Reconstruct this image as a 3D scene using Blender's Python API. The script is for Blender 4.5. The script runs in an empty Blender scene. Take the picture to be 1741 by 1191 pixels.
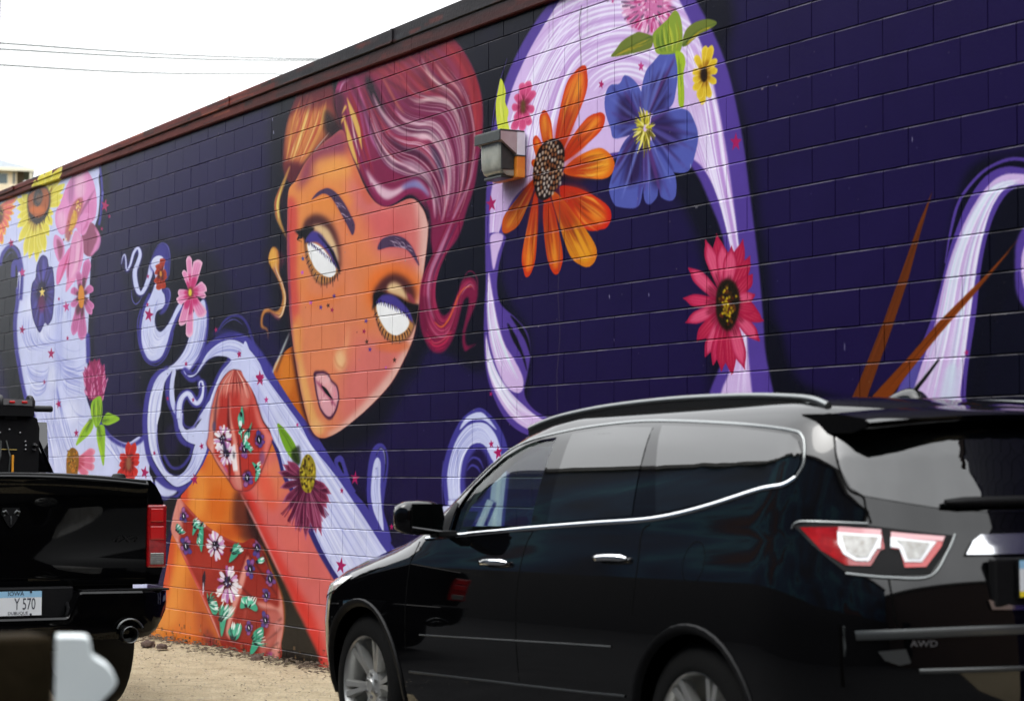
import bpy, bmesh, math, random
import numpy as np
from mathutils import Vector, Matrix

# ================================================================ camera, sky, sun, exposure
sc = bpy.context.scene
col = sc.collection
random.seed(4)
YAW, PITCH, ROLL = 1.0488, .0586, .0043
cam_d = bpy.data.cameras.new('camera'); cam = bpy.data.objects.new('camera', cam_d); col.objects.link(cam); sc.camera = cam
F3 = Vector((-math.sin(YAW)*math.cos(PITCH), math.cos(YAW)*math.cos(PITCH), math.sin(PITCH)))
R3 = Vector((math.cos(YAW), math.sin(YAW), 0)); U3 = R3.cross(F3)
RR = R3*math.cos(ROLL)+U3*math.sin(ROLL); UU = -R3*math.sin(ROLL)+U3*math.cos(ROLL)
cam.matrix_world = Matrix(((RR.x, UU.x, -F3.x, 0), (RR.y, UU.y, -F3.y, -7.458), (RR.z, UU.z, -F3.z, 1.508), (0, 0, 0, 1)))
cam_d.sensor_width = 36; cam_d.sensor_fit = 'HORIZONTAL'; cam_d.lens = 77.22
cam_d.clip_start = .1; cam_d.clip_end = 4000
cam_d.dof.use_dof = True; cam_d.dof.focus_distance = 16.0; cam_d.dof.aperture_fstop = 3.2

SUN_EL, SUN_AZ = math.radians(58), math.radians(200)      # high, veiled by cloud, from the lot side of the wall
world = bpy.data.worlds.new('World'); sc.world = world; world.use_nodes = True
wn = world.node_tree.nodes; wl = world.node_tree.links
sky = wn.new('ShaderNodeTexSky'); sky.sky_type = 'NISHITA'; sky.sun_disc = False
sky.sun_elevation = SUN_EL; sky.sun_rotation = SUN_AZ; sky.air_density = 1.0; sky.dust_density = 5.0; sky.ozone_density = 1.0
hs = wn.new('ShaderNodeHueSaturation'); hs.inputs['Saturation'].default_value = .10
wl.new(sky.outputs['Color'], hs.inputs['Color'])
wcl = wn.new('ShaderNodeMix'); wcl.data_type = 'RGBA'; wcl.inputs['Factor'].default_value = .75; wcl.inputs['B'].default_value = (4.9, 5.0, 5.1, 1); wl.new(hs.outputs['Color'], wcl.inputs['A'])   # an even cloud deck over the clear sky
wtc = wn.new('ShaderNodeTexCoord'); wnz = wn.new('ShaderNodeTexNoise'); wnz.inputs['Scale'].default_value = 2.2; wnz.inputs['Detail'].default_value = 5
wl.new(wtc.outputs['Generated'], wnz.inputs['Vector'])
wmr = wn.new('ShaderNodeMapRange'); wmr.inputs[1].default_value = .3; wmr.inputs[2].default_value = .7; wmr.inputs[3].default_value = 1.2; wmr.inputs[4].default_value = 1.5
wl.new(wnz.outputs['Fac'], wmr.inputs[0])
wmx = wn.new('ShaderNodeVectorMath'); wmx.operation = 'SCALE'
wl.new(wcl.outputs['Result'], wmx.inputs[0]); wl.new(wmr.outputs[0], wmx.inputs['Scale'])
# overcast: the cloud deck is about three times brighter overhead than at the horizon
wsp = wn.new('ShaderNodeSeparateXYZ'); wl.new(wtc.outputs['Generated'], wsp.inputs[0])
wov = wn.new('ShaderNodeMapRange'); wov.inputs[1].default_value = 0; wov.inputs[2].default_value = 1; wov.inputs[3].default_value = 1.0; wov.inputs[4].default_value = 2.4
wl.new(wsp.outputs['Z'], wov.inputs[0]); wm2 = wn.new('ShaderNodeVectorMath'); wm2.operation = 'SCALE'; wl.new(wmx.outputs[0], wm2.inputs[0]); wl.new(wov.outputs[0], wm2.inputs['Scale'])
wl.new(wm2.outputs[0], wn['Background'].inputs['Color']); wn['Background'].inputs['Strength'].default_value = .15
sun_d = bpy.data.lights.new('sun', 'SUN'); sun = bpy.data.objects.new('sun', sun_d); col.objects.link(sun)
sun_d.energy = .5; sun_d.angle = math.radians(25); sun_d.color = (1, .97, .92)
# the sky's sun sits at azimuth SUN_AZ measured clockwise from +Y
sdir = Vector((math.sin(SUN_AZ)*math.cos(SUN_EL), math.cos(SUN_AZ)*math.cos(SUN_EL), math.sin(SUN_EL)))
sun.rotation_euler = sdir.to_track_quat('Z', 'Y').to_euler(); sun.location = (0, -20, 30)
sc.view_settings.view_transform = 'Standard'; sc.view_settings.look = 'None'; sc.view_settings.gamma = 1
sc.view_settings.use_curve_mapping = False; sc.view_settings.exposure = .72
sc.cycles.max_bounces = 8; sc.cycles.transparent_max_bounces = 12; sc.cycles.caustics_reflective = False; sc.cycles.caustics_refractive = False

# ================================================================ helpers
def link(o, parent=None):
    col.objects.link(o)
    if parent is not None: o.parent = parent
    return o
def tag(o, label=None, cat=None, group=None, kind=None):
    if label: o['label'] = label
    if cat: o['category'] = cat
    if group: o['group'] = group
    if kind: o['kind'] = kind
    return o
def empty(name, loc, label=None, cat=None, group=None):
    o = bpy.data.objects.new(name, None); o.location = loc; o.empty_display_size = .2; link(o); tag(o, label, cat, group); return o
def obj(name, data, mat=None, parent=None, smooth=None):
    """data: (verts, faces) or a bmesh -> one mesh object"""
    me = bpy.data.meshes.new(name)
    if isinstance(data, bmesh.types.BMesh): data.to_mesh(me); data.free()
    else: me.from_pydata([tuple(map(float, v)) for v in data[0]], [], [tuple(f) for f in data[1]])
    if mat is not None: me.materials.append(mat)
    if smooth is not None:
        me.polygons.foreach_set('use_smooth', [True]*len(me.polygons)); me.set_sharp_from_angle(angle=math.radians(smooth))
    me.update()
    return link(bpy.data.objects.new(name, me), parent)
class MB:
    """collects simple solids of ONE part"""
    def __init__(s): s.v = []; s.f = []
    def add(s, V, Fc):
        n = len(s.v); s.v += [tuple(map(float, p)) for p in V]; s.f += [tuple(i+n for i in f) for f in Fc]; return s
    def box(s, a, b, ch=0.):
        (x0, y0, z0), (x1, y1, z1) = a, b
        if ch <= 0:
            V = [(x, y, z) for x in (x0, x1) for y in (y0, y1) for z in (z0, z1)]
            return s.add(V, [(0, 1, 3, 2), (4, 6, 7, 5), (0, 4, 5, 1), (2, 3, 7, 6), (0, 2, 6, 4), (1, 5, 7, 3)])
        bm = bmesh.new(); bmesh.ops.create_cube(bm, size=1)
        for v in bm.verts: v.co = Vector(((x0+x1)/2+v.co.x*(x1-x0), (y0+y1)/2+v.co.y*(y1-y0), (z0+z1)/2+v.co.z*(z1-z0)))
        bmesh.ops.bevel(bm, geom=bm.edges[:], offset=ch, segments=2, affect='EDGES', profile=.5)
        bm.verts.index_update(); s.add([v.co[:] for v in bm.verts], [[v.index for v in f.verts] for f in bm.faces]); bm.free(); return s
    def tube(s, P, r, n=8, cap=True, closed=False):
        P = [Vector(p) for p in P]; R = r if isinstance(r, (list, tuple)) else [r]*len(P); V = []; up = Vector((0, 0, 1))
        for i, p in enumerate(P):
            a = P[i-1] if i or closed else p; b = P[(i+1) % len(P)] if i < len(P)-1 or closed else p
            t = (b-a).normalized(); u = up if abs(t.dot(up)) < .95 else Vector((1, 0, 0)); e1 = t.cross(u).normalized(); e2 = t.cross(e1)
            V += [p+(e1*math.cos(k*2*math.pi/n)+e2*math.sin(k*2*math.pi/n))*R[i] for k in range(n)]
        Fc = []; m = len(P)
        for i in range(m if closed else m-1):
            for k in range(n): j = (i+1) % m; Fc.append((i*n+k, i*n+(k+1) % n, j*n+(k+1) % n, j*n+k))
        if cap and not closed: Fc += [tuple(range(n-1, -1, -1)), tuple((m-1)*n+k for k in range(n))]
        return s.add(V, Fc)
    def lathe(s, prof, n=32, axis='y', c=(0, 0, 0), cap=True):
        """prof: (radius, along) pairs turned about an axis through c"""
        V = []; m = len(prof)
        for r, h in prof:
            for k in range(n):
                a = 2*math.pi*k/n; p = (r*math.cos(a), h, r*math.sin(a)) if axis == 'y' else ((h, r*math.cos(a), r*math.sin(a)) if axis == 'x' else (r*math.cos(a), r*math.sin(a), h))
                V.append((c[0]+p[0], c[1]+p[1], c[2]+p[2]))
        Fc = [(i*n+k, i*n+(k+1) % n, (i+1)*n+(k+1) % n, (i+1)*n+k) for i in range(m-1) for k in range(n)]
        if cap and prof[0][0] > 1e-6: Fc.append(tuple(range(n-1, -1, -1)))
        if cap and prof[-1][0] > 1e-6: Fc.append(tuple((m-1)*n+k for k in range(n)))
        return s.add(V, Fc)
    def prism(s, poly, a, b, axis='y'):
        """polygon of 2-D points pushed from a to b along an axis"""
        put = {'y': lambda p, h: (p[0], h, p[1]), 'x': lambda p, h: (h, p[0], p[1]), 'z': lambda p, h: (p[0], p[1], h)}[axis]
        n = len(poly); V = [put(p, a) for p in poly]+[put(p, b) for p in poly]
        return s.add(V, [tuple(range(n)), tuple(range(2*n-1, n-1, -1))]+[(k, k+n, (k+1) % n+n, (k+1) % n) for k in range(n)])
    def grid(s, rows, closed=False):
        m, n = len(rows), len(rows[0]); V = [p for r in rows for p in r]
        return s.add(V, [(i*n+k, i*n+(k+1) % n, (i+1)*n+(k+1) % n, (i+1)*n+k) for i in range(m-1) for k in range(n if closed else n-1)])
    def build(s, name, mat, parent=None, smooth=None):
        o = obj(name, (s.v, s.f), mat, parent)
        bm = bmesh.new(); bm.from_mesh(o.data); bmesh.ops.recalc_face_normals(bm, faces=bm.faces); bm.to_mesh(o.data); bm.free()
        if smooth is not None: o.data.polygons.foreach_set('use_smooth', [True]*len(o.data.polygons)); o.data.set_sharp_from_angle(angle=math.radians(smooth))
        return o
def text(name, body, size, mat, loc, rot, parent=None, depth=.002, sx=1., align='CENTER', shear=0.):
    cu = bpy.data.curves.new(name, 'FONT'); cu.body = body; cu.size = size; cu.extrude = depth; cu.align_x = align; cu.align_y = 'CENTER'; cu.shear = shear; cu.resolution_u = 3
    o = bpy.data.objects.new(name, cu); col.objects.link(o)
    dg = bpy.context.evaluated_depsgraph_get(); me = bpy.data.meshes.new_from_object(o.evaluated_get(dg)); bpy.data.objects.remove(o)
    me.materials.clear(); me.materials.append(mat)
    o = bpy.data.objects.new(name, me); o.location = loc; o.rotation_euler = rot; o.scale = (sx, 1, 1); return link(o, parent)
# ---------------------------------------------------------------- materials
def mat(name, rgb, rough=.5, metal=0., spec=.5, coat=0., noise=None, bump=None, emit=None, alpha=None):
    """noise=(scale, amount, rgb2), bump=(scale, distance)"""
    m = bpy.data.materials.new(name); m.use_nodes = True; nt = m.node_tree; b = nt.nodes['Principled BSDF']
    b.inputs['Base Color'].default_value = (*rgb, 1); b.inputs['Roughness'].default_value = rough; b.inputs['Metallic'].default_value = metal
    b.inputs['Specular IOR Level'].default_value = spec; b.inputs['Coat Weight'].default_value = coat; b.inputs['Coat Roughness'].default_value = .03
    if noise or bump: tc = nt.nodes.new('ShaderNodeTexCoord')
    if noise:
        n = nt.nodes.new('ShaderNodeTexNoise'); n.inputs['Scale'].default_value = noise[0]; n.inputs['Detail'].default_value = 6; nt.links.new(tc.outputs['Object'], n.inputs['Vector'])
        r = nt.nodes.new('ShaderNodeValToRGB'); r.color_ramp.elements[0].position = .5-.5*noise[1]; r.color_ramp.elements[1].position = .5+.5*noise[1]
        r.color_ramp.elements[0].color = (*rgb, 1); r.color_ramp.elements[1].color = (*noise[2], 1)
        nt.links.new(n.outputs['Fac'], r.inputs['Fac']); nt.links.new(r.outputs['Color'], b.inputs['Base Color'])
    if bump:
        n = nt.nodes.new('ShaderNodeTexNoise'); n.inputs['Scale'].default_value = bump[0]; n.inputs['Detail'].default_value = 5; nt.links.new(tc.outputs['Object'], n.inputs['Vector'])
        q = nt.nodes.new('ShaderNodeBump'); q.inputs['Distance'].default_value = bump[1]; q.inputs['Strength'].default_value = 1; nt.links.new(n.outputs['Fac'], q.inputs['Height']); nt.links.new(q.outputs['Normal'], b.inputs['Normal'])
    return m
def glass_mat(name, tint, rough=0., ior=1.5):
    """thin tinted pane: clear film seen through, mirror by Fresnel"""
    m = bpy.data.materials.new(name); m.use_nodes = True; nt = m.node_tree; nt.nodes.clear()
    o = nt.nodes.new('ShaderNodeOutputMaterial'); t = nt.nodes.new('ShaderNodeBsdfTransparent'); g = nt.nodes.new('ShaderNodeBsdfGlossy'); f = nt.nodes.new('ShaderNodeFresnel'); x = nt.nodes.new('ShaderNodeMixShader')
    t.inputs['Color'].default_value = (*tint, 1); g.inputs['Roughness'].default_value = rough; gm = nt.nodes.new('ShaderNodeNewGeometry'); mr = nt.nodes.new('ShaderNodeMapRange'); mr.inputs[3].default_value = ior; mr.inputs[4].default_value = 1/ior; nt.links.new(gm.outputs['Backfacing'], mr.inputs[0]); nt.links.new(mr.outputs[0], f.inputs['IOR'])   # a thin pane mirrors alike from both sides
    nt.links.new(f.outputs[0], x.inputs[0]); nt.links.new(t.outputs[0], x.inputs[1]); nt.links.new(g.outputs[0], x.inputs[2]); nt.links.new(x.outputs[0], o.inputs['Surface']); return m
M = dict(
    tblack=mat('truck_paint', (.0012, .0012, .0014), .5, spec=0., coat=.45),
    black=mat('black_paint', (.0012, .0012, .0015), .5, spec=0., coat=1.), plastic=mat('black_plastic', (.0035, .0035, .004), .5, spec=.15, noise=(60, .6, (.006, .006, .0065))),
    seam=mat('seam_shadow', (.001, .001, .001), .9, spec=.05), chrome=mat('chrome', (.82, .83, .85), .09, 1.), rail=mat('satin_rail', (.17, .18, .18), .28, .9),
    trim2=mat('window_frame_trim', (.20, .21, .21), .25, .8), trim=mat('dark_trim', (.10, .105, .105), .3, .8), alloy=mat('alloy', (.55, .55, .53), .35, .8), tyre=mat('tyre', (.0035, .0035, .0035), .8, spec=.1, bump=(90, .002)), pgl=mat('privacy_glass', (.0015, .002, .002), .01, spec=1.),
    fgl=glass_mat('door_glass', (.66, .78, .74)), red=mat('red_lens', (.40, .006, .008), .12, coat=1., noise=(40, .7, (.16, .002, .004))), redb=mat('bright_red_lens', (.50, .012, .012), .12, coat=1.),
    rose=mat('rose_lens', (.72, .36, .38), .15, coat=1.), clear=mat('clear_lens', (.52, .52, .50), .12, coat=1., noise=(34, .45, (.24, .22, .19))), white=mat('white_rim_lens', (.80, .80, .82), .15, coat=1.),
    cloth=mat('seat_cloth', (.035, .036, .034), .9), dash=mat('dash_grey', (.05, .055, .05), .6), rubber=mat('rubber', (.012, .012, .013), .6, spec=.3),
    steel=mat('dull_steel', (.28, .28, .28), .35, .9), plate=mat('plate_white', (.74, .76, .78), .4), plateblue=mat('plate_blue', (.30, .54, .74), .4), plateyel=mat('plate_yellow', (.80, .62, .03), .4), ink=mat('plate_ink', (.012, .014, .03), .5),
)
# ---------------------------------------------------------------- mural paint
# The painted wall is drawn in wall coordinates (metres along the wall, metres up) as flat paint.
MX0, MX1, MZ0, MZ1, MR = -27.0, -6.0, -0.25, 5.15, 190.0
MW, MH = int((MX1-MX0)*MR), int((MZ1-MZ0)*MR)
CAN = np.zeros((MH, MW, 3), np.float32)
CLIP = [None]
RNG = np.random.default_rng(7)
BLK = 0.2032
FPX, DWALL, U0, V0 = 3734.4926, 36.7027, 46.4479, 13.0782
_F = np.array([-math.sin(YAW)*math.cos(PITCH), math.cos(YAW)*math.cos(PITCH), math.sin(PITCH)])
_R = np.array([math.cos(YAW), math.sin(YAW), 0.]); _U = np.cross(_R, _F)
_R2 = _R*math.cos(ROLL)+_U*math.sin(ROLL); _U2 = -_R*math.sin(ROLL)+_U*math.cos(ROLL)
def wall_xz(P):
    P = np.asarray(P, float)
    d = ((P[:, :1]-870.5)/FPX)*_R2 - ((P[:, 1:]-595.5)/FPX)*_U2 + _F
    t = DWALL/d[:, 1]
    u = U0+d[:, 0]*t; v = V0-d[:, 2]*t
    return (u-U0)*BLK, (20.5-v)*BLK
def tex(P):
    X, Z = wall_xz(P)
    return np.stack([(X-MX0)*MR, (MZ1-Z)*MR], 1)
def fr(x0, y0, s):
    return lambda L: [(x0+a/s, y0+b/s) for a, b in L]
def spline(P, closed=False, n=7):
    P = np.asarray(P, float); N = len(P)
    if N < 3: return P
    if closed: Q = np.concatenate([P[-1:], P, P[:2]])
    else: Q = np.concatenate([2*P[:1]-P[1:2], P, 2*P[-1:]-P[-2:-1]])
    t = np.linspace(0, 1, n, endpoint=False)[:, None]; out = []
    for i in range(N if closed else N-1):
        a, b, c, d = Q[i], Q[i+1], Q[i+2], Q[i+3]
        out.append(.5*((2*b)+(-a+c)*t+(2*a-5*b+4*c-d)*t*t+(-a+3*b-3*c+d)*t**3))
    if not closed: out.append(P[-1:])
    return np.concatenate(out)
def _cov(T, x0, y0, w, h, ss=2):
    X = (T[:, 0]-x0)*ss; Y = (T[:, 1]-y0)*ss; W, H = w*ss, h*ss
    acc = np.zeros((H, W+1), np.int16)
    X2, Y2 = np.roll(X, -1), np.roll(Y, -1)
    sg = np.where(Y2 > Y, 1, -1); lo = np.minimum(Y, Y2); hi = np.maximum(Y, Y2)
    r0 = np.clip(np.ceil(lo-.5), 0, H).astype(int); r1 = np.clip(np.ceil(hi-.5), 0, H).astype(int)
    n = np.maximum(r1-r0, 0); m = n > 0
    if not m.any(): return np.zeros((h, w), np.float32)
    idx = np.repeat(np.nonzero(m)[0], n[m])
    off = np.arange(len(idx))-np.repeat(np.cumsum(n[m])-n[m], n[m])
    rows = r0[idx]+off
    xs = X[idx]+(rows+.5-Y[idx])*(X2[idx]-X[idx])/(Y2[idx]-Y[idx])
    cols = np.clip(np.ceil(xs-.5), 0, W).astype(int)
    np.add.at(acc, (rows, cols), sg[idx].astype(np.int16))
    M = (np.cumsum(acc[:, :W], 1) != 0).astype(np.float32)
    return M.reshape(h, ss, w, ss).mean((1, 3))
def _box(M, r, ax):
    if r < 1: return M
    c = np.cumsum(np.pad(M, [(r+1, r) if a == ax else (0, 0) for a in (0, 1)]), ax)
    k = 2*r+1
    return ((c[k:]-c[:-k]) if ax == 0 else (c[:, k:]-c[:, :-k]))/k
def _blur(M, rx, ry):
    for _ in range(3):
        M = _box(M, int(round(rx)), 1); M = _box(M, int(round(ry)), 0)
    return M
def mask(poly, soft=0.):
    T = tex(poly); px = py = 0
    if soft > 0:
        P = np.asarray(poly, float); c = P.mean(0)
        q = tex([c, c+(1, 0), c+(0, 1)])
        px = soft*abs(q[1, 0]-q[0, 0])*.6; py = soft*abs(q[2, 1]-q[0, 1])*.6
        px, py = min(px, 60), min(py, 60)
    x0 = int(max(T[:, 0].min()-3*px-2, 0)); x1 = int(min(T[:, 0].max()+3*px+3, MW))
    y0 = int(max(T[:, 1].min()-3*py-2, 0)); y1 = int(min(T[:, 1].max()+3*py+3, MH))
    if x1 <= x0 or y1 <= y0: return None
    M = _cov(T, x0, y0, x1-x0, y1-y0)
    if soft > 0: M = _blur(M, px, py)
    return M, x0, y0, x1, y1
def lay(m, col, a=1.):
    if m is None: return
    M, x0, y0, x1, y1 = m
    if CLIP[0] is not None: M = M*CLIP[0][y0:y1, x0:x1]
    M = (M*a)[..., None]
    CAN[y0:y1, x0:x1] = CAN[y0:y1, x0:x1]*(1-M)+np.array(col, np.float32)*M
def clip(poly=None, soft=0., smooth=True):
    if poly is None: CLIP[0] = None; return
    m = mask(spline(poly, True) if smooth else poly, soft)
    C = np.zeros((MH, MW), np.float32)
    if m is not None: C[m[2]:m[4], m[1]:m[3]] = m[0]
    CLIP[0] = C
def fill(P, col, a=1., soft=0., smooth=True): lay(mask(spline(P, True) if smooth else np.asarray(P, float), soft), col, a)
def ribbon(P, w, n=7):
    S = spline(P, False, n) if len(P) > 2 else np.linspace(np.asarray(P[0], float), np.asarray(P[1], float), 6)
    w = np.atleast_1d(np.asarray(w, float))
    ww = np.interp(np.linspace(0, 1, len(S)), np.linspace(0, 1, len(w)), w) if len(w) > 1 else np.full(len(S), w[0])
    t = np.gradient(S, axis=0); L = np.hypot(t[:, 0], t[:, 1])+1e-9
    N = np.stack([-t[:, 1]/L, t[:, 0]/L], 1)*ww[:, None]/2
    return np.concatenate([S+N, (S-N)[::-1]])
def stroke(P, col, w, a=1., soft=0., n=7): lay(mask(ribbon(P, w, n), soft), col, a)
def blob(c, rx, ry, col, a=1., soft=None, rot=0.):
    t = np.linspace(0, 2*math.pi, 28, endpoint=False); cr, sr = math.cos(rot), math.sin(rot)
    x = rx*np.cos(t); y = ry*np.sin(t)
    lay(mask(np.stack([c[0]+x*cr-y*sr, c[1]+x*sr+y*cr], 1), min(rx, ry)*.45 if soft is None else soft), col, a)
def streaks(A, B, n, cols, w, a=.8, lo=0., hi=1., tmin=0., tmax=1., soft=.5):
    """fine brush lines running between two guide curves"""
    A = spline(A, False, 8); B = spline(B, False, 8); K = 40
    rs = lambda S: np.stack([np.interp(np.linspace(0, 1, K), np.linspace(0, 1, len(S)), S[:, i]) for i in (0, 1)], 1)
    A, B = rs(A), rs(B)
    for _ in range(n):
        f = RNG.uniform(lo, hi); g = np.clip(f+RNG.uniform(-.06, .06), 0, 1)
        k = np.linspace(f, g, K)[:, None]; S = A*(1-k)+B*k
        L = RNG.uniform(.35, 1)*(tmax-tmin); s0 = RNG.uniform(tmin, tmax-L)
        i0 = int(s0*(K-1)); i1 = max(i0+4, int((s0+L)*(K-1))+1); S = S[i0:i1]
        if len(S) < 3: continue
        ww = w*RNG.uniform(.5, 1.3); c = cols[RNG.integers(len(cols))]
        stroke(S, c, [.2*ww, ww, ww*.9, .15*ww], a*RNG.uniform(.5, 1), soft, 2)
def petal(b, t, w, col, edge=None, vein=None, base=None, fat=.6, tip=.25, a=1.):
    """one flower petal from base b to tip t, w wide"""
    b = np.array(b, float); t = np.array(t, float); d = t-b; L = np.hypot(*d)+1e-6; e = d/L; q = np.array([-e[1], e[0]])
    j = lambda: RNG.uniform(-.06, .06)
    P = [b-q*w*.10, b+e*L*fat*.5-q*w*(.36+j()), b+e*L*(fat+.12)-q*w*(.5+j()), b+e*L*.93-q*w*(tip+j()), t, b+e*L*.95+q*w*(tip*.9+j()), b+e*L*(fat+.12)+q*w*(.5+j()), b+e*L*fat*.5+q*w*(.36+j()), b+q*w*.10]
    fill(P, edge if edge is not None else col, a)
    if edge is not None:
        c = np.mean(P, 0); fill([c+(np.array(p)-c)*(.8, .86) for p in P], col, a, max(.6, w*.10))
    if base is not None: fill([P[0], P[1], b+e*L*.5, P[7], P[8]], base, .85, max(.8, w*.16))
    if vein is not None:
        for k in (-.2, 0, .2):
            stroke([b+e*L*.1, b+e*L*.5+q*w*k, b+e*L*.88+q*w*k*1.1], vein, [.3, max(.7, w*.07), .3], .45, .5)
def star(c, r, col, squash=.62):
    k = RNG.uniform(-.3, .3)
    P = [(c[0]+squash*(r if i % 2 == 0 else r*.4)*math.sin(k+i*math.pi/5), c[1]-(r if i % 2 == 0 else r*.4)*math.cos(k+i*math.pi/5)) for i in range(10)]
    fill(P, col, 1, 0, False)
def paint_mural():
    PUR=(31,22,66); BLKV=(17,17,30); LAV=(205,209,242); LWH=(230,233,252); LSH=(150,155,214); VIO=(72,66,150); VDK=(50,44,112)
    LIL=(211,184,228); LILW=(240,236,252); PV=(88,66,150); MAG=(166,34,96); INK=(15,15,22)
    c_ = lambda x: np.array(x, np.float32)
    CAN[:] = PUR
    a1=fr(0,270,4.9625); a2=fr(0,500,4.9625); a3=fr(190,390,4.581); a4=fr(230,570,4.252); a5=fr(280,820,3.610); a6=fr(340,610,4.964)
    a7=fr(480,360,4.9625); a8=fr(500,580,6.617); b1=fr(460,60,3.503); b2=fr(430,400,4.96); b3=fr(690,380,4.96); b4=fr(840,100,3.136); b5=fr(1020,0,3.308); b6=fr(430,600,2.976)
    fA=fr(0,200,2.6467); fB=fr(0,600,2.0152); fC=fr(420,20,2.9775); fD=fr(420,350,2.769); fE=fr(780,0,2.382); fF=fr(1100,250,2.382); fG=fr(230,560,1.985); fH=fr(740,400,2.8968); c8=fr(560,700,5.4125)
    # broad tone of the background: rolled-on purple with slightly uneven coats
    for _ in range(60):
        x=RNG.uniform(0,1741); y=RNG.uniform(0,1100); blob((x,y),RNG.uniform(30,110),RNG.uniform(25,80),c_(PUR)*RNG.uniform(.86,1.12),.35)
    # ------------------------------------------------ black airbrushed halos
    fill([(462,190),(500,120),(600,60),(760,20),(850,60),(880,160),(850,300),(835,500),(830,620),(760,640),(700,640),(640,740),(560,770),(520,700),(470,560),(455,420),(458,300)],BLKV,.95,16)
    fill([(850,0),(880,-40),(1200,-40),(1250,30),(1275,200),(1300,400),(1320,560),(1360,650),(1420,700),(1210,700),(1200,560),(1190,440),(1160,350),(1100,300),(900,330),(850,460),(900,560),(900,640),(880,700),(820,560),(815,300),(830,120)],BLKV,.95,11)
    fill([(1325,560),(1345,640),(1400,668),(1470,676),(1530,640),(1580,560),(1610,420),(1640,300),(1700,255),(1760,260),(1760,720),(1300,720),(1290,560)],BLKV,.95,9)
    fill([(1330,300),(1480,300),(1600,330),(1575,470),(1540,570),(1490,630),(1420,645),(1370,600),(1345,520)],PUR,1,14)
    fill([(1270,20),(1760,-20),(1760,240),(1640,270),(1590,370),(1330,420),(1290,280)],PUR,1,16)
    fill([(930,360),(1100,330),(1180,420),(1195,560),(1190,700),(960,700),(915,640),(905,560),(870,500)],PUR,1,16)
    fill(fH([(120,620),(-30,560),(-80,700),(0,800),(180,800),(240,760)]),PUR,1,10)
    fill([(240,560),(300,440),(360,430),(420,560),(470,640),(530,740),(600,830),(660,880),(690,930),(600,900),(240,860),(235,700)],BLKV,.8,14)
    fill([(-30,420),(20,410),(44,440),(48,520),(34,560),(40,640),(62,700),(20,690),(0,600),(-30,560)],BLKV,.95,7)
    fill([(165,280),(185,300),(178,380),(165,430),(158,560),(160,620),(152,650),(150,560),(160,420)],BLKV,.9,6)
    fill(fA([(545,640),(600,570),(640,600),(720,540),(800,600),(830,640),(940,700),(960,900),(900,1050),(800,1130),(640,1130),(600,1000),(590,850)]),BLKV,.7,12)
    fill(fB([(355,190),(490,190),(500,290),(430,300),(350,240)]),PUR,1,8)
    # ------------------------------------------------ left lavender mass
    W=[(-30,350),(60,290),(164,262),(168,305),(170,330),(167,365),(160,390),(156,420),(153,480),(150,560),(147,590),(149,620),(148,650),(145,665),(152,690),(162,715),(178,730),(198,746),(218,752),(240,742),(256,770),(254,800),(262,840),(250,1000),(240,1200),(-40,1200),(40,870),(68,760),(58,720),(46,680),(39,650),(33,620),(28,590),(27,560),(28,530),(32,500),(36,470),(37,450),(35,432),(29,420),(18,416),(6,428),(-2,450),(-30,452)]
    fill([(x-3 if x<70 and y>440 else x,y) for x,y in W],LAV,1,.6)
    stroke(a2([(150,-60),(148,60),(130,200),(128,330),(140,470),(165,620),(190,760),(225,890),(290,1040)]),VIO,6.5,1,1.2)
    stroke(a2([(118,150),(118,330),(130,450)]),VIO,1.2,.9,.6)
    stroke(a1([(0,900),(25,800),(90,735),(150,790),(180,890),(185,1000),(175,1191)]),VIO,6,1,1)
    stroke(a1([(110,1000),(115,900),(135,860),(160,900),(172,1000),(165,1180)]),VIO,8,1,1); stroke(a1([(160,1180),(170,1010),(160,960),(145,1100)]),LWH,[.5,2.5,.5],.9,.6)
    stroke(a1([(30,860),(90,790),(140,820)]),(110,112,190),[.5,2.5,.5],.7,1)
    stroke(a1([(845,60),(858,200),(862,320),(850,480),(835,560)]),VIO,4,1,1.2)
    stroke(a1([(850,330),(870,280),(850,420)]),(120,120,200),[.5,2.5,.5],.8,1)
    stroke(a2([(740,330),(745,470),(745,580)]),VIO,7,1,1.4)
    stroke(fB([(340,235),(380,290),(430,318),(470,308),(500,280)]),VIO,7,1,1.2)
    clip(W)
    SH=[(150,156,214),(168,174,226),(236,238,254),(140,146,210)]
    streaks(a2([(170,150),(180,350),(230,470),(330,500)]),a2([(450,120),(400,280),(440,380),(600,380)]),40,SH,1.9,.8)
    streaks(a2([(200,480),(260,600),(370,640),(440,580)]),a2([(240,760),(300,860),(380,820),(400,680)]),26,SH,1.9,.8)
    streaks(a2([(460,430),(520,560),(640,620),(740,600)]),a2([(480,640),(560,840),(680,900),(760,960)]),34,SH,2.0,.8)
    streaks(a2([(420,600),(440,800),(430,1000),(400,1191)]),a2([(500,620),(490,800),(540,1000),(600,1191)]),30,SH,1.8,.8)
    streaks(a2([(500,400),(560,450),(640,470),(720,430)]),a2([(460,620),(540,660),(640,680),(740,640)]),16,SH,1.9,.7)
    streaks(a2([(430,20),(430,120),(420,250)]),a2([(600,20),(600,150),(590,300)]),16,SH,1.7,.7)
    streaks([(66,690),(80,740),(92,810)],[(110,690),(130,760),(160,812)],30,SH,1.8,.8)
    streaks([(170,745),(190,770),(215,800)],[(245,750),(240,790),(230,815)],20,SH,1.9,.8)
    streaks(a2([(560,820),(620,960),(700,1010),(760,1000)]),a2([(620,1010),(660,1080),(700,1120),(760,1110)]),10,SH,1.9,.7)
    for p in ((70,560),(95,640),(120,700),(55,520)): blob(p,14,20,LWH,.6)
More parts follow.
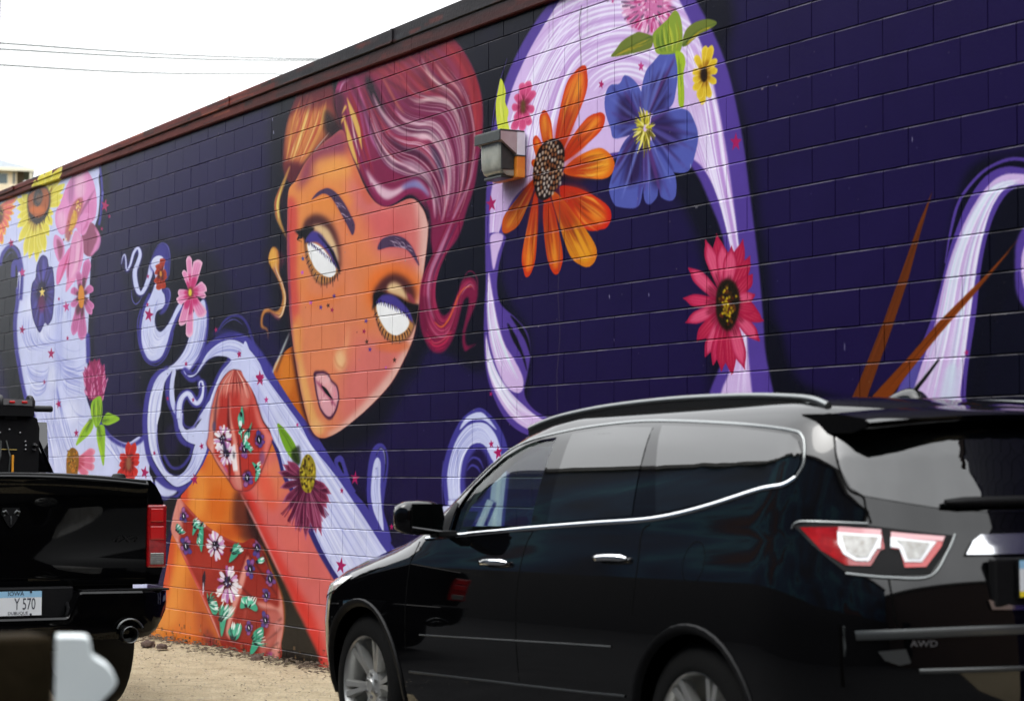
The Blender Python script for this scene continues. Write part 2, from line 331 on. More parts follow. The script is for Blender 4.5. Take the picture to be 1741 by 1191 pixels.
    blob((100,600),8,60,(176,182,230),.6); blob((60,780),40,20,(200,204,240),.5)
    clip()
    # rusty sheet-metal coping above the blocks, part painted over
    ytop=int((MZ1-4.686)*MR); CAN[:ytop]=(96,40,34)
    def wrect(x0,x1,z0,z1,c,a,sf=10):
        i0,i1=int((x0-MX0)*MR),int((x1-MX0)*MR); j0,j1=int((MZ1-z1)*MR),int((MZ1-z0)*MR); i0=max(i0,0); j0=max(j0,0)
        Mk=np.zeros((min(j1,MH)-j0+4*sf,i1-i0+4*sf),np.float32); Mk[2*sf:-2*sf,2*sf:-2*sf]=1; Mk=_blur(Mk,sf,max(1,sf//3))[2*sf:-2*sf,2*sf:-2*sf]*a; q=CAN[j0:j1,i0:i1]; Mk=Mk[:q.shape[0],:q.shape[1],None]; CAN[j0:j1,i0:i1]=q*(1-Mk)+np.array(c,np.float32)*Mk
    for _ in range(420):
        x=RNG.uniform(MX0,MX1); z=RNG.uniform(4.70,4.93); wrect(x,x+RNG.uniform(.05,.5),z,z+RNG.uniform(.008,.04),[(128,60,48),(58,24,24),(40,28,28),(146,80,62),(84,50,40),(30,28,30)][RNG.integers(6)],RNG.uniform(.4,.95),2)
    wrect(-16.9,MX1,4.70,5.15,(44,46,50),.92,30); wrect(-19.4,-17.4,4.79,4.80,(30,26,26),.8,2)
    for _ in range(120):
        x=RNG.uniform(-16.9,-11.5); z=RNG.uniform(4.69,4.86); wrect(x,x+RNG.uniform(.05,.5),z,z+RNG.uniform(.01,.05),[(120,52,46),(60,62,66),(84,44,42),(34,34,38)][RNG.integers(4)],RNG.uniform(.3,.8),4)
    wrect(-17.6,-10.5,4.69,4.79,(70,36,36),.6,12)
    # red-orange flower at the far edge
    for t in [(150,320),(135,400),(120,460),(95,520),(75,580),(45,640),(20,720),(0,640)]: petal(*a1([(-40,440),t]),11,(232,118,104),(240,190,90),(200,70,70))
    blob(a1([(-5,470)])[0],7,16,(90,60,50),.9); streaks(a1([(0,380),(30,430)]),a1([(0,470),(30,480)]),10,[(180,170,60),(60,40,40)],1.2,.9)
    # sunflower
    YEL=(226,214,74); YD=(176,140,40)
    for t in [(140,340),(138,420),(148,500),(150,580),(160,700),(205,820),(250,840),(310,870),(345,800),(378,790),(412,650),(440,560),(450,470),(525,370),(545,300),(545,210),(560,70),(470,80),(400,110),(330,180),(180,300)]: petal(*a1([(325,400),t]),13,YEL,(236,226,120),YD,(150,110,40),.62,.2)
    fill(a1([(240,300),(300,240),(380,230),(420,290),(425,380),(395,480),(330,545),(270,525),(235,430)]),(40,28,26),.95,1.6)
    fill(a1([(245,310),(310,250),(385,245),(415,310),(408,400),(370,470),(310,500),(262,460),(238,390)]),(160,84,34),1,1)
    blob(a1([(315,430)])[0],14,7,(206,110,40),.8); fill(a1([(290,290),(330,255),(360,290),(352,360),(320,402),(285,370)]),(62,54,52),1,1.5); blob(a1([(330,330)])[0],5,8,(120,84,64),.8)
    for k in range(16): x=RNG.uniform(250,400); stroke(a1([(x,500-abs(x-325)*.6),(x+RNG.uniform(-25,25),570-abs(x-325)*.6)]),(40,30,26),[1.4,.4],.8)
    COPY=CAN[:ytop].copy()
    # pink rose
    PK=(224,146,196); PKL=(236,190,214); MAU=(150,82,112); PKD=(196,96,150)
    fill(a1([(650,85),(690,62),(735,95),(785,180),(812,300),(816,420),(790,520),(700,560),(600,600),(520,640),(472,560),(470,450),(510,370),(560,230),(605,150)]),PK)
    clip(a1([(650,85),(690,62),(735,95),(785,180),(812,300),(816,420),(790,520),(700,560),(600,600),(520,640),(472,560),(470,450),(510,370),(560,230),(605,150)]))
    fill(a1([(600,180),(640,170),(625,300),(600,390),(570,300)]),(176,110,160),.8,3); fill(a1([(640,120),(700,110),(720,260),(690,330),(640,300)]),PKL,.8,4); fill(a1([(480,480),(540,440),(560,560),(520,620)]),PKL,.7,4); fill(a1([(700,440),(780,330),(800,440),(760,500)]),(214,130,182),.8,4); stroke(a1([(800,260),(740,360),(690,450),(660,540)]),(140,76,116),[.5,4,3,1],.8,2)
    clip()
    fill(a1([(760,538),(822,590),(840,650),(820,740),(772,822),(712,800),(700,720),(690,650)]),MAU,1,.5); stroke(a1([(800,580),(836,660),(815,745),(765,815)]),PK,[1,6,9,2],.9,1.5); stroke(a1([(720,640),(740,560),(775,545)]),PKL,[.5,2,.5],.8,.8)
    fill(a1([(690,470),(762,466),(752,560),(705,645),(650,600),(660,540)]),PK,1,.4); stroke(a1([(750,480),(730,560),(690,620)]),PKD,[.5,4,.5],.8,1.2)
    fill(a1([(468,640),(530,690),(545,800),(500,872),(460,780),(450,700)]),PK,1,.4); fill(a1([(480,680),(525,720),(528,800),(500,850)]),MAU,.9,2)
    fill(a1([(640,605),(692,660),(706,760),(690,900),(640,1012),(570,1030),(560,900),(590,760),(612,660)]),(222,152,194),1,.4); stroke(a1([(655,640),(660,760),(640,900),(600,1010)]),PKL,[1,6,6,1],.8,2); stroke(a1([(690,680),(680,800),(660,940)]),PKD,[.5,2.5,.5],.8,1)
    stroke(a1([(600,720),(580,850),(572,1000)]),(150,60,100),[.5,3,1],.8,1)
    fill(a1([(590,750),(575,880),(500,1052),(476,1030),(490,900),(540,820)]),(226,128,182),1,.5); stroke(a1([(585,770),(555,880),(500,1040)]),(200,70,120),[.5,3,1],.8,1); fill(a1([(570,1020),(640,1010),(600,1070),(556,1122)]),(228,150,192),1,.5)
    fill(a1([(640,350),(690,330),(700,400),(650,520),(610,620),(580,700),(550,650),(565,540),(590,430)]),(176,96,92),.85,2)
    for k in range(46): f=RNG.uniform(0,1); x=668-95*f+RNG.normal(0,16); y=350+320*f+RNG.normal(0,14); blob(a1([(x,y)])[0],1.1,2.2,[(240,220,170),(226,170,90),(150,60,60),(230,200,100)][RNG.integers(4)],.95,.4)
    fill(a1([(610,470),(645,440),(650,520),(610,600),(585,590)]),(216,170,60),.85,1.5)
    # brown-pink cosmos
    for t,w in [((398,635),13),((352,690),10),((418,760),13),((420,860),13),((412,885),9),((370,1000),15),((330,978),14),((322,770),12),((322,850),11)]: petal(*fA([(365,800),t]),w,(198,110,164),(214,136,188),(120,60,90),(74,42,52),.66,.36)
    fill(fA([(358,760),(372,758),(380,800),(374,850),(360,852),(352,810)]),(216,140,40),1,.6)
    # pansy
    PN=[(195,618),(214,632),(220,668),(238,678),(246,760),(243,830),(236,900),(216,932),(202,924),(180,966),(160,935),(146,890),(138,820),(144,750),(160,720),(164,670),(180,630)]
    fill(fA(PN),(64,56,128)); clip(fA(PN))
    for t in [(195,640),(228,700),(240,780),(232,880),(180,940),(150,860),(150,770),(170,690)]:
        stroke(fA([(190,785),t]),(92,84,176),[1,7,3],.7,2)
    for _ in range(44):
        an=RNG.uniform(0,6.28); stroke(fA([(190,785),(190+30*math.cos(an),785+90*math.sin(an)),(190+52*math.cos(an),785+165*math.sin(an))]),[(40,32,80),(110,100,190),(70,30,80)][RNG.integers(3)],[.5,2,.6],.6,.8)
    blob(fA([(190,790)])[0],9,22,(30,20,50),.9); blob(fA([(188,835)])[0],6,16,(120,30,90),.7); stroke(fA(PN[:9]),(30,26,70),1.5,.8,.8); stroke(fA(PN[9:]+PN[:1]),(30,26,70),1.5,.8,.8)
    clip(); star(fA([(190,785)])[0],9.5,(240,214,120),.6)
    # clover head with stem and leaves
    CL=[(176,58,112),(206,110,156),(140,34,84),(224,150,188),(166,50,104)]
    blob(a2([(805,730)])[0],18,35,(150,46,96),1,1.5)
    for k in range(130):
        an=RNG.uniform(0,6.28); r=math.sqrt(RNG.uniform(0,1)); x=805+92*r*math.cos(an); y=735+185*r*math.sin(an); stroke(a2([(x,y+26),(x+(x-805)*.10,y),(x+(x-805)*.2,y-26)]),CL[RNG.integers(5)],[.6,2.6,.8],.95,.3)
    G1=(146,190,52); G2=(70,96,36); G3=(186,210,60)
    fill(a2([(780,900),(850,860),(866,960),(856,1060),(815,1125),(780,1060),(766,980)]),G1,1,.5); streaks(a2([(790,890),(778,1000),(808,1110)]),a2([(850,870),(856,1000),(822,1110)]),16,[G2,G3],1.6,.8)
    for L in ([(770,1050),(700,1130),(640,1270),(700,1230),(760,1170),(790,1110)],[(860,1070),(900,1000),(950,1010),(1012,1052),(930,1100),(880,1100)],[(830,1110),(880,1110),(888,1220),(875,1445),(840,1320),(815,1190)]):
        fill(a2(L),G1,1,.6); q=a2(L); m=np.mean(q,0); stroke([q[0],m],G2,[6,2],.8,2); streaks(q[:3],[q[-1],q[-2],q[3]],8,[G3,(116,150,44)],1.3,.8)
    # half coneflower and red flower above the tailgate
    for t in [(325,332),(326,362),(324,392),(300,418)]: petal(*fB([(255,372),t]),13,(222,122,150),(232,160,182),(190,80,110),(180,70,90),.66,.4)
    fill(fB([(228,360),(240,328),(256,326),(270,350),(268,400),(258,440),(232,440)]),(140,96,32),1,.6)
    for k in range(50): blob(fB([(RNG.uniform(232,266),RNG.uniform(335,430))])[0],1.2,1.8,[(186,150,50),(90,60,24),(200,120,40)][RNG.integers(3)],.8,.4)
    for t in [(440,303),(464,306),(477,345),(478,372),(470,420),(412,345),(408,385),(404,425),(430,440),(455,440)]: petal(*fB([(441,378),t]),12,(196,44,42),(214,66,56),(120,20,24),(110,24,24),.6,.16)
    blob(fB([(441,378)])[0],4.5,12,(150,110,80),.8)
    # ------------------------------------------------ swirls
    OUT=lambda P,w:(stroke(P,VIO,w,1,1.4))
    sq=[(76,270),(86,215),(102,195),(110,240),(116,315),(142,280),(172,180),(205,145),(222,190),(205,255),(182,320),(184,400),(205,480),(232,495),(262,450),(295,360),(312,280),(345,225)]
    stroke(a3([(x,y+8) for x,y in sq]),VIO,[2,5,7,9,9,8],.8,2.5); stroke(a3(sq),LAV,[1,2,2.5,4,5,7,8,6,8,9],1,.7)
    stroke(a3([(155,470),(160,540),(185,580),(215,560),(235,520)]),(120,120,200),[.6,2,.6],.9,.6)
    fill(a3([(300,280),(330,170),(370,115),(410,108),(445,140),(452,230),(450,330),(430,400),(400,350),(330,330)]),VIO,.9,2); stroke(a3([(350,125),(400,104),(440,140),(455,230),(448,360)]),(120,118,196),[.5,1.4,.5],.9,.5)
    S2=[(310,500),(265,600),(240,700),(230,800),(240,910),(280,1000),(330,1022),(390,985),(430,890),(462,780),(502,680),(550,590),(520,585),(470,680),(430,750),(380,797),(345,765),(335,700),(350,640),(395,612),(415,570),(410,510),(390,470),(400,380),(410,280),(400,220),(365,203),(325,225),(305,280),(330,330),(340,400)]
    C2=np.mean(a3(S2),0); fill(a3(S2),VIO,1,4.5); stroke(a3(S2[:12]),VIO,10,1,1.5); fill(a3([(395,470),(440,455),(460,500),(450,580),(410,650),(370,660),(400,600),(415,530)]),VIO,.9,1.5); stroke(a3([(415,460),(445,465),(455,520),(430,610)]),(140,140,210),[.5,1.5,.5],.9,.5)
    stroke(a3([(225,620),(200,740),(215,900),(262,1020),(340,1058),(410,1010),(460,900),(480,800)]),VIO,2,.9,.7)
    fill(a3(S2),LAV,1,.6); clip(a3(S2)); streaks(a3([(240,700),(240,850),(300,980),(380,960)]),a3([(335,720),(345,800),(380,830),(460,760)]),30,[LWH,LSH,LWH],1.5,.9); blob(a3([(340,220)])[0],12,8,LWH,.6); streaks(a3([(310,530),(290,620),(260,760)]),a3([(400,530),(370,600),(330,700)]),12,[LWH,LSH],1.3,.8); clip()
    # dark-red pansy on the swirl
    for t in [(398,225),(360,270),(342,320),(425,330),(418,390),(405,460),(365,470),(345,420)]: petal(*a3([(382,345),t]),10,(168,52,30),(186,70,40),(90,24,18),(70,18,16),.7,.4)
    blob(a3([(382,345)])[0],2,5,(206,140,50),1,.6)
    S3=[(640,640),(715,545),(738,640),(738,760),(722,880),(690,975),(640,1050),(590,1105),(560,1085),(480,1100),(400,1150),(330,1210),(310,1200),(330,1160),(410,1090),(490,1040),(560,950),(600,850),(615,760)]
    fill(a3(S3),VIO,1,5); stroke(a3(S3[1:8]),VIO,7,1,1.5); fill(a3(S3),LAV,1,.7); clip(a3(S3)); streaks(a3([(640,660),(615,800),(560,970),(440,1090)]),a3([(730,640),(730,800),(690,960),(600,1060)]),26,[LWH,LSH,LSH],1.5,.9); clip(); stroke(a3([(735,760),(715,890),(680,980),(620,1070)]),VIO,[.5,3,.5],.8,.7)
    # pink cosmos
    for t,w in [((600,205),10),((560,315),8),((680,235),16),((735,440),18),((735,520),10),((715,680),18),((605,840),13),((540,750),13),((515,570),14),((515,495),12)]: petal(*a3([(615,490),t]),w,(226,150,190),(238,190,212),(200,60,120),(190,36,100),.7,.4)
    blob(a3([(615,490)])[0],5,10,(110,60,40),.9); blob(a3([(612,490)])[0],2.8,6,(222,200,70),1,.7)
    # hump + big C + dress arch
    HUMP=[(350,250),(370,285),(430,280),(470,220),(520,130),(600,60),(690,30),(780,60),(850,130),(930,240),(1000,340),(1080,470),(1130,560),(1130,760),(1060,760),(1000,740),(940,640),(880,500),(830,360),(790,290),(725,245),(660,275),(600,370),(570,470),(550,560),(545,640),(520,790),(490,900),(430,1010),(380,1062),(300,1092),(230,1045),(170,965),(120,870),(95,750),(90,600),(105,450),(140,340),(190,270),(270,225),(262,260),(215,330),(195,450),(180,560),(163,650),(168,780),(190,880),(230,975),(290,1010),(350,980),(400,900),(430,790),(380,760),(330,690),(318,600),(300,590),(270,540),(250,450),(250,350),(275,240)]
    stroke(a4([(340,250),(420,300),(480,220),(520,110),(600,40),(690,5),(790,30),(870,110),(960,240),(1060,400)]),VIO,15,1,2)
    stroke(a4([(240,235),(165,275),(115,350),(85,470),(72,620),(80,760),(105,890),(160,990),(220,1070),(300,1110),(390,1080),(450,1010),(500,920),(530,800)]),VIO,9,1,1.4); stroke(a4([(120,300),(82,420),(66,560)]),VIO,1.5,.8,.6)
    stroke(a4([(820,-30),(860,60),(850,10)]),VIO,1.5,.8,.6)
    fill(a4([(145,1040),(200,1080),(300,1120),(250,1165),(190,1160),(150,1110)]),LAV,1,.8); stroke(a4([(150,1030),(230,1095),(320,1110)]),VIO,5,1,1); stroke(a4([(130,1060),(150,1130),(200,1175),(290,1165),(350,1110)]),VIO,5,1,1.2)
    fill(a4([(430,290),(520,190),(600,150),(690,170),(640,240),(580,360),(530,500),(490,650),(440,790),(400,900),(350,960),(290,985),(230,950),(195,860),(175,760),(180,600),(210,430),(260,270),(340,260)]),BLKV,.95,3)
    blob(a4([(260,760)])[0],12,28,PUR,.8)
    for P,w in ((a4([(250,260),(235,360),(245,470),(290,590),(310,700),(350,770),(420,800)]),9),(a4([(340,250),(400,320),(470,300)]),8),(a4([(520,160),(600,130),(690,150),(620,260),(560,390),(500,520),(440,660)]),8),(a4([(205,860),(260,950),(330,950),(390,880),(420,790)]),5)): stroke(P,VIO,w,.95,1.6)
    fill(a4([(275,235),(295,260),(282,350),(285,460),(305,540),(325,600),(318,680),(300,590),(270,540),(250,450),(252,340)]),LAV,1,.5)
    sw=a4([(318,600),(320,500),(345,440),(385,420),(420,470),(450,490),(480,450),(492,390),(485,335),(465,340),(462,380)])
    stroke(sw,VIO,[14,15,16,16,14,9,5],1,2); stroke(sw,LAV,[9,9,8,9,8,7,4,3.5,2.5,1.5],1,.6); stroke(sw,LWH,[2,2.5,2,2,1,.5],.8,.7)
    fill(a4([(318,600),(345,560),(345,640),(370,680),(420,650),(480,560),(540,470),(560,500),(548,600),(500,800),(440,790),(370,760),(325,690)]),LAV,1,.7); stroke(a4([(345,570),(355,650),(420,660),(470,590)]),VIO,[2,4,4,1],.9,1); stroke(a4([(430,670),(455,630),(480,600)]),BLKV,[.5,3,.5],.7,.8)
    BAND=[(350,250),(370,285),(430,280),(470,220),(520,130),(600,60),(690,30),(780,60),(850,130),(930,240),(1000,340),(1080,470),(1130,560),(1130,760),(1060,760),(940,640),(880,500),(830,360),(790,290),(725,245),(660,275),(600,370),(570,470),(550,560),(545,640),(520,790),(480,780),(440,790),(470,700),(510,560),(560,410),(620,270),(690,175),(600,148),(520,180),(445,278),(390,300)]
    CBIG=[(520,790),(490,900),(430,1010),(380,1062),(300,1092),(230,1045),(170,965),(120,870),(95,750),(90,600),(105,450),(140,340),(190,270),(275,228),(262,262),(215,340),(195,450),(182,560),(160,650),(166,780),(190,890),(230,975),(290,1015),(350,985),(400,905),(440,780)]
    fill(a4(BAND),LAV,1,.6); fill(a4(CBIG),LAV,1,.6)
    clip(a4(BAND)); streaks(a4([(480,230),(560,110),(690,45),(820,110),(960,290),(1080,480)]),a4([(480,270),(560,150),(690,120),(780,180),(880,420),(1000,680)]),44,[LWH,LWH,LSH],1.6,.85,tmin=0); streaks(a4([(690,180),(620,280),(560,430),(500,640)]),a4([(725,230),(650,270),(590,380),(530,640)]),14,[LWH,LSH],1.6,.8); fill(a4([(760,200),(840,300),(900,460),(930,560),(870,470),(810,330)]),(190,192,236),.8,2.5); clip()
    clip(a4(CBIG)); streaks(a4([(190,280),(110,450),(95,700),(150,920),(280,1080)]),a4([(260,270),(195,450),(165,680),(210,920),(300,1010)]),36,[LWH,LWH,LSH],1.5,.85); streaks(a4([(300,1085),(420,1000),(500,850)]),a4([(300,1020),(390,930),(440,800)]),16,[LWH,LSH],1.5,.85); clip()
    stroke(a4([(158,640),(160,780),(185,890),(240,990),(320,1010)]),VIO,[.6,2,2,.5],.9,.6)
    stroke(a3([(820,800),(880,710),(950,670),(1020,690),(1070,770),(1110,900)]),VIO,[1.5,4,4,3,1.5],.95,1); stroke(a3([(840,780),(900,720),(960,700),(1020,740)]),(110,108,190),[.5,2,.5],.8,.7)
    blob(a3([(880,810)])[0],22,9,VDK,.6)
    # ------------------------------------------------ woman: back, arm, dress
    OR=(218,122,48); ORL=(232,150,66); RED=(208,50,42); PNK=(212,108,104)
    clip([(356,765),(345,790),(325,822),(308,842),(300,870),(290,920),(284,960),(275,1010),(262,1050),(238,1082),(225,1190),(640,1190),(640,1010),(592,1010),(560,930),(520,850),(500,800),(480,770),(468,745),(440,760),(380,790)],0,False)
    fill([(200,740),(700,740),(700,1200),(200,1200)],OR,1,0,False)
    fill(a5([(450,60),(520,-60),(700,-200),(760,0),(1200,700),(1200,1200),(940,1130),(840,850),(720,600),(600,360),(490,110)]),PNK,1,3)
    fill(a5([(480,80),(530,60),(610,260),(700,440),(780,590),(900,790),(960,950),(1000,1130),(945,1130),(850,880),(725,590),(610,360)]),RED,.95,9)
    fill(a5([(680,-150),(800,-60),(700,120),(640,160),(560,0)]),(222,128,90),.8,12)
    blob(a5([(800,420)])[0],16,60,(216,110,100),.6,rot=-.5); fill(a5([(560,-40),(640,-40),(690,140),(640,160)]),(222,80,64),.6,7)
    # orange back shading
    fill(a5([(60,60),(130,-40),(180,-200),(250,-200),(200,20),(140,130),(100,110)]),(206,60,46),.85,8)
    blob(a5([(200,60)])[0],16,45,ORL,.85); blob(a5([(330,130)])[0],16,30,(214,104,28),.7); fill(a5([(440,40),(520,150),(540,340),(480,350),(420,250)]),(86,34,30),.85,7); blob(a5([(400,300)])[0],22,14,(190,78,26),.7)
    fill(a5([(-60,860),(40,560),(80,420),(140,520),(60,900),(-40,1050)]),ORL,.8,9); fill(a5([(-40,700),(10,400),(50,330),(60,440),(0,760)]),(206,70,44),.75,6); fill(a5([(160,560),(280,830),(330,980),(340,1060),(200,1060),(190,800)]),(170,66,30),.7,10); blob(a5([(100,940)])[0],30,18,(222,116,36),.7); fill(a5([(250,900),(330,980),(380,1070),(270,1070)]),(120,36,50),.75,8); fill(a5([(-160,975),(100,985),(230,1010),(230,1060),(-160,1060)]),(214,84,40),.7,5)
    # black wedge with the pale edge line
    fill(a5([(500,130),(560,260),(640,430),(720,590),(800,760),(870,900),(945,1125),(680,1110),(715,960),(735,840),(722,700),(660,540),(600,400),(540,330)]),(26,22,20),1,4)
    fill(a5([(500,150),(545,250),(600,380),(560,380),(520,340)]),(70,24,28),.8,5); stroke(a5([(470,70),(530,190),(620,370),(700,540),(730,600)]),(226,150,150),[1,3.5,3,2.5,.5],.85,1.6)
    clip()
    DR=[(85,95),(130,135),(230,240),(330,312),(420,356),(480,368),(525,345),(560,352),(612,430),(652,540),(702,650),(727,760),(730,880),(716,980),(692,1090),(400,1080),(350,1000),(320,920),(280,830),(200,640),(130,490),(70,360),(40,290),(60,180)]
    DRD=(150,40,32); fill(a5(DR),DRD,1,.5); clip(a5(DR),.4)
    PKF=(224,156,144)
    fill(a5([(85,80),(120,130),(110,260),(90,380),(150,500),(60,380),(30,280),(50,180)]),(222,150,136),.9,3); stroke(a5([(70,340),(130,480),(210,650),(290,830),(340,960)]),PKF,[4,4,4,3.5,2],.95,1); stroke(a5([(100,110),(180,200),(280,290),(400,355),(480,370)]),(200,110,100),[2,3,2.5,1],.8,1.2); stroke(a5([(90,400),(150,520),(240,700),(310,850)]),(196,60,52),[2,5,4,2],.8,2)
    blob(a5([(250,480)])[0],26,26,(176,58,44),.7)
    fill(a5([(530,350),(505,430),(470,560),(440,680),(400,810),(375,930),(390,990),(370,880),(410,740),(450,600),(490,450)]),(110,26,26),.8,1.4)
    stroke(a5([(512,450),(482,570),(452,680),(412,800),(387,910),(402,960)]),PKF,[3,10,9,8,6,2],.95,1.8); stroke(a5([(452,640),(500,760),(470,900)]),(190,96,88),[1,6,1],.5,3)
    stroke(a5([(510,430),(560,500),(620,590),(690,690)]),(96,22,26),[1,4,4,2],.85,1.2); stroke(a5([(455,620),(520,690),(600,760),(720,790)]),(96,26,30),[1,4,4,2],.85,1.4)
    fill(a5([(700,640),(730,760),(732,900),(715,990),(690,1090),(640,1060),(680,960),(700,860),(690,790),(600,770),(560,730),(640,740),(700,760)]),PKF,.9,3); fill(a5([(620,790),(710,800),(715,900),(660,1000),(600,1060),(580,1000),(640,900)]),(196,112,104),.85,4)
    for P in ([(720,830),(680,860),(640,880)],[(715,890),(660,940),(600,980)],[(700,980),(660,1010),(640,1060)]): stroke(a5(P),(84,40,40),[2.5,2,.5],.7,1.4)
    stroke(a5([(520,360),(600,440),(650,560),(690,650)]),(180,90,90),[1,3,1],.6,1.5); fill(a5([(590,420),(650,540),(710,650),(690,600),(640,480)]),(40,20,24),.7,3)
    def wflower(c,r,fan=False):
        c=np.array(c,float); blob(c,r*.45,r*.6,(60,26,40),.75,3)
        for k in range(46):
            an=RNG.uniform(-.5,3.64) if fan and RNG.uniform()<.75 else RNG.uniform(0,6.28); d=np.array([.62*math.cos(an),math.sin(an)])*r*(1.15 if fan and math.sin(an)>0 else .92); r0=RNG.uniform(.28,.5); r1=RNG.uniform(.78,1.1)
            stroke([c+d*r0,c+d*(r0+r1)/2,c+d*r1],[(240,238,242),(244,242,246),(228,214,232),(206,150,200),(180,104,170),(236,232,238)][RNG.integers(6)],[r*.05,r*.17,r*.12],.95,.4)
        for k in range(16): an=RNG.uniform(0,6.28); d=np.array([.6*math.cos(an),.8*math.sin(an)])*r; stroke([c+d*.05,c+d*RNG.uniform(.3,.46)],[(26,20,40),(44,34,84),(70,40,90)][RNG.integers(3)],[r*.1,r*.16,r*.04],.95,.5)
        for k in range(5): an=RNG.uniform(0,6.28); d=np.array([.6*math.cos(an),.8*math.sin(an)])*r; stroke([c+d*.1,c+d*.3],(240,238,244),[.5,1.6,.4],.9,.2)
    def pflower(c,r,rot=0):
        blob(c,r*.4,r*.7,(50,26,50),.7,2.5)
        for k in range(6): an=k*1.05+rot+RNG.uniform(-.3,.3); rr=r*RNG.uniform(.6,1.1); petal(c,(c[0]+rr*.55*math.cos(an),c[1]+rr*math.sin(an)),r*.42,[(146,80,150),(104,64,140),(70,62,136),(160,96,150)][RNG.integers(4)],(96,50,110),(180,130,190),(36,22,50),.6,.3)
        blob(c,r*.22,r*.36,(24,18,40),.95,1); stroke([(c[0]-1,c[1]-r*.2),(c[0]+.5,c[1]+r*.2)],(240,240,248),[.6,1.8,.6],1,.2)
    GRN=(84,196,160); GRD=(40,110,96)
    def leaf(P,inv=False):
        P=[np.array(p,float) for p in P]; c=np.mean(P,0); fill([p+(1.5,2) for p in P],(60,18,22),.55,2); fill(P,(70,170,138),1,.6); n=len(P); B=P[-1]; T=P[n//2-1]; ax=T-B; L=np.hypot(*ax)+1e-6; q=np.array([-ax[1],ax[0]])/L; wd=max(abs((p-B)@q) for p in P)
        for k in range(16):
            j=RNG.uniform(-.9,.9)*wd; t0=RNG.uniform(0,.3); t1=RNG.uniform(.75,1.12); stroke([B+ax*t0+q*j*.3,B+ax*.5+q*j*.8,B+ax*t1+q*j],[(84,196,160),(60,160,130),(150,226,200),(232,246,240),(40,110,96)][RNG.integers(5)],[.6,2.6,.8],.9,.4)
        for k in range(6): j=RNG.uniform(-.7,.7)*wd; stroke([B+ax*.62+q*j*.8,B+ax*RNG.uniform(.95,1.15)+q*j],(238,246,244),[.5,2.4,.8],.9,.3)
        for k in range(5): j=RNG.uniform(-.6,.6)*wd; stroke([B+q*j*.5,B+ax*RNG.uniform(.2,.4)+q*j],(22,24,34),[2.2,2.4,.4],.85,.5)
    wflower(a5([(312,385)])[0],27); wflower(a5([(388,610)])[0],31,True)
    for c,r,o in (((117,205),15,.2),((130,390),19,.6),((568,400),17,.4),((525,530),18,.1),((648,590),18,.3),((625,690),15,.7),((620,845),17,.2),((518,890),15,.5)): pflower(a5([c])[0],r,o)
    stroke(a5([(245,540),(240,600),(238,680)]),(36,26,50),[1,6,4,1],.9,.8); stroke(a5([(237,610),(236,690)]),(232,220,236),[1,3,1],.9,.7)
    for L in ([(75,250),(105,280),(100,305),(80,305)],[(185,230),(215,240),(200,280),(172,325),(175,270)],[(218,250),(240,300),(228,425),(210,360),(212,290)],[(430,385),(470,390),(445,450),(395,490),(410,430)],[(575,470),(608,470),(598,495),(562,490)],[(260,670),(280,720),(320,730),(328,790),(300,810),(268,740)],[(350,750),(372,770),(395,750),(375,860),(350,945),(338,850)],[(465,770),(475,710),(520,700),(570,760),(560,790),(510,765)],[(390,910),(440,865),(475,880),(455,950),(420,965)],[(560,910),(600,885),(605,940),(560,1030),(520,1060),(540,970)]): leaf(a5(L))
    blob(a5([(650,1065)])[0],6,8,(160,70,140),.8); blob(a5([(690,880)])[0],5,10,(220,150,146),.6)
    clip()
    stroke(a5([(85,95),(60,180),(38,290)]),(226,160,150),[1,3,1.5],.8,1.2)
    fill(a5([(10,120),(70,100),(45,200),(20,330),(0,330)]),(24,20,26),.85,2)
    # upper dress piece
    UD=[(298,92),(350,105),(400,170),(450,280),(490,400),(530,520),(575,590),(616,660),(600,720),(540,890),(480,1030),(430,1095),(380,1112),(300,1100),(250,1030),(160,900),(100,790),(60,720),(75,650),(88,500),(110,380),(150,250),(200,160),(250,105)]
    fill(a6([(x+(8 if x>320 else -8),y) for x,y in UD]),(120,50,60),.7,1.5); fill(a6(UD),(184,56,48)); clip(a6(UD),.3)
    fill(a6([(298,80),(400,160),(440,300),(300,270),(160,300),(200,150)]),(214,134,120),.85,6)
    for k in range(24):
        x=RNG.uniform(-140,150); stroke(a6([(298+x*.15,95),(298+x*.7,200),(298+x*1.05,330)]),[(236,190,176),(110,40,40),(200,90,80),(150,50,46)][RNG.integers(4)],[1,2.4,.5],.75,.8)
    fill(a6([(90,480),(115,380),(150,260),(160,400),(130,560),(130,700),(110,790),(60,720)]),(222,150,130),.9,3); stroke(a6([(160,250),(135,400),(125,560),(118,680)]),(90,40,50),[1,4,4,1],.75,1.4); stroke(a6([(115,690),(105,790),(180,910),(250,1020)]),(228,170,160),[2,6,8,4],.7,2.4)
    stroke(a6([(240,280),(242,500),(250,700),(250,900),(252,1030)]),(92,26,30),[1,5,5,4,2],.85,1.4); stroke(a6([(252,300),(258,500),(285,640),(310,800),(320,1000),(345,1090)]),(230,160,146),[1,3,6,8,10,6],.9,2); stroke(a6([(320,620),(335,800),(345,950),(362,1105)]),(110,36,36),[1,3,3,2],.85,1)
    fill(a6([(260,1000),(350,1000),(360,1100),(300,1100)]),(206,130,120),.8,3); stroke(a6([(250,985),(360,985)]),(90,40,44),1.6,.6,.6)
    fill(a6([(440,290),(480,400),(525,530),(575,600),(615,660),(590,740),(540,880),(480,1020),(520,840),(540,680),(480,520)]),(232,134,124),.9,4); blob(a6([(380,330)])[0],9,20,(222,140,126),.6); blob(a6([(460,900)])[0],8,12,(170,44,40),.5)
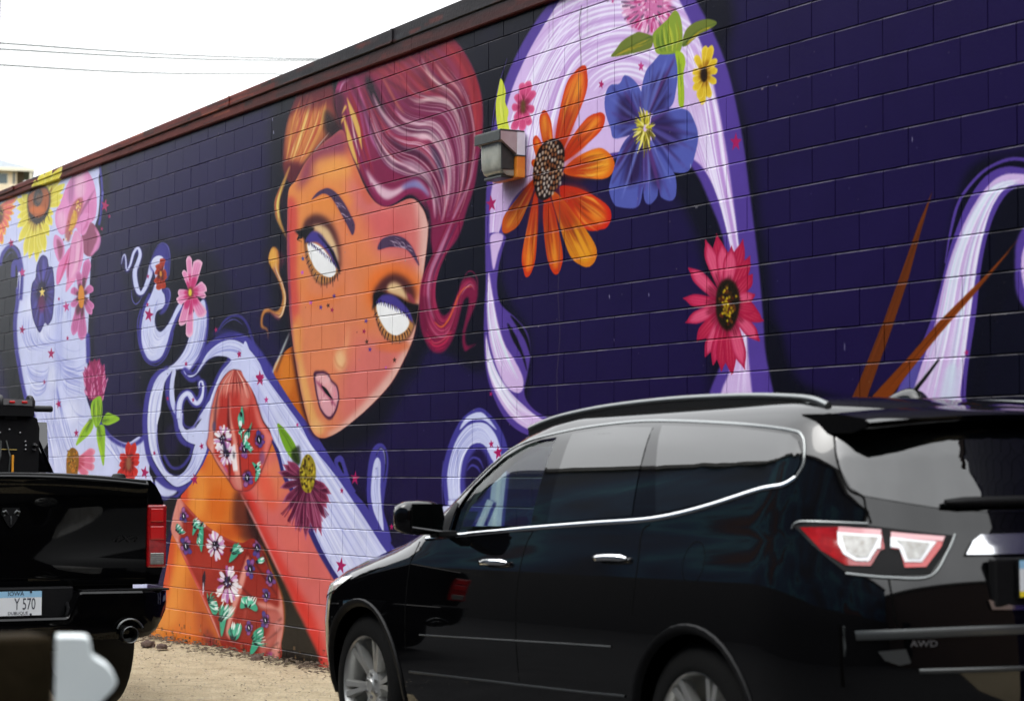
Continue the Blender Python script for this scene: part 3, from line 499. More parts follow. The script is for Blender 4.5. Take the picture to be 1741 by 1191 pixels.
    wflower(a6([(195,680)])[0],26); wflower(a6([(225,800)])[0],22); stroke(a6([(200,690),(215,770),(240,820)]),(36,30,60),[3,7,3],.85,1.2); stroke(a6([(290,720),(285,800),(300,940),(280,860)]),(240,238,242),[4,9,8,3],.9,1); stroke(a6([(285,780),(288,840)]),(70,64,76),[2,5,1],.8,1); stroke(a6([(205,900),(235,960)]),(190,110,190),[1,4,1],.7,1)
    pflower(a6([(500,680)])[0],20,.3); pflower(a6([(400,1000)])[0],19,.8); pflower(a6([(375,760)])[0],17,.1); blob(a6([(525,830)])[0],5,12,(120,80,130),.7); blob(a6([(120,570)])[0],3,9,(90,84,120),.8)
    for L in ([(355,395),(372,490),(350,560),(340,600),(320,500),(340,450)],[(340,560),(355,620),(352,680),(335,600)],[(440,530),(425,600),(390,670),(370,690),(375,630),(410,590)],[(375,690),(415,710),(435,790),(410,770),(375,740)],[(440,870),(490,900),(512,940),(480,1030),(465,1020),(470,940)]): leaf(a6(L))
    clip(); stroke(a6(UD[:8]),(60,30,40),[.6,1.4,.6],.7,.4); stroke(a6(UD[8:18]),(90,40,44),[.6,1.4,.6],.6,.4)
    # neck
    NK=b6([(150,5),(215,-30),(235,100),(265,250),(305,395),(280,400),(200,260),(105,100)])
    fill(NK,(190,100,30),1,.8); clip(NK); blob(b6([(170,110)])[0],12,36,(216,130,46),.8); fill(b6([(205,-20),(240,60),(300,390),(330,400),(260,300),(225,140)]),(60,26,26),.9,5); clip()
    stroke(b2([(310,820),(240,990),(165,1160)]),(206,214,206),[1,3.5,3.5,2],.9,1.6); stroke(b2([(325,830),(270,960),(200,1150)]),(60,40,50),[1,3,2],.7,1.5)
    # diagonal ribbon
    RB=[(-40,-60),(0,20),(100,170),(230,345),(300,470),(420,620),(530,780),(645,960),(760,1150),(560,1250),(440,1140),(350,990),(290,860),(225,720),(165,610),(135,500),(100,430),(60,310),(0,190),(-60,80)]
    fill(b6([(10,-20),(30,-5),(120,130),(215,275),(310,395),(400,540),(480,660),(580,780),(690,950),(860,1180),(740,1200),(620,960),(500,780),(300,480),(100,190)]),VIO,1,.8)
    fill(b6([(415,560),(430,520),(455,525),(475,580),(500,660),(520,700),(480,690)]),VIO,1,.8); fill(b6([(432,560),(445,552),(462,610)]),BLKV,1,.5)
    stroke(b6([(100,440),(135,520),(165,625),(225,735),(285,870),(345,1000),(440,1160)]),VDK,[5,8,9,10,12,12,12],1,1)
    fill(b6(RB),LAV,1,.6); clip(b6(RB)); streaks(b6([(0,20),(230,345),(420,620),(645,960),(760,1150)]),b6([(0,190),(100,430),(225,720),(350,990),(440,1140)]),90,[LWH,LWH,LSH,(190,192,234)],2.2,.7); fill(b6([(0,120),(60,240),(120,420),(60,320),(0,200)]),(190,192,236),.8,3); clip()
    # purple coneflower with leaf
    fill(b6([(124,357),(165,390),(215,465),(237,555),(190,525),(150,455)]),(120,166,40),1,.5); stroke(b6([(130,370),(180,450),(225,545)]),(60,90,26),[.5,2,4],.7,1); streaks(b6([(130,375),(170,430),(200,500)]),b6([(150,385),(195,450),(225,530)]),8,[(160,200,60),(70,110,30)],1.4,.7); fill(b6([(195,500),(235,470),(240,560),(210,560)]),(24,30,20),.75,2)
    EC=[(96,24,56),(120,38,74),(70,14,44),(200,124,152)]
    for t in [(125,600),(150,562),(175,545),(135,680),(150,760),(175,800),(190,850),(215,900),(240,905),(268,945),(290,860),(320,915),(350,925),(365,840),(380,790),(392,760),(398,712),(375,680)]: petal(*b6([(275,640),t]),12,EC[RNG.integers(3)],(178,96,128),(206,140,166),(50,10,34),.6,.12)
    for _ in range(40): f=RNG.uniform(0,1); stroke(b6([(255+40*f,680),(150+230*f,800+60*math.sin(3.1*f)),(140+250*f,800+110*math.sin(3.1*f))]),EC[RNG.integers(4)],[1,2.2,.5],.6,.5)
    fill(b6([(262,522),(290,515),(315,560),(318,620),(300,690),(270,705),(245,670),(238,590)]),(150,136,40),1,.6)
    for k in range(80): an=RNG.uniform(0,6.28); r=math.sqrt(RNG.uniform(0,1)); blob(b6([(278+36*r*math.cos(an),612+92*r*math.sin(an))])[0],1.6,2.8,[(206,190,60),(90,74,24),(190,160,50),(60,44,20)][RNG.integers(4)],.9,.4)
    # teardrop and ring swirls
    fill(c8([(470,285),(520,330),(545,450),(530,620),(510,760),(500,900),(540,1050),(570,1190),(500,1200),(440,1060),(380,950),(345,800),(345,620),(370,420),(410,320)]),VIO,1,.8); stroke(c8([(430,400),(470,330),(510,380),(520,500),(500,640)]),INK,[.6,3,.6],.9,.7); stroke(c8([(440,375),(475,335),(505,380),(515,480)]),(190,194,236),[.5,2,.5],.9,.5)
    fill(c8([(440,418),(468,450),(474,540),(470,700),(480,850),(500,1090),(450,1010),(405,900),(383,760),(390,600),(410,470)]),LAV,1,.7); streaks(c8([(420,470),(395,700),(440,960)]),c8([(460,470),(465,700),(490,1040)]),10,[LWH,LSH],1.4,.8); stroke(c8([(425,560),(440,510),(445,620),(430,800)]),LSH,[.5,1.5,.5],.9,.5)
    RO=[(1370,-40),(1480,20),(1580,160),(1640,330),(1640,500),(1600,700),(1500,900),(1150,900),(1080,860),(1045,720),(1040,560),(1075,380),(1140,200),(1230,50)]
    fill(c8(RO),VIO,1,1); stroke(c8([(1050,900),(1035,650),(1050,450)]),(110,108,190),1,.8,.5)
    fill(c8([(1375,0),(1450,40),(1540,165),(1440,85),(1370,70),(1290,85),(1200,165),(1260,50)]),LAV,1,.7)
    RI=[(1370,95),(1460,120),(1540,230),(1580,380),(1570,520),(1500,440),(1470,380),(1430,310),(1370,285),(1300,310),(1245,400),(1215,520),(1205,700),(1230,880),(1120,880),(1090,700),(1088,560),(1120,400),(1180,240),(1270,130)]
    fill(c8(RI),LAV,1,.7); clip(c8(RI)); streaks(c8([(1100,850),(1095,560),(1150,320),(1290,130),(1420,120),(1540,300)]),c8([(1210,850),(1210,560),(1250,400),(1350,290),(1430,310),(1500,430)]),30,[LWH,LSH,LSH],1.6,.8); clip()
    fill(c8([(1370,340),(1440,400),(1480,560),(1430,760),(1330,850),(1270,760),(1250,600),(1290,430)]),(34,26,66),1,3); stroke(c8([(1270,470),(1320,420),(1380,440),(1420,520)]),VIO,[1,4,4,1],1,.7); stroke(c8([(1265,540),(1310,490),(1360,510),(1390,560)]),VIO,[1,4,4,1],1,.7)
    for P,w in (([(850,800),(846,840),(840,900),(838,1010)],24),([(768,850),(772,900),(790,930),(812,900),(834,850)],12),([(762,860),(764,930),(770,1010)],20)): stroke(P,VIO,w+11,1,1.2); stroke(P,LAV,w,1,.7); stroke(P,LWH,w*.3,.8,1.5)
    # ------------------------------------------------ right arch of lilac hair
    AO=[(830,560),(825,420),(828,300),(838,220),(858,140),(890,70),(930,10),(980,-50),(1090,-70),(1160,-30),(1205,40),(1238,120),(1262,230),(1278,350),(1290,450),(1298,540),(1302,600),(1318,680),(1330,760),(1190,760),(1205,672),(1228,610),(1240,540),(1235,460),(1228,400),(1205,340),(1180,290),(1140,260),(1000,280),(900,330),(855,400),(848,450)]
    fill(AO,PV,1,1.4); stroke([(862,100),(845,160),(835,230)],PV,[.6,1.6,1.2],.9,.5)
    AI=[(834,520),(832,440),(834,340),(842,290),(850,235),(868,160),(898,90),(940,20),(985,-40),(1085,-55),(1140,-20),(1180,50),(1205,110),(1225,200),(1240,290),(1254,400),(1265,490),(1270,560),(1272,600),(1280,680),(1290,760),(1215,760),(1225,672),(1240,630),(1252,560),(1250,480),(1242,420),(1225,350),(1205,300),(1180,272),(1130,250),(1000,270),(890,320),(850,390),(842,440)]
    fill(AI,LIL,1,.9); clip(AI)
    streaks([(850,330),(870,200),(930,70),(1010,-30)],[(930,320),(950,200),(985,110),(1060,60)],60,[LILW,LILW,(196,160,216)],2.6,.9)
    for k in range(26):
        r=22+k*9.5; cx,cy=1062,190; st=[(cx+r*.9*math.cos(t),cy-r*.92*math.sin(t)) for t in np.linspace(.35+.0*k,2.55,9)]
        stroke(st,LILW if k%4 else (196,160,216),[1,4.4,4.4,1],.85,.9)
    streaks([(1150,40),(1190,140),(1210,260),(1245,440),(1268,640)],[(1195,60),(1225,200),(1240,300),(1262,440),(1275,640)],34,[LILW,LILW,(190,150,214)],2.6,.9)
    streaks([(1155,170),(1185,260),(1230,380),(1255,520),(1230,700)],[(1190,170),(1215,280),(1245,420),(1268,560),(1270,740)],40,[LILW,(196,160,216),(232,222,246)],2.4,.9)
    streaks([(836,500),(836,400),(842,320)],[(842,470),(862,380),(880,330)],10,[LILW,(190,150,214)],2,.8)
    clip()
    # left tail of the arch
    fill(fH([(252,0),(345,0),(330,80),(310,160),(305,260),(325,340),(400,410),(455,480),(470,580),(455,680),(440,780),(480,850),(560,900),(640,920),(760,900),(760,1040),(560,990),(450,980),(360,920),(290,800),(250,660),(240,480),(245,300),(262,140)]),PV,1,1)
    fill(fH([(275,0),(335,0),(310,90),(288,170),(275,90)]),LIL,1,.6)
    T1=[(262,180),(285,300),(310,430),(345,540),(395,620),(432,700),(430,760),(400,775),(350,740),(300,640),(265,500),(255,340)]; fill(fH(T1),LIL,1,.6); clip(fH(T1)); streaks(fH([(262,200),(262,400),(300,600),(380,740)]),fH([(270,240),(310,450),(370,600),(425,720)]),14,[LILW,(216,232,240)],2,.9); clip()
    T2=[(250,490),(270,580),(310,680),(370,770),(440,840),(520,900),(640,940),(720,980),(600,1000),(480,965),(380,900),(300,780),(255,640)]; fill(fH(T2),LIL,1,.6); clip(fH(T2)); streaks(fH([(250,520),(270,700),(370,880),(520,980)]),fH([(255,500),(300,650),(420,820),(600,920)]),20,[LILW,(216,232,240)],2.2,.9); clip()
    fill(fH([(355,430),(400,500),(440,600),(452,670),(425,590),(380,510)]),INK,.95,.7); fill(fH([(370,395),(430,450),(462,520),(470,590),(440,510)]),INK,.95,.7)
    # right-hand ribbon
    R0=[(1208,470),(1240,300),(1280,190),(1350,95),(1430,50),(1520,40),(1640,60),(1680,200),(1600,200),(1540,200),(1500,360),(1490,560),(1540,700),(1640,700),(1640,760),(1500,760)]
    stroke(fF([(1208,470),(1235,320),(1270,210),(1350,110),(1430,62),(1500,48),(1580,70),(1650,140)]),PV,[2,5,5,5,6,7,7],1,.8)
    fill(fF([(1000,1020),(1100,820),(1150,700),(1190,560),(1230,400),(1290,240),(1360,130),(1440,82),(1527,85),(1640,120),(1660,200),(1600,180),(1527,160),(1470,180),(1420,250),(1380,360),(1350,520),(1330,700),(1300,900),(1290,1040),(1290,1160),(980,1160)]),PV,1,1)
    R1=[(1050,1060),(1120,860),(1165,720),(1200,560),(1240,420),(1300,280),(1370,170),(1440,115),(1527,110),(1640,130),(1640,170),(1527,150),(1450,170),(1395,250),(1360,370),(1335,500),(1310,680),(1290,840),(1270,1000),(1265,1160),(1000,1160)]
    fill(fF(R1),LIL,1,.8); clip(fF(R1)); streaks(fF([(1080,1040),(1170,720),(1240,430),(1370,180),(1527,115)]),fF([(1265,1040),(1300,760),(1355,390),(1440,180),(1527,150)]),70,[LILW,(196,224,232),LILW,(196,160,216)],2.6,.9); fill(fF([(1180,1100),(1210,900),(1260,900),(1240,1100)]),(206,226,236),.6,3); clip()
    fill(fF([(1000,1030),(1040,950),(1110,840),(1090,950),(1060,1030)]),(92,86,160),.9,2)
    fill(fF([(1400,430),(1440,250),(1490,190),(1540,190),(1560,300),(1480,560),(1400,760),(1370,1000),(1310,1060),(1340,760)]),BLKV,.95,3)
    fill(fF([(1500,370),(1560,300),(1660,330),(1660,760),(1560,680),(1500,600),(1490,480)]),PV,1,1.2); fill(fF([(1522,420),(1580,340),(1680,340),(1680,640),(1560,620),(1522,540)]),LIL,1,1)
    # thorn-like brown spikes
    fill(fF([(1158,175),(1110,340),(1060,530),(990,740),(915,950),(870,1080),(800,1080),(860,950),(960,700),(1040,480),(1100,310)]),(106,52,22),1,.6,False); streaks(fF([(1140,230),(1050,470),(840,1020)]),fF([(1120,300),(1030,560),(880,1020)]),12,[(136,64,26),(84,42,20)],3,.6)
    fill(fF([(1515,360),(1450,440),(1370,540),(1330,590),(1240,690),(1180,760),(1110,850),(1040,940),(970,1040),(880,1060),(920,1000),(1050,860),(1180,710),(1290,600),(1400,490)]),(122,58,20),1,.6,False); streaks(fF([(1480,410),(1300,600),(930,1010)]),fF([(1440,460),(1250,680),(990,1000)]),12,[(150,72,28),(92,44,18)],3,.6)
    # ------------------------------------------------ arch flowers
    CP=[(196,48,92),(214,84,122),(178,36,72)]
    for t in [(1385,-10),(1330,20),(1410,30),(1515,18),(1460,50),(1550,100),(1565,190),(1575,290),(1245,160),(1220,310),(1230,430),(1285,525),(1330,600),(1370,640),(1410,670),(1460,685),(1525,660),(1600,520),(1620,420),(1590,370)]: petal(*fH([(1438,340),t]),22,CP[RNG.integers(3)],(168,30,70),(228,120,140),(120,20,50),.6,.14)
    fill(fH([(1440,215),(1480,240),(1500,310),(1490,400),(1455,465),(1415,455),(1385,390),(1385,290),(1405,235)]),(34,26,16),1,1.5)
    for k in range(70): an=RNG.uniform(0,6.28); r=RNG.uniform(.0,.95); blob(fH([(1441+50*r*math.cos(an),340+112*r*math.sin(an))])[0],2.2,3,[(88,34,18),(60,40,20),(110,60,26)][RNG.integers(3)],.8,.7)
    for k in range(34): blob(fH([(1438+RNG.normal(0,16),350+RNG.normal(0,46))])[0],2,2.6,[(206,182,40),(170,140,30)][RNG.integers(2)],.85,.6)
    # orange gerbera
    OP=((220,104,30),(206,66,24),(150,44,20))
    def opetal(b,t,w,c=(210,98,28),e=(196,56,22),fat=.62,tip=.28): petal(*b4([b,t]),w,c,e,(170,70,24),(170,40,20),fat,tip); B=np.array(b4([b])[0]); T=np.array(b4([t])[0]); stroke([B*.4+T*.6,B*.1+T*.9],(232,160,50),[2,w*.3,2],.7,w*.1); D=T-B; Q=np.array([-D[1],D[0]])/(np.hypot(*D)+1e-6); [stroke([B+D*a0+Q*j*w*.5,B+D*(a0+a1)/2+Q*j*w*.85,B+D*a1+Q*j*w*.8],cc,[.4,max(1.2,w*.07),.4],.55,.7) for a0,a1,j,cc in [(RNG.uniform(.1,.4),RNG.uniform(.6,.93),RNG.uniform(-.46,.46),[(150,52,20),(236,176,70),(190,80,24),(120,50,24)][RNG.integers(4)]) for _ in range(14)]]
    opetal((300,560),(265,275),20); opetal((260,600),(222,410),16,(214,84,24)); opetal((270,610),(205,540),14)
    opetal((335,520),(480,35),38,(228,120,40)); opetal((370,540),(580,290),34,(222,104,34)); opetal((380,600),(640,545),52,(230,150,40),(214,100,26)); opetal((360,690),(610,890),58,(206,84,24),(196,36,24)); opetal((320,720),(515,1105),44,(214,146,34),(206,120,28),.64,.34); opetal((280,720),(335,1150),29); opetal((225,720),(175,1165),25,(218,104,30)); opetal((215,650),(55,930),30,(196,96,30),(190,80,24)); 
    fill(b4([(285,435),(340,430),(375,480),(372,570),(350,660),(290,745),(235,740),(210,650),(212,570),(240,480)]),(30,18,16),1,1)
    for k in range(86):
        an=k*2.39996; r=math.sqrt(k/86); x=293+r*(80*math.cos(an)+18*math.sin(an)*-1); y=588+r*152*math.sin(an)
        stroke(b4([(x,y+11),(x+2,y-11)]),[(226,214,204),(200,150,110),(150,90,54),(214,190,170)][RNG.integers(4)],[1.2,3.6,2.4],.95,.6)
    # small pink daisy, yellow leaf
    for t in [(190,118),(152,128),(218,172),(118,190),(215,275),(95,262),(100,380),(190,355),(150,385),(120,330),(180,330)]: petal(*b4([(155,255),t]),13,(206,80,128),(220,110,150),(170,40,90),(120,30,60),.66,.34)
    blob(b4([(155,255)])[0],4,12,(90,70,30),.9)
    fill(b4([(38,105),(62,170),(60,230),(78,280),(72,330),(84,400),(30,400),(14,330),(10,240),(22,170)]),(206,214,72),1,.5); streaks(b4([(38,120),(30,240),(40,380)]),b4([(48,140),(50,260),(60,390)]),10,[(150,170,50),(226,230,120)],1.6,.8)
    # blue hellebore
    BL=(86,94,172); BLD=(48,44,112)
    def bpet(P,dk):
        fill(b5(P),BL,1,.4); clip(b5(P)); c=np.array([250,700]); 
        m=np.mean(np.array(P),0); fill(b5([tuple(c),tuple(c+(np.array(P[1])-c)*.75),tuple(c+(m-c)*1.15),tuple(c+(np.array(P[-2])-c)*.75)]),(46,30,76),.95,8)
        for _ in range(30): t=np.array(P[RNG.integers(len(P))])*RNG.uniform(.6,1)+m*0; q=c+(np.array(P[RNG.integers(len(P))])-c)*RNG.uniform(.8,1.02); stroke(b5([tuple(c),tuple((c+q)/2+RNG.normal(0,8,2)),tuple(q)]),[(116,128,204),(70,48,116),(56,56,128),(104,60,126),(40,28,72),(96,108,190)][RNG.integers(6)],[1,4.5,1.5],.6,1.6)
        clip()
    bpet([(240,720),(90,780),(60,720),(30,620),(32,530),(60,480),(110,470),(140,425),(190,450),(230,510),(248,600)],1)
    bpet([(240,600),(235,500),(260,400),(300,350),(350,295),(400,272),(435,300),(438,400),(430,500),(400,600),(300,640)],1)
    bpet([(300,640),(400,610),(490,620),(530,680),(552,760),(540,850),(500,960),(420,970),(360,940),(320,860),(290,760)],1)
    bpet([(240,740),(160,770),(110,850),(75,960),(52,1060),(75,1140),(110,1165),(210,1165),(240,1080),(260,900)],1)
    bpet([(250,800),(245,1000),(250,1120),(280,1150),(320,1110),(330,1060),(345,1110),(400,1130),(428,1090),(420,980),(340,900),(300,800)],1)
    for k in range(90):
        an=RNG.uniform(0,6.28); x=250+78*math.cos(an)*RNG.uniform(.3,1); y=740+150*math.sin(an)*RNG.uniform(.3,1.05); stroke(b5([(250+(x-250)*.3,720+(y-720)*.3),((250+x)/2+6,(720+y)/2),(x,y)]),[(206,196,60),(170,156,40),(110,100,34),(236,226,140)][RNG.integers(4)],[1,3,3.4,1],.9,.5)
    # clover at the top with leaves
    blob(b5([(275,60)])[0],40,40,(206,120,170),1,4)
    for k in range(170):
        an=RNG.uniform(0,6.28); r=math.sqrt(RNG.uniform(0,1)); x=275+140*r*math.cos(an); y=50+115*r*math.sin(an); d=np.array([x-290,y-20])*.2; stroke(b5([(x-d[0],y-d[1]),(x,y),(x+d[0]*.8,y+d[1]*.8)]),[(236,196,220),(224,160,200),(186,60,120),(240,220,234),(120,90,120),(200,110,160)][RNG.integers(6)],[1,4.2,3],.9,.5)
    GL=(134,156,54)
    fill(b5([(300,190),(380,110),(420,60),(450,90),(465,170),(460,270),(430,300),(330,305),(305,260)]),GL,1,.5); streaks(b5([(310,200),(310,260),(340,300)]),b5([(430,80),(455,200),(440,300)]),26,[(90,120,40),(196,200,70),(160,150,40)],3,.75)
    for P in ([(295,205),(240,185),(205,185),(130,230),(90,280),(65,318),(120,315),(190,300),(280,275),(298,240)],[(465,260),(480,180),(530,130),(610,108),(660,130),(620,165),(540,205),(500,250)]):
        fill(b5(P),(110,122,50),1,.5); m=[P[0],tuple(np.mean(P,0)),P[len(P)//2]]; streaks(b5(m),b5([P[-1],tuple((np.mean(P,0)+np.array(P[-3]))/2),P[len(P)//2+1]]),16,[(204,174,54),(190,160,40),(84,110,44)],3,.8); stroke(b5(m),(74,98,40),[4,3,1],.7,1)
    fill(b5([(425,292),(465,300),(482,350),(470,420),(475,520),(470,600),(445,590),(438,480),(436,380)]),(160,186,50),1,.5); streaks(b5([(440,310),(445,450),(455,590)]),b5([(470,320),(468,450),(468,580)]),10,[(196,206,60),(110,140,40)],2,.8)
    for t in [(595,258),(630,255),(655,330),(662,390),(655,470),(620,550),(575,590),(560,560),(530,510),(525,460),(520,400),(540,310)]: petal(*b5([(585,420),t]),12,(222,190,50),(232,206,84),(170,120,30),(150,100,24),.66,.3)
    blob(b5([(585,420)])[0],6,13,(40,26,16),1,1.2)
    # ------------------------------------------------ woman's hair (behind the face)
    HM=(124,32,72)
    HAIR=b1([(385,400),(395,300),(440,215),(500,200),(560,190),(640,140),(720,90),(800,40),(900,-10),(1010,-30),(1090,20),(1160,110),(1220,230),(1260,380),(1265,560),(1240,740),(1215,900),(1170,1040),(1120,1200),(1040,1300),(980,1330),(950,1200),(945,1080),(900,1000),(830,950),(740,1000),(680,1025),(620,990),(560,880),(510,780),(450,640),(420,520)])
    fill(HAIR,HM,1,1.6); clip(HAIR,1)
    RD=[(150,34,50),(176,50,62),(110,30,80),(160,70,110),(96,26,60)]; HL=[(226,196,206),(236,214,216),(196,140,168),(214,170,190)]
    fill(b1([(560,180),(700,80),(900,-30),(1080,20),(1200,200),(1260,420),(1255,600),(1200,560),(1150,420),(1000,350),(860,370),(760,330),(650,260)]),(150,44,60),.85,8)
    fill(b1([(570,240),(640,330),(690,480),(700,560),(620,480),(580,360)]),(20,18,26),.9,4)
    g=[ [(470,290),(540,420),(600,600),(680,760),(790,830),(880,840),(950,900),(985,1010),(985,1130)],
        [(520,300),(600,470),(660,620),(750,720),(850,770),(930,840),(985,940),(1010,1050),(1020,1130)],
        [(590,330),(660,480),(740,580),(830,600),(920,600),(1000,680),(1050,800),(1060,950),(1030,1120)],
        [(650,270),(720,400),(800,480),(900,520),(980,540),(1040,620),(1085,760),(1085,950),(1050,1120)],
        [(720,140),(770,290),(840,380),(950,400),(1060,420),(1120,520),(1150,680),(1140,880),(1080,1100)],
        [(800,60),(860,180),(950,280),(1060,340),(1130,430),(1170,580),(1170,760),(1140,950),(1070,1140)],
        [(940,-20),(1000,120),(1090,220),(1160,330),(1200,460),(1220,620),(1200,800),(1160,980),(1080,1180)] ]
    for i in range(6): streaks(b1(g[i]),b1(g[i+1]),46,RD+[(140,50,96),(90,20,50)],3.4,.75,soft=1.2)
    streaks(b1([(430,420),(440,500),(500,700),(560,860)]),b1([(470,290),(540,450),(580,640),(640,860)]),36,RD+[(150,60,110)],3,.75,soft=1)
    for i,n in ((0,18),(1,14),(2,16),(3,12),(4,10)): streaks(b1(g[i]),b1(g[i+1]),n,HL,2.2,.7,soft=.9,tmin=.15)
    streaks(b1([(560,190),(700,300),(820,360)]),b1([(900,-20),(1100,180),(1200,400)]),70,[(176,60,60),(96,26,44),(190,80,84),(120,40,80),(140,60,100)],4.5,.6,soft=1.6)
    streaks(b1([(1000,0),(1140,180),(1210,420),(1200,700)]),b1([(1090,40),(1220,260),(1255,480),(1235,720)]),30,[(176,44,52),(110,26,44),(196,70,76)],4.5,.6,soft=1.6)
    # bold highlights
    def hi(P,w,a=.85,c=(232,206,214)): stroke(b1(P),c,w,a,1.5)
    fill(b1([(570,800),(640,880),(720,920),(800,890),(880,870),(930,920),(950,960),(900,920),(830,900),(760,950),(690,980),(630,940),(590,870)]),(226,196,208),.9,3); fill(b1([(780,900),(860,860),(920,910),(945,960),(880,915),(820,920)]),(104,110,170),.75,3)
    hi([(600,880),(640,960),(690,1000),(760,975),(830,925),(900,935),(950,1010)],[2,6,8,8,7,4,2],.95,(140,36,84)); hi([(560,820),(600,930),(660,1000),(720,1000)],[2,4,4,1],.9,(128,26,74))
    fill(b1([(690,720),(760,750),(850,750),(930,810),(960,860),(880,830),(800,800),(730,790)]),(216,180,198),.85,4)
    fill(b1([(840,590),(900,580),(980,590),(1020,640),(1050,740),(1050,800),(1010,700),(960,630),(890,620)]),(230,196,206),.9,3)
    hi([(610,350),(650,440),(720,530),(800,580),(870,600)],[1,5,8,6,2]); hi([(740,440),(800,510),(880,530),(960,520),(1020,570),(1060,680),(1080,800)],[1,4,5,5,4,3,1],.85); hi([(820,370),(880,395),(960,380),(1040,390),(1090,440),(1120,520)],[1,6,8,8,5,1],.9,(236,206,200)); hi([(900,140),(940,220),(1010,300),(1080,350),(1130,420)],[1,6,7,5,1],.75,(224,190,180)); hi([(980,170),(1040,250),(1110,310),(1150,380)],[1,5,5,1],.75,(224,190,190))
    hi([(660,240),(710,330),(760,420),(800,470)],[1,4,4,1],.6,(214,140,90)); hi([(1140,440),(1160,560),(1165,680),(1150,850)],[1,5,4,1],.7,(206,120,160)); hi([(1225,700),(1190,860),(1130,1000),(1060,1150)],[1,4,5,2],.7,(206,150,180)); hi([(590,430),(640,580),(700,680)],[1,4,1],.8); hi([(640,640),(720,760),(820,810)],[1,5,1],.8); hi([(870,770),(940,860),(970,960),(980,1090)],[1,6,6,1],.85); hi([(1030,640),(1060,780),(1060,930),(1020,1110)],[1,4,4,1],.8); hi([(520,300),(560,430),(600,600),(640,690)],[2,6,6,1],.75,(196,120,170))
    fill(b1([(700,590),(790,660),(880,690),(950,760),(860,720),(760,680)]),(70,30,66),.8,4); fill(b1([(940,640),(1000,700),(1030,800),(1030,900),(1000,800),(960,700)]),(44,40,70),.75,3); fill(b1([(740,760),(830,790),(760,800)]),(120,50,90),.7,3)
    for i in range(6): streaks(b1(g[i]),b1(g[i+1]),6,[(70,14,42),(56,16,44)],4,.5,soft=1.6); streaks(b1(g[i]),b1(g[i+1]),3,[(240,218,220),(236,200,206)],1.5,.8,soft=.6,tmin=.1)
    # roll of the quiff with yellow flashes
    stroke(b1([(400,430),(395,340),(430,260),(490,240),(530,300)]),(176,60,120),[2,8,9,7,2],.85,3); stroke(b1([(405,360),(430,290),(470,265)]),(226,170,206),[.8,3,.8],.8,1)
    fill(b1([(380,360),(400,330),(440,380),(430,500),(420,570),(390,500)]),(60,20,40),.8,4)
    for P,w in (([(455,370),(490,470),(520,560),(545,680)],[1,9,8,1]),([(450,420),(425,470)],[5,1]),([(440,480),(415,540)],[5,1]),([(440,500),(470,620),(500,720),(530,800)],[3,8,6,1])): stroke(b1(P),(222,182,92),w,.95,1.2)
    stroke(b1([(480,480),(500,600),(530,720)]),(236,220,206),[1,3,1],.8,1)
    clip()
    # left hair: yellow and red
    LH=b1([(170,330),(230,260),(300,240),(370,300),(380,420),(420,560),(380,590),(320,640),(250,740),(180,850),(120,880),(75,800),(80,640),(110,480)])
    fill(LH,(120,40,44),.95,4); clip(LH,2)
    fill(b1([(100,500),(200,440),(330,420),(360,520),(300,640),(200,760),(110,760),(85,640)]),(206,130,70),.8,8); streaks(b1([(190,340),(130,520),(85,760)]),b1([(340,380),(300,560),(180,800)]),60,[(226,184,92),(216,150,76),(170,60,50),(190,90,60),(234,206,130)],3,.8,soft=1); fill(b1([(160,300),(330,240),(380,340),(300,430),(180,440)]),(100,32,44),.7,9); fill(b1([(330,440),(420,560),(360,600),(320,560)]),(20,16,24),.8,5); stroke(b1([(350,580),(270,680),(200,800)]),(200,200,190),[.6,2.5,.6],.8,.8); fill(b1([(100,760),(190,770),(170,860),(110,870)]),(84,24,40),.8,5)
    clip()
    stroke(b1([(115,780),(70,900),(40,990),(45,1080),(75,1160),(110,1230)]),(200,150,80),[2,6,9,8,4,1],.95,1.5); stroke(b1([(70,890),(42,1000),(50,1090)]),(232,214,120),[1,4,2],.8,1); stroke(b1([(80,900),(70,1000),(90,1100)]),(60,24,40),[1,4,1],.7,1.4)
    stroke(b1([(60,900),(30,1000),(40,1100)]),(170,50,60),[1,2.5,1],.6,1)
    # ------------------------------------------------ face
    FACE=fC([(212,905),(250,850),(300,760),(370,680),(430,632),(485,600),(515,690),(555,790),(605,905),(660,972),(725,986),(830,945),(890,1000),(918,1080)])+fD([(855,60),(850,150),(832,300),(812,450),(788,600),(750,700),(680,830),(580,940),(470,1035),(395,1082),(345,1091),(310,1062),(283,990),(250,850),(225,700),(207,560),(196,400),(190,200),(192,60)])
    fill([(x+(2 if x>600 else -3),y+2) for x,y in FACE],(60,26,40),.9,4)
    fill(FACE,(216,130,92),1,.8); clip(FACE,.6)
    FQ=fD
    fill(FQ([(150,-300),(400,-300),(480,-100),(420,80),(300,200),(260,400),(150,600)]),(224,142,76),.85,18)
    fill(FQ([(480,-120),(640,-60),(860,-60),(870,150),(820,300),(640,240),(540,160)]),(208,112,112),.9,16); fill(FQ([(790,-60),(880,-60),(870,150),(840,300),(810,320),(810,100)]),(222,184,174),.85,8)
    fill(FQ([(450,560),(620,640),(790,600),(700,830),(560,960),(440,1040),(440,800)]),(208,112,110),.85,18)
    stroke(FQ([(860,100),(845,260),(825,420),(795,600),(740,730),(670,840),(570,945),(460,1045),(380,1080)]),(226,188,178),[3,10,14,16,22,24,20,16,6],.85,6)
    fill(FQ([(180,0),(235,0),(235,300),(245,500),(225,560),(190,400)]),(204,76,72),.9,5); stroke(FQ([(190,0),(192,200),(198,400),(210,560),(232,720),(262,880),(300,1020)]),(110,50,110),[2,5,5,4,3,3,2],.7,2.4)
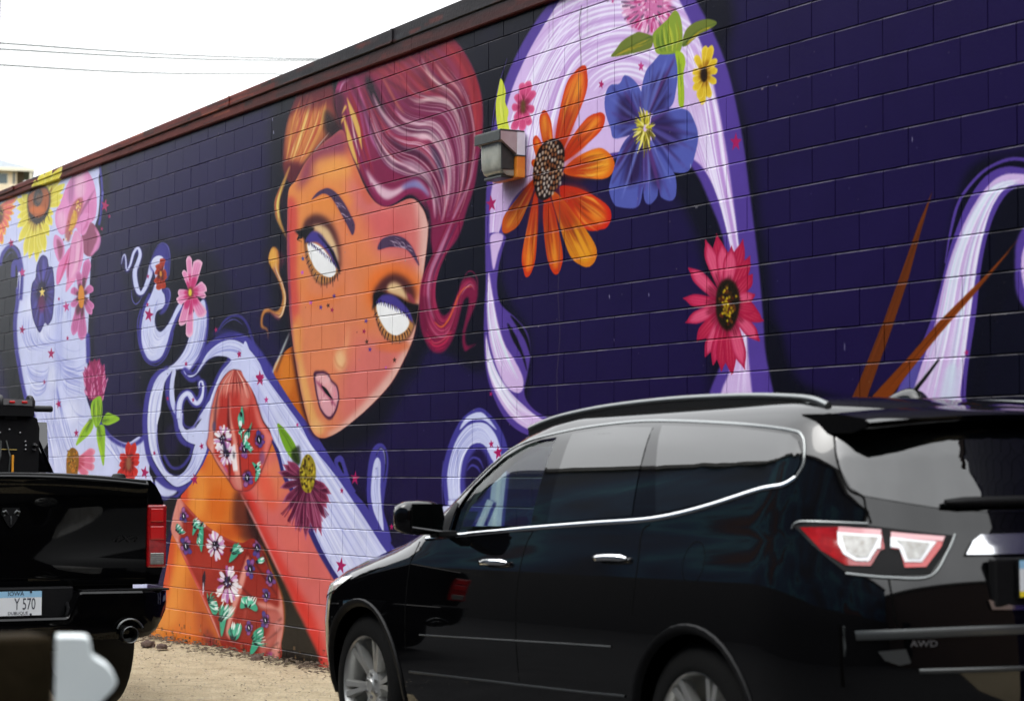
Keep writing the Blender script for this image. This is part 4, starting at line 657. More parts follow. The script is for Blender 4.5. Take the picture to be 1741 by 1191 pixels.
    stroke(FQ([(228,560),(245,700),(270,850),(310,1000),(350,1070)]),(228,174,104),[4,10,14,16,8],.85,4); blob(FQ([(330,1040)])[0],14,14,(230,178,120),.7)
    fill(FQ([(240,520),(300,480),(440,470),(520,560),(480,760),(330,800),(260,700)]),(218,132,92),.7,16); blob(FQ([(240,620)])[0],9,40,(224,150,80),.6)
    fill(fC([(300,740),(480,590),(520,700),(440,740),(330,830),(260,900)]),(120,44,90),.75,9); fill(fC([(480,600),(520,700),(570,830),(640,950),(600,960),(530,800)]),(200,90,60),.6,6); blob(fC([(430,790)])[0],34,20,(232,160,84),.85); blob(fC([(420,960)])[0],40,18,(226,140,66),.7)
    blob(fC([(700,1080)])[0],38,24,(206,96,96),.75)
    fill(FQ([(440,30),(560,60),(620,330),(590,560),(540,560),(500,300)]),(222,130,76),.6,12)
    fill(FQ([(580,330),(700,270),(800,340),(790,440),(590,480)]),(224,112,40),.85,12); fill(FQ([(250,330),(300,420),(420,410),(450,340),(440,430),(300,470)]),(220,118,48),.6,9)
    blob(FQ([(690,660)])[0],30,10,(214,112,60),.6)
    # nose
    blob(FQ([(440,725)])[0],10,18,(232,190,140),.9,5); stroke(FQ([(410,700),(425,745),(450,762),(465,735)]),(170,84,50),[.6,2.5,.8],.5,1.6); stroke(FQ([(480,560),(470,640),(455,700)]),(232,170,120),[1,7,4],.6,4)
    # eyes
    def eye(q,sock,cream,blue,white,ring,lash):
        fill(q(sock),(66,30,36),.92,5); fill(q(ring),(176,124,70),.9,2); stroke(q(ring),(70,40,40),2.2,.7,1.2)
        fill(q(cream),(228,196,148),.95,3); fill(q(lash),(14,12,18),.96,1.8); fill(q(blue),(70,58,136),1,1.2)
        fill(q(white),(240,240,240),1,.8)
    L=a7
    eye(L,[(175,150),(190,80),(240,35),(310,25),(390,70),(450,160),(485,280),(495,420),(480,500),(430,380),(330,190),(240,140)],[(255,130),(320,108),(385,145),(435,230),(465,320),(476,430),(440,390),(390,290),(330,205)],[(195,240),(250,165),(320,185),(385,270),(440,350),(480,490),(440,435),(380,340),(300,262),(220,262)],[(213,268),(270,266),(340,308),(400,385),(452,470),(442,530),(400,552),(340,532),(280,480),(240,400),(220,335)],[(190,260),(210,400),(250,520),(310,600),(380,605),(440,560),(480,500),(430,420),(300,300)],[(105,158),(150,152),(205,122),(270,140),(240,195),(215,240),(190,268),(180,225),(140,195)])
    for k in range(5): stroke(L([(200-8*k,160+14*k),(150-6*k,175+14*k),(112+14*k,165+22*k)]),(12,10,16),[2.4,1.6,.4],.95,.3)
    stroke(L([(300,190),(380,280),(430,360),(485,495)]),(14,12,20),[1,3,5,3],.95,1)
    for k in range(18):
        f=k/17; x=215+235*f; y=262+190*f**1.15; stroke(L([(x,y-16),(x+RNG.uniform(2,12),y+24)]),(56,46,120) if k%2 else (32,26,60),[2.2,.3],.95,.3)
    for k in range(14): f=k/13; x=225+170*f; y=282+100*f; stroke(L([(x+4,y+30),(x+12,y-6)]),(240,240,240),[2.2,.3],.9,.2)
    for x0,y0,x1,y1 in [(215,330,188,345),(218,370,195,395),(230,410,205,440),(245,445,222,470),(262,480,245,505),(285,515,262,545),(305,535,285,600),(335,545,328,640),(355,552,360,625),(378,555,376,645),(402,553,406,610),(425,545,428,632),(445,530,440,590),(460,515,470,585),(472,505,490,525)]: stroke(L([(x0,y0),(x1,y1)]),(34,26,40),[1.7,.7],.95,.2)
    eye(L,[(765,690),(800,620),(860,555),(940,520),(1030,550),(1100,620),(1125,700),(1100,770),(1000,720),(880,690),(790,790)],[(885,630),(940,590),(1000,620),(1045,690),(1060,740),(980,710),(900,680)],[(790,760),(850,700),(940,705),(1020,770),(1080,850),(1100,930),(1030,860),(950,800),(850,770),(800,772)],[(798,780),(860,765),(950,800),(1025,850),(1072,925),(1050,990),(1000,1030),(950,1042),(890,1010),(840,940),(805,860)],[(775,780),(790,880),(820,980),(870,1060),(950,1100),(1040,1080),(1095,1010),(1100,930),(950,830)],[(770,700),(820,670),(900,690),(990,720),(1060,760),(1190,800),(1191,900),(1130,960),(1090,900),(1000,800),(860,760),(790,800)])
    fill(L([(1050,690),(1090,700),(1122,770),(1080,750)]),(150,60,80),.85,1.5)
    for k in range(18):
        f=k/17; x=800+270*f; y=762+130*f**1.4; stroke(L([(x,y-24),(x+RNG.uniform(4,14),y+24)]),(56,46,130) if k%2 else (30,24,60),[2.3,.3],.95,.3)
    for k in range(15): f=k/14; x=808+200*f; y=790+70*f; stroke(L([(x+4,y+36),(x+14,y-16)]),(240,240,240),[2.3,.3],.9,.2)
    for x0,y0,x1,y1 in [(800,850,770,880),(806,890,790,915),(822,930,808,965),(838,965,820,1000),(855,985,838,1040),(878,1010,862,1075),(900,1025,885,1090),(930,1040,928,1120),(955,1042,962,1090),(985,1040,992,1110),(1010,1030,1018,1085),(1030,1018,1045,1070),(1050,1000,1062,1050),(1065,980,1085,1020)]: stroke(L([(x0,y0),(x1,y1)]),(34,26,40),[1.7,.7],.95,.2)
    fill(L([(760,830),(790,760),(780,690),(768,760)]),(14,12,18),.9,1.5)
    # brows
    B1=fC([(326,952),(360,912),(408,893),(450,915),(490,965),(520,1020),(546,1080),(534,1130),(505,1075),(470,1010),(430,945),(390,920),(350,938)])
    B2=L([(808,318),(830,245),(880,210),(950,200),(1030,225),(1090,290),(1130,370),(1155,455),(1110,390),(1050,320),(980,300),(900,298)])
    for B in (B1,B2):
        fill(B,(170,50,80),.5,3); fill(B,(76,54,84),1,.7); clip(B); m=np.mean(B,0)
        for _ in range(44): p=np.array(B[RNG.integers(len(B))]); c=p*.5+m*.5+RNG.normal(0,3,2); stroke([c-(5,2),c,c+(5,RNG.uniform(0,6))],[(160,134,160),(200,180,196),(54,36,62)][RNG.integers(3)],[.4,1.6,.4],.75,.4)
        clip(FACE,.6)
    # lips
    LIP=a8([(222,355),(300,332),(350,338),(395,375),(420,430),(480,490),(502,560),(508,650),(495,730),(470,800),(430,865),(390,880),(340,840),(290,760),(260,650),(235,520)])
    fill(LIP,(66,30,58),1,1); c=np.mean(LIP,0); LI=[c+(np.array(p)-c)*.87 for p in LIP]; fill(LI,(220,164,166),1,1.4); clip(LI)
    fill(a8([(240,380),(340,350),(400,420),(380,500),(280,450)]),(226,176,178),.8,4); fill(a8([(440,480),(500,540),(500,640),(450,680),(430,580)]),(214,140,156),.8,4); fill(a8([(260,560),(340,590),(440,680),(480,760),(400,870),(320,800)]),(216,158,168),.8,4)
    for k in range(26): x=RNG.uniform(250,490); y=RNG.uniform(380,840); stroke(a8([(x,y-30),(x-12,y+10),(x-8,y+40)]),[(170,90,110),(240,150,150),(150,90,120),(238,206,206)][RNG.integers(4)],[.4,1.4,.4],.7,.4)
    stroke(a8([(240,440),(300,500),(350,560),(400,620),(440,690),(490,740)]),(150,60,96),[1.5,5,6,5,3,1.5],.85,1.2); fill(a8([(310,500),(360,530),(400,590),(435,650),(405,630),(350,575)]),(20,20,24),1,.8); stroke(a8([(492,540),(500,620),(490,680)]),(236,232,236),[.6,3,.6],.8,.8); stroke(a8([(330,345),(390,390),(410,440)]),(232,220,224),[.6,2.5,.6],.8,.8)
    clip()
    # freckle stars
    for x,y,cc in [(437,710,0),(325,805,0),(387,790,1),(420,828,2),(240,765,3),(175,395,4),(170,512,3),(707,920,0),(690,1008,2),(712,1095,1),(740,1160,0)]: star(L([(x,y)])[0],5,[(84,60,140),(74,50,44),(150,34,80),(196,90,190),(70,84,150)][cc],.75)
    star(a8([(1132,210)])[0],5.5,(74,50,44),.7); star(a8([(1035,295)])[0],3.6,(196,90,190),.7)
    stroke(fC([(900,960),(918,1020),(925,1100),(918,1191)]),(36,30,44),[2,5,4,2],.8,2)
    # curl on the right of the face
    CU=b3([(480,-20),(430,90),(370,200),(300,340),(260,470),(250,600),(270,700),(310,770),(360,750),(400,680),(440,580),(470,490),(530,450),(590,480),(608,580),(590,680),(550,780),(515,870),(500,960),(520,1030),(600,1010),(540,1050),(500,1075),(478,1010),(480,920),(505,800),(530,680),(525,620),(490,650),(460,760),(430,880),(390,990),(320,1080),(230,1080),(160,980),(120,840),(115,680),(125,520),(170,380),(240,230),(310,90),(350,-20)])
    fill(CU,(124,26,66),1,1.6); clip(CU,.8)
    cg=[b3([(350,-20),(240,240),(150,450),(130,650),(170,850),(260,980),(350,960),(420,800),(470,600),(540,500),(590,560)]),b3([(470,-20),(370,220),(270,450),(250,640),(290,780),(340,800),(400,720),(440,600),(480,520),(540,480),(600,560)])]
    streaks(cg[0],cg[1],70,[(160,44,84),(186,70,110),(96,18,48),(140,30,70),(206,110,140)],3,.75,soft=1); streaks(b3([(160,900),(240,1000),(330,960),(390,860)]),b3([(200,1040),(260,1060),(330,1040),(400,960)]),16,[(186,40,80),(90,16,46),(200,80,100)],3,.75,soft=1)
    stroke(b3([(390,-10),(300,200),(220,380),(190,540),(200,700),(240,810)]),(186,140,170),[2,6,5,4,3,1],.8,1.6); stroke(b3([(430,0),(330,210),(250,390),(220,540)]),(80,44,80),[2,4,3,1],.7,1.4); stroke(b3([(240,830),(300,870),(360,810),(410,700),(450,600),(500,540),(560,530)]),(212,100,56),[1,3,3,2.5,2.5,2,.8],.9,.8); stroke(b3([(470,600),(510,540),(550,515),(580,560)]),(210,140,150),[.6,2.4,.6],.85,.8)
    fill(b3([(130,620),(200,660),(180,900),(150,880)]),(86,16,50),.5,5); clip()
    stroke(b3([(470,500),(520,410),(570,410),(605,480),(605,560)]),(150,40,80),[.8,2,2,.8],.8,.9)
    # ear-side curl on the left
    stroke(b2([(150,110),(145,190),(185,300),(240,400),(265,500),(255,620),(225,680),(170,650),(110,640),(75,690),(80,760),(120,790),(130,870)]),(30,16,30),[20,24,20,16,14,14,12,10,8,5,2],.6,4)
    CQ=b2([(165,100),(210,120),(225,200),(222,310),(250,400),(278,500),(270,610),(240,690),(200,690),(150,650),(105,655),(85,700),(88,760),(125,790),(130,880),(118,800),(72,775),(68,700),(90,630),(130,615),(190,640),(230,610),(250,520),(225,410),(190,330),(150,260),(132,190)])
    fill(CQ,(196,130,66),1,1.2); clip(CQ,.6); streaks(b2([(150,120),(150,230),(230,400),(262,520),(240,640),(170,640)]),b2([(200,130),(210,300),(260,430),(275,560),(230,690),(150,650)]),26,[(226,180,90),(150,70,60),(214,160,110),(110,50,70),(230,200,170)],2,.8,soft=.8); blob(b2([(165,190)])[0],7,18,(230,176,80),.8); clip()
    stroke(b2([(225,130),(250,200),(230,280)]),(90,30,50),[4,9,3],.7,3); stroke(b2([(140,640),(200,690),(230,720)]),(120,60,90),[1,6,1],.7,2)
    # ------------------------------------------------ stars
    for f,L_ in ((a1,[(95,710,9),(190,960,10),(887,395,13),(922,485,5),(860,590,5)]),(a2,[(560,105,11),(187,300,9),(433,500,11),(570,370,5),(375,740,5),(495,925,9),(498,40,4),(645,1170,8)]),(a3,[(282,365,5),(278,585,5),(290,665,14),(812,780,6),(578,1045,5),(992,970,7),(1155,1150,13)]),(a4,[(367,205,5),(235,455,5),(420,465,5),(752,135,7),(902,315,14),(948,465,7),(480,800,7),(138,850,5),(68,990,13),(428,1040,12)]),(b6,[(226,362,5),(518,632,14),(450,695,6),(702,878,7),(446,1075,16)]),(c8,[(1490,295,8),(1555,375,14)]),(b5,[(232,375,9),(8,475,8),(765,800,18),(72,8,5)]),(fE,[(132,825,16),(578,343,8),(738,268,9)]),(fH,[(275,780,6)]),(fF,[(1295,832,7),(1200,1030,4)])):
        for x,y,r in L_: star(f([(x,y)])[0],r*.95,MAG if RNG.uniform()<.8 else (190,60,130))
    # drips, nicks and bare specks
    for x,y,h in [(1436,582,14),(1103,497,7),(1036,500,8),(1174,278,9),(985,20,5),(1551,232,10),(463,200,6),(465,222,6),(1044,575,5)]: stroke([(x,y),(x+.5,y+h)],(196,196,214),[.4,1.4,.6],.8,.3)
    for _ in range(170):
        x=RNG.uniform(200,1741); y=RNG.uniform(60,800); blob((x,y),RNG.uniform(.5,1.1),RNG.uniform(.5,1.4),[(120,116,140),(20,18,30),(150,140,120)][RNG.integers(3)],.6,.3)
    # vertical caulked crack
    ck=[(989,10),(985,40),(987,75),(988,112),(984,125),(985,220),(984,240)]; stroke(ck,(60,54,60),1.1,.7,.4)
    ck=[(952,300),(951,440),(949,500),(952,560),(950,600),(947,640),(948,700)]; stroke(ck,(84,78,80),1.1,.6,.4)
    CAN[:ytop]=COPY
    # splashed soil and flaked paint along the foot of the wall, runs under the coping
    for _ in range(900):
        x=RNG.uniform(MX0,MX1); z=abs(RNG.normal(0,.07)); h=RNG.uniform(.004,.03); w=RNG.uniform(.006,.05)
        i0,i1=int((x-MX0)*MR),int((x+w-MX0)*MR)+1; j0,j1=int((MZ1-z-h)*MR),int((MZ1-z)*MR)+1
        q=CAN[j0:j1,i0:i1]; q+=(np.array([(60,48,36),(150,120,84),(36,30,26)][RNG.integers(3)],np.float32)-q)*RNG.uniform(.15,.6)
    for _ in range(70):
        x=RNG.uniform(MX0,MX1); z1=4.69; L=abs(RNG.normal(0,.45)); i0=int((x-MX0)*MR); w=RNG.integers(1,4); j0=int((MZ1-z1)*MR); j1=int((MZ1-z1+L)*MR)
        q=CAN[j0:j1,i0:i0+w]; f=(np.linspace(1,0,max(q.shape[0],1))*.22)[:,None,None]; q+=(np.array((30,26,30),np.float32)-q)*f
    for _ in range(260):      # chips on the block edges
        r=int(RNG.integers(-2,20)); x=RNG.uniform(-22,MX1); z=(20.5-r)*BLK-RNG.uniform(.002,.012); i0=int((x-MX0)*MR); j0=int((MZ1-z)*MR); w=int(RNG.integers(1,6))
        q=CAN[j0:j0+1+int(RNG.integers(0,2)),i0:i0+w]; q+=(np.array([(150,146,150),(20,18,24),(170,160,140)][RNG.integers(3)],np.float32)-q)*RNG.uniform(.3,.7)
# ================================================================ the mural wall
paint_mural()
img = bpy.data.images.new('mural_paint', MW, MH, alpha=False, float_buffer=False)
px = np.ones((MH, MW, 4), np.float32); gr = np.clip(CAN[::-1]/255., 0, 1)**1.05; lum = gr.mean(2, keepdims=True); px[..., :3] = np.clip(lum+(gr-lum)*1.02, 0, 1)
img.pixels.foreach_set(px.ravel()); img.update(); img.pack(); del px
def mural_mat(name, rough, bscale, bdist, gain=1., grime=.12):
    m = bpy.data.materials.new(name); m.use_nodes = True; nt = m.node_tree; N = nt.nodes; L = nt.links; b = N['Principled BSDF']
    g = N.new('ShaderNodeNewGeometry'); mp = N.new('ShaderNodeMapping'); sx, sz = 1/(MX1-MX0), 1/(MZ1-MZ0)
    sep = N.new('ShaderNodeSeparateXYZ'); cmb = N.new('ShaderNodeCombineXYZ'); L.new(g.outputs['Position'], sep.inputs[0]); L.new(sep.outputs['X'], cmb.inputs['X']); L.new(sep.outputs['Z'], cmb.inputs['Y'])
    mp.inputs['Location'].default_value = (-MX0*sx, -MZ0*sz, 0); mp.inputs['Scale'].default_value = (sx, sz, 1); L.new(cmb.outputs[0], mp.inputs['Vector'])
    t = N.new('ShaderNodeTexImage'); t.image = img; t.extension = 'EXTEND'; t.interpolation = 'Cubic'; L.new(mp.outputs[0], t.inputs['Vector'])
    n1 = N.new('ShaderNodeTexNoise'); n1.inputs['Scale'].default_value = 2.3; n1.inputs['Detail'].default_value = 8; n1.inputs['Roughness'].default_value = .65; L.new(g.outputs['Position'], n1.inputs['Vector'])
    mr = N.new('ShaderNodeMapRange'); mr.inputs[1].default_value = .3; mr.inputs[2].default_value = .7; mr.inputs[3].default_value = gain*(1-grime); mr.inputs[4].default_value = gain*(1+grime*.4); L.new(n1.outputs['Fac'], mr.inputs[0])
    v = N.new('ShaderNodeVectorMath'); v.operation = 'SCALE'; L.new(t.outputs['Color'], v.inputs[0]); L.new(mr.outputs[0], v.inputs['Scale']); L.new(v.outputs[0], b.inputs['Base Color'])
    n2 = N.new('ShaderNodeTexNoise'); n2.inputs['Scale'].default_value = bscale; n2.inputs['Detail'].default_value = 4; L.new(g.outputs['Position'], n2.inputs['Vector'])
    n3 = N.new('ShaderNodeTexVoronoi'); n3.inputs['Scale'].default_value = 55; L.new(g.outputs['Position'], n3.inputs['Vector'])
    pr = N.new('ShaderNodeMapRange'); pr.inputs[1].default_value = .05; pr.inputs[2].default_value = .22; pr.inputs[3].default_value = -.8; pr.inputs[4].default_value = 0; L.new(n3.outputs['Distance'], pr.inputs[0])
    ad = N.new('ShaderNodeMath'); ad.operation = 'MULTIPLY_ADD'; ad.inputs[1].default_value = .5; L.new(pr.outputs[0], ad.inputs[0]); L.new(n2.outputs['Fac'], ad.inputs[2])
    bp = N.new('ShaderNodeBump'); bp.inputs['Distance'].default_value = bdist; L.new(ad.outputs[0], bp.inputs['Height']); L.new(bp.outputs['Normal'], b.inputs['Normal'])
    b.inputs['Roughness'].default_value = rough; b.inputs['Specular IOR Level'].default_value = .09
    return m
WG = .80
MAT_WALL = mural_mat('painted_block', .27, 60, .0007, WG); MAT_MORT = mural_mat('painted_mortar', .6, 120, .003, WG); MAT_COP = mural_mat('painted_coping', .5, 40, .002, WG, .3)

MAT_LEDGE = mural_mat('ledge_highlight', .45, 90, .001, WG, .1)   # joint highlight painted in with a dusty tint on the sloping top edges
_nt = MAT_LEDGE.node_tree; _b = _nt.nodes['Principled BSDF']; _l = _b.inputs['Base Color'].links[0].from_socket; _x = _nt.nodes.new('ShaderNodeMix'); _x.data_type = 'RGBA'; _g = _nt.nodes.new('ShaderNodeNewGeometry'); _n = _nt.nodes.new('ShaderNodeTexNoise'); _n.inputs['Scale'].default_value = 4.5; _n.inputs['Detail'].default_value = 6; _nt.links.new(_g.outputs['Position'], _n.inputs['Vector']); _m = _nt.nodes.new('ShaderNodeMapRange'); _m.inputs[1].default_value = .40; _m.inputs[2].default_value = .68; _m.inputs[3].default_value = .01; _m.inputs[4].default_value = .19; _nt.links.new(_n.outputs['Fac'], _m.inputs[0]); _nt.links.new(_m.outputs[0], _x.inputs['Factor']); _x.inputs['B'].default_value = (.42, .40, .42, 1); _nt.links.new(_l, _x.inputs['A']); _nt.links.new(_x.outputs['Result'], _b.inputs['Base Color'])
def gz(x):                                   # the lot rises gently towards the right-hand end of the wall
    return .015*min(max(x+13.4, 0), 18)
JX0, JX1 = -104, 30                          # joints counted in half blocks
def joint_x(k):
    s = -.613 if k <= -38 else (-.613*(-17-k)/21 if k < -17 else 0.)
    return (k+s-U0)*BLK
wall = empty('mural_building', (-18, 0, 0), 'long concrete block building painted with a purple flower and portrait mural', 'building')
def child(o):
    o.parent = wall; o.matrix_parent_inverse = Matrix.Translation((18, 0, 0)); return o
WX0, WX1, WTOP = joint_x(JX0), joint_x(JX1), 4.72
child(MB().box((WX0, .007, -.4), (WX1, .2, WTOP)).build('mortar', MAT_MORT))
def block_mesh(name, hw, hh):
    V = []; d = .022
    for (cx, cb, ct, y) in ((.0016, .0012, .0068, 0), (0, 0, 0, .0055), (0, 0, 0, .0055+d)):      # worn, sloping top arris; sharp bottom
        V += [(-hw+cx, y, -hh+cb), (hw-cx, y, -hh+cb), (hw-cx, y, hh-ct), (-hw+cx, y, hh-ct)]
    Fc = [(0, 1, 2, 3)]+[(i+4*j, i+4*j+4, (i+1) % 4+4*j+4, (i+1) % 4+4*j) for j in range(2) for i in range(4)]
    return V, Fc
HW, HH = BLK-.0018, BLK/2-.0022
bv, bf = block_mesh('concrete_block', HW, HH)
def px_of(x, z):
    P = np.array([x, DWALL*BLK, z-1.508]); return 870.5+FPX*(P@_R2)/(P@_F), 595.5-FPX*(P@_U2)/(P@_F)
cells = []
for r in range(-3, 22):
    z1 = (20.5-r)*BLK; z0 = z1-BLK
    zt = min(z1-.0022, WTOP-.01); zb = z0+.0022
    for k in range(JX0, JX1-1):
        if (k-r-1) % 2: continue
        x0, x1 = joint_x(k), joint_x(k+2)
        cells.append((r, x0, x1, zb, zt))
rank = []
for i, (r, x0, x1, zb, zt) in enumerate(cells):
    cx, cz = (x0+x1)/2, (zb+zt)/2
    if zt < .05 or cx > -5: continue
    a = px_of(x0, cz); b = px_of(x1, cz); t = px_of(cx, zt); u = px_of(cx, zb)
    if b[0] < 0 or a[0] > 1741 or u[1] < 0 or t[1] > 1191: continue
    m = ((a[0]+b[0])/2, (t[1]+u[1])/2)
    if m[0] > 930 and m[1] > 700: continue
    if m[0] > 600 and m[1] > 900-.75*(m[0]-660): continue
    rank.append(((b[0]-a[0])*(u[1]-t[1]), i))
single = set(i for _, i in sorted(rank, reverse=True)[:300])
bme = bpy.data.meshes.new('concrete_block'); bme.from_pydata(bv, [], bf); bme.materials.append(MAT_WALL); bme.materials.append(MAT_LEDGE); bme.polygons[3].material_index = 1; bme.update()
rest = MB(); rb = random.Random(3)
for i, (r, x0, x1, zb, zt) in enumerate(cells):
    cx, cz = (x0+x1)/2, (zb+zt)/2; sx = ((x1-x0)/2-.0018)/HW; sz = (zt-zb)/2/HH
    dy = rb.uniform(-.0010, .0010); ry = rb.uniform(-.0012, .0012); rx = rb.uniform(-.0022, .0022); rzz = rb.uniform(-.0015, .0015)
    if i in single:
        o = bpy.data.objects.new('concrete_block', bme); o.location = (cx, dy-.001, cz); o.rotation_euler = (rx, ry, rzz); o.scale = (sx, 1, sz); link(o); child(o)
    else:
        Mx = Matrix.Translation((cx, dy-.001, cz)) @ Matrix.Rotation(rzz, 4, 'Z') @ Matrix.Rotation(rx, 4, 'X') @ Matrix.Diagonal((sx, 1, sz, 1))
        rest.add([(Mx @ Vector(v))[:] for v in bv], bf)
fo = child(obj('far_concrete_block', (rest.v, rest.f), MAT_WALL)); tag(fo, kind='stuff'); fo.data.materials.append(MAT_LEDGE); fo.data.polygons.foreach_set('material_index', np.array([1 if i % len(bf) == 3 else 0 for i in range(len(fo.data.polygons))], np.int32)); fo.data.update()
# sheet-metal coping: an upper flashing over a lower fascia, in lengths that do not quite line up
xs = [WX0-.1, -30.4, -27.3, -24.2, -21.0, -17.9, -14.72, -11.6, -8.4, -5.3, WX1+.1]
def ctop(x): return 4.912+.012*(min(x, -12)+14.5)
def cmid(x): return 4.800+.0057*(min(x, -12)+14.5)
def skew(name, a, b, prof, m_):
    n = len(prof(a)); V = [(a, y, z) for y, z in prof(a)]+[(b, y, z) for y, z in prof(b)]; mb = MB(); mb.add(V, [tuple(range(n)), tuple(range(2*n-1, n-1, -1))]+[(k, k+n, (k+1) % n+n, (k+1) % n) for k in range(n)]); return child(mb.build(name, m_))
for a, b in zip(xs[:-1], xs[1:]):
    d = rb.uniform(-.006, .006); t = rb.uniform(-.006, .006)
    skew('coping_flashing', a+.004, b-.004, lambda x: [(-.052+d, cmid(x)+.004), (-.052+d, ctop(x)-.008+t), (-.045+d, ctop(x)+t), (.32, ctop(x)+.02), (.32, cmid(x)+.004), (-.044+d, cmid(x)-.002)], MAT_COP)
    skew('fascia_strip', a+.3, b+.296, lambda x: [(-.030, 4.690+t*.4), (-.036, 4.700+t*.4), (-.036, cmid(x)-.006), (.1, cmid(x)-.006), (.1, 4.690)], MAT_COP)
    child(MB().box((b-.012, -.058+d, cmid(b)+.006), (b+.02, -.046+d, ctop(b)-.004), .002).build('coping_lap', MAT_COP))
M['roofing'] = mat('roofing', (.09, .09, .09), .9, noise=(8, .6, (.15, .15, .14))); M['render'] = mat('side_render', (.06, .05, .10), .8, noise=(4, .5, (.08, .07, .12)))
child(MB().box((WX0, .205, -.4), (WX1, 14, 4.70)).build('building_body', M['render'])); child(MB().box((WX0, .34, 4.705), (WX1, 14.1, 4.80)).build('roof', M['roofing']))

# ---- wall-pack lamp bolted to the blocks
M['lamp_dark'] = mat('lamp_bronze', (.022, .026, .026), .5, noise=(30, .5, (.035, .04, .038))); M['lamp_white'] = mat('lamp_overspray_white', (.72, .72, .76), .5, noise=(12, .5, (.58, .56, .58)))
M['lamp_rose'] = mat('lamp_overspray_grey', (.36, .27, .27), .55, noise=(14, .5, (.42, .34, .34))); M['lamp_orange'] = mat('lamp_overspray_orange', (.72, .17, .015), .5, noise=(16, .6, (.80, .30, .03))); M['lamp_glass'] = mat('prismatic_glass', (.42, .42, .36), .18, coat=1., noise=(9, .6, (.20, .20, .17)))
lampo = empty('wall_lamp', (-12.94, 0, 3.54), 'weathered box wall lamp with ribbed glass mounted on the mural beside the orange flower', 'wall lamp')
def lc(mb, name, m_, sm=None): o = mb.build(name, m_, lampo, sm); o.matrix_parent_inverse = Matrix.Translation((12.94, 0, -3.54)); return o
LX0, LX1 = -13.115, -12.772
lc(MB().box((LX0, -.078, 3.695), (LX1, -.012, 3.862), .006), 'back_box', M['lamp_white']); lc(MB().box((LX0+.001, -.077, 3.545), (LX1-.001, -.012, 3.693), .006), 'lower_box', M['lamp_orange'])
lc(MB().box((LX1-.003, -.079, 3.690), (LX1+.003, -.012, 3.698)), 'box_seam', M['lamp_dark'])
lc(MB().prism([(-.079, 3.862), (-.079, 3.705), (-.205, 3.798), (-.205, 3.852)], LX0+.004, LX1-.002, 'x'), 'visor', M['lamp_rose'])
lc(MB().box((LX0-.006, -.217, 3.788), (LX1+.002, -.206, 3.858), .004), 'visor_front', M['lamp_dark']); lc(MB().box((LX0-.004, -.210, 3.8535), (LX1+.001, -.02, 3.866), .003), 'visor_top', M['lamp_dark'])
rows = []
for z, t in [(3.80, 0), (3.70, 0), (3.62, .004), (3.585, .02), (3.562, .05), (3.556, .09)]:
    y = -.190+t; rows.append([(LX0+.03, -.08, z), (LX0+.03+t*.3, y+.012, z), (LX0+.045+t*.3, y, z)]+[(LX0+.045+t*.3+(LX1-LX0-.10-t*.6)*k/22, y-(.003 if k % 2 else 0), z) for k in range(1, 23)]+[(LX1-.04-t*.3, y+.012, z), (LX1-.04, -.08, z)])
lc(MB().grid(rows), 'lens', M['lamp_glass'], 40); lc(MB().box((LX0+.05, -.17, 3.545), (LX1-.06, -.08, 3.562), .004), 'lens_tray', M['lamp_dark']); lc(MB().box((LX1-.041, -.182, 3.60), (LX1-.034, -.082, 3.78), .003), 'lens_cheek', M['lamp_dark'])

# ================================================================ ground
def ground_mat(name, c1, c2, c3, scale, bump, rough=.9, speck=.25):
    m = bpy.data.materials.new(name); m.use_nodes = True; nt = m.node_tree; N = nt.nodes; L = nt.links; b = N['Principled BSDF']; g = N.new('ShaderNodeNewGeometry')
    n1 = N.new('ShaderNodeTexNoise'); n1.inputs['Scale'].default_value = scale; n1.inputs['Detail'].default_value = 8; n1.inputs['Roughness'].default_value = .7; L.new(g.outputs['Position'], n1.inputs['Vector'])
    r = N.new('ShaderNodeValToRGB'); r.color_ramp.elements[0].color = (*c1, 1); r.color_ramp.elements[0].position = .35; r.color_ramp.elements[1].color = (*c2, 1); r.color_ramp.elements[1].position = .62; L.new(n1.outputs['Fac'], r.inputs['Fac'])
    n2 = N.new('ShaderNodeTexNoise'); n2.inputs['Scale'].default_value = 46; n2.inputs['Detail'].default_value = 3; L.new(g.outputs['Position'], n2.inputs['Vector'])
    q = N.new('ShaderNodeMapRange'); q.inputs[1].default_value = .60; q.inputs[2].default_value = .68; q.inputs[4].default_value = speck; L.new(n2.outputs['Fac'], q.inputs[0])
    x = N.new('ShaderNodeMix'); x.data_type = 'RGBA'; L.new(q.outputs[0], x.inputs['Factor']); L.new(r.outputs['Color'], x.inputs['A']); x.inputs['B'].default_value = (*c3, 1); L.new(x.outputs['Result'], b.inputs['Base Color'])
    n3 = N.new('ShaderNodeTexNoise'); n3.inputs['Scale'].default_value = 38; n3.inputs['Detail'].default_value = 6; L.new(g.outputs['Position'], n3.inputs['Vector'])
    bp = N.new('ShaderNodeBump'); bp.inputs['Distance'].default_value = bump; L.new(n3.outputs['Fac'], bp.inputs['Height']); L.new(bp.outputs['Normal'], b.inputs['Normal']); b.inputs['Roughness'].default_value = rough; b.inputs['Specular IOR Level'].default_value = .2
    return m
M['sand'] = ground_mat('packed_sand', (.26, .21, .13), (.37, .31, .205), (.07, .055, .04), 4, .03, .95, .8); M['asphalt'] = ground_mat('asphalt', (.014, .014, .015), (.024, .024, .025), (.05, .05, .05), 3, .006, .85, .3)
gx = [-2000, -300, -80, -40, -27]+[-26+.5*i for i in range(44)]+[-3.5, 0, 4.6, 30, 300, 2000]; gy = [-2000, -300, -60, -20, -9, -5, -3.2, -2.7, -2.2, -1.6, -1.2, -.9, -.6, -.4, -.25, -.1, .05, 3, 40, 300, 2000]
rg = random.Random(5)
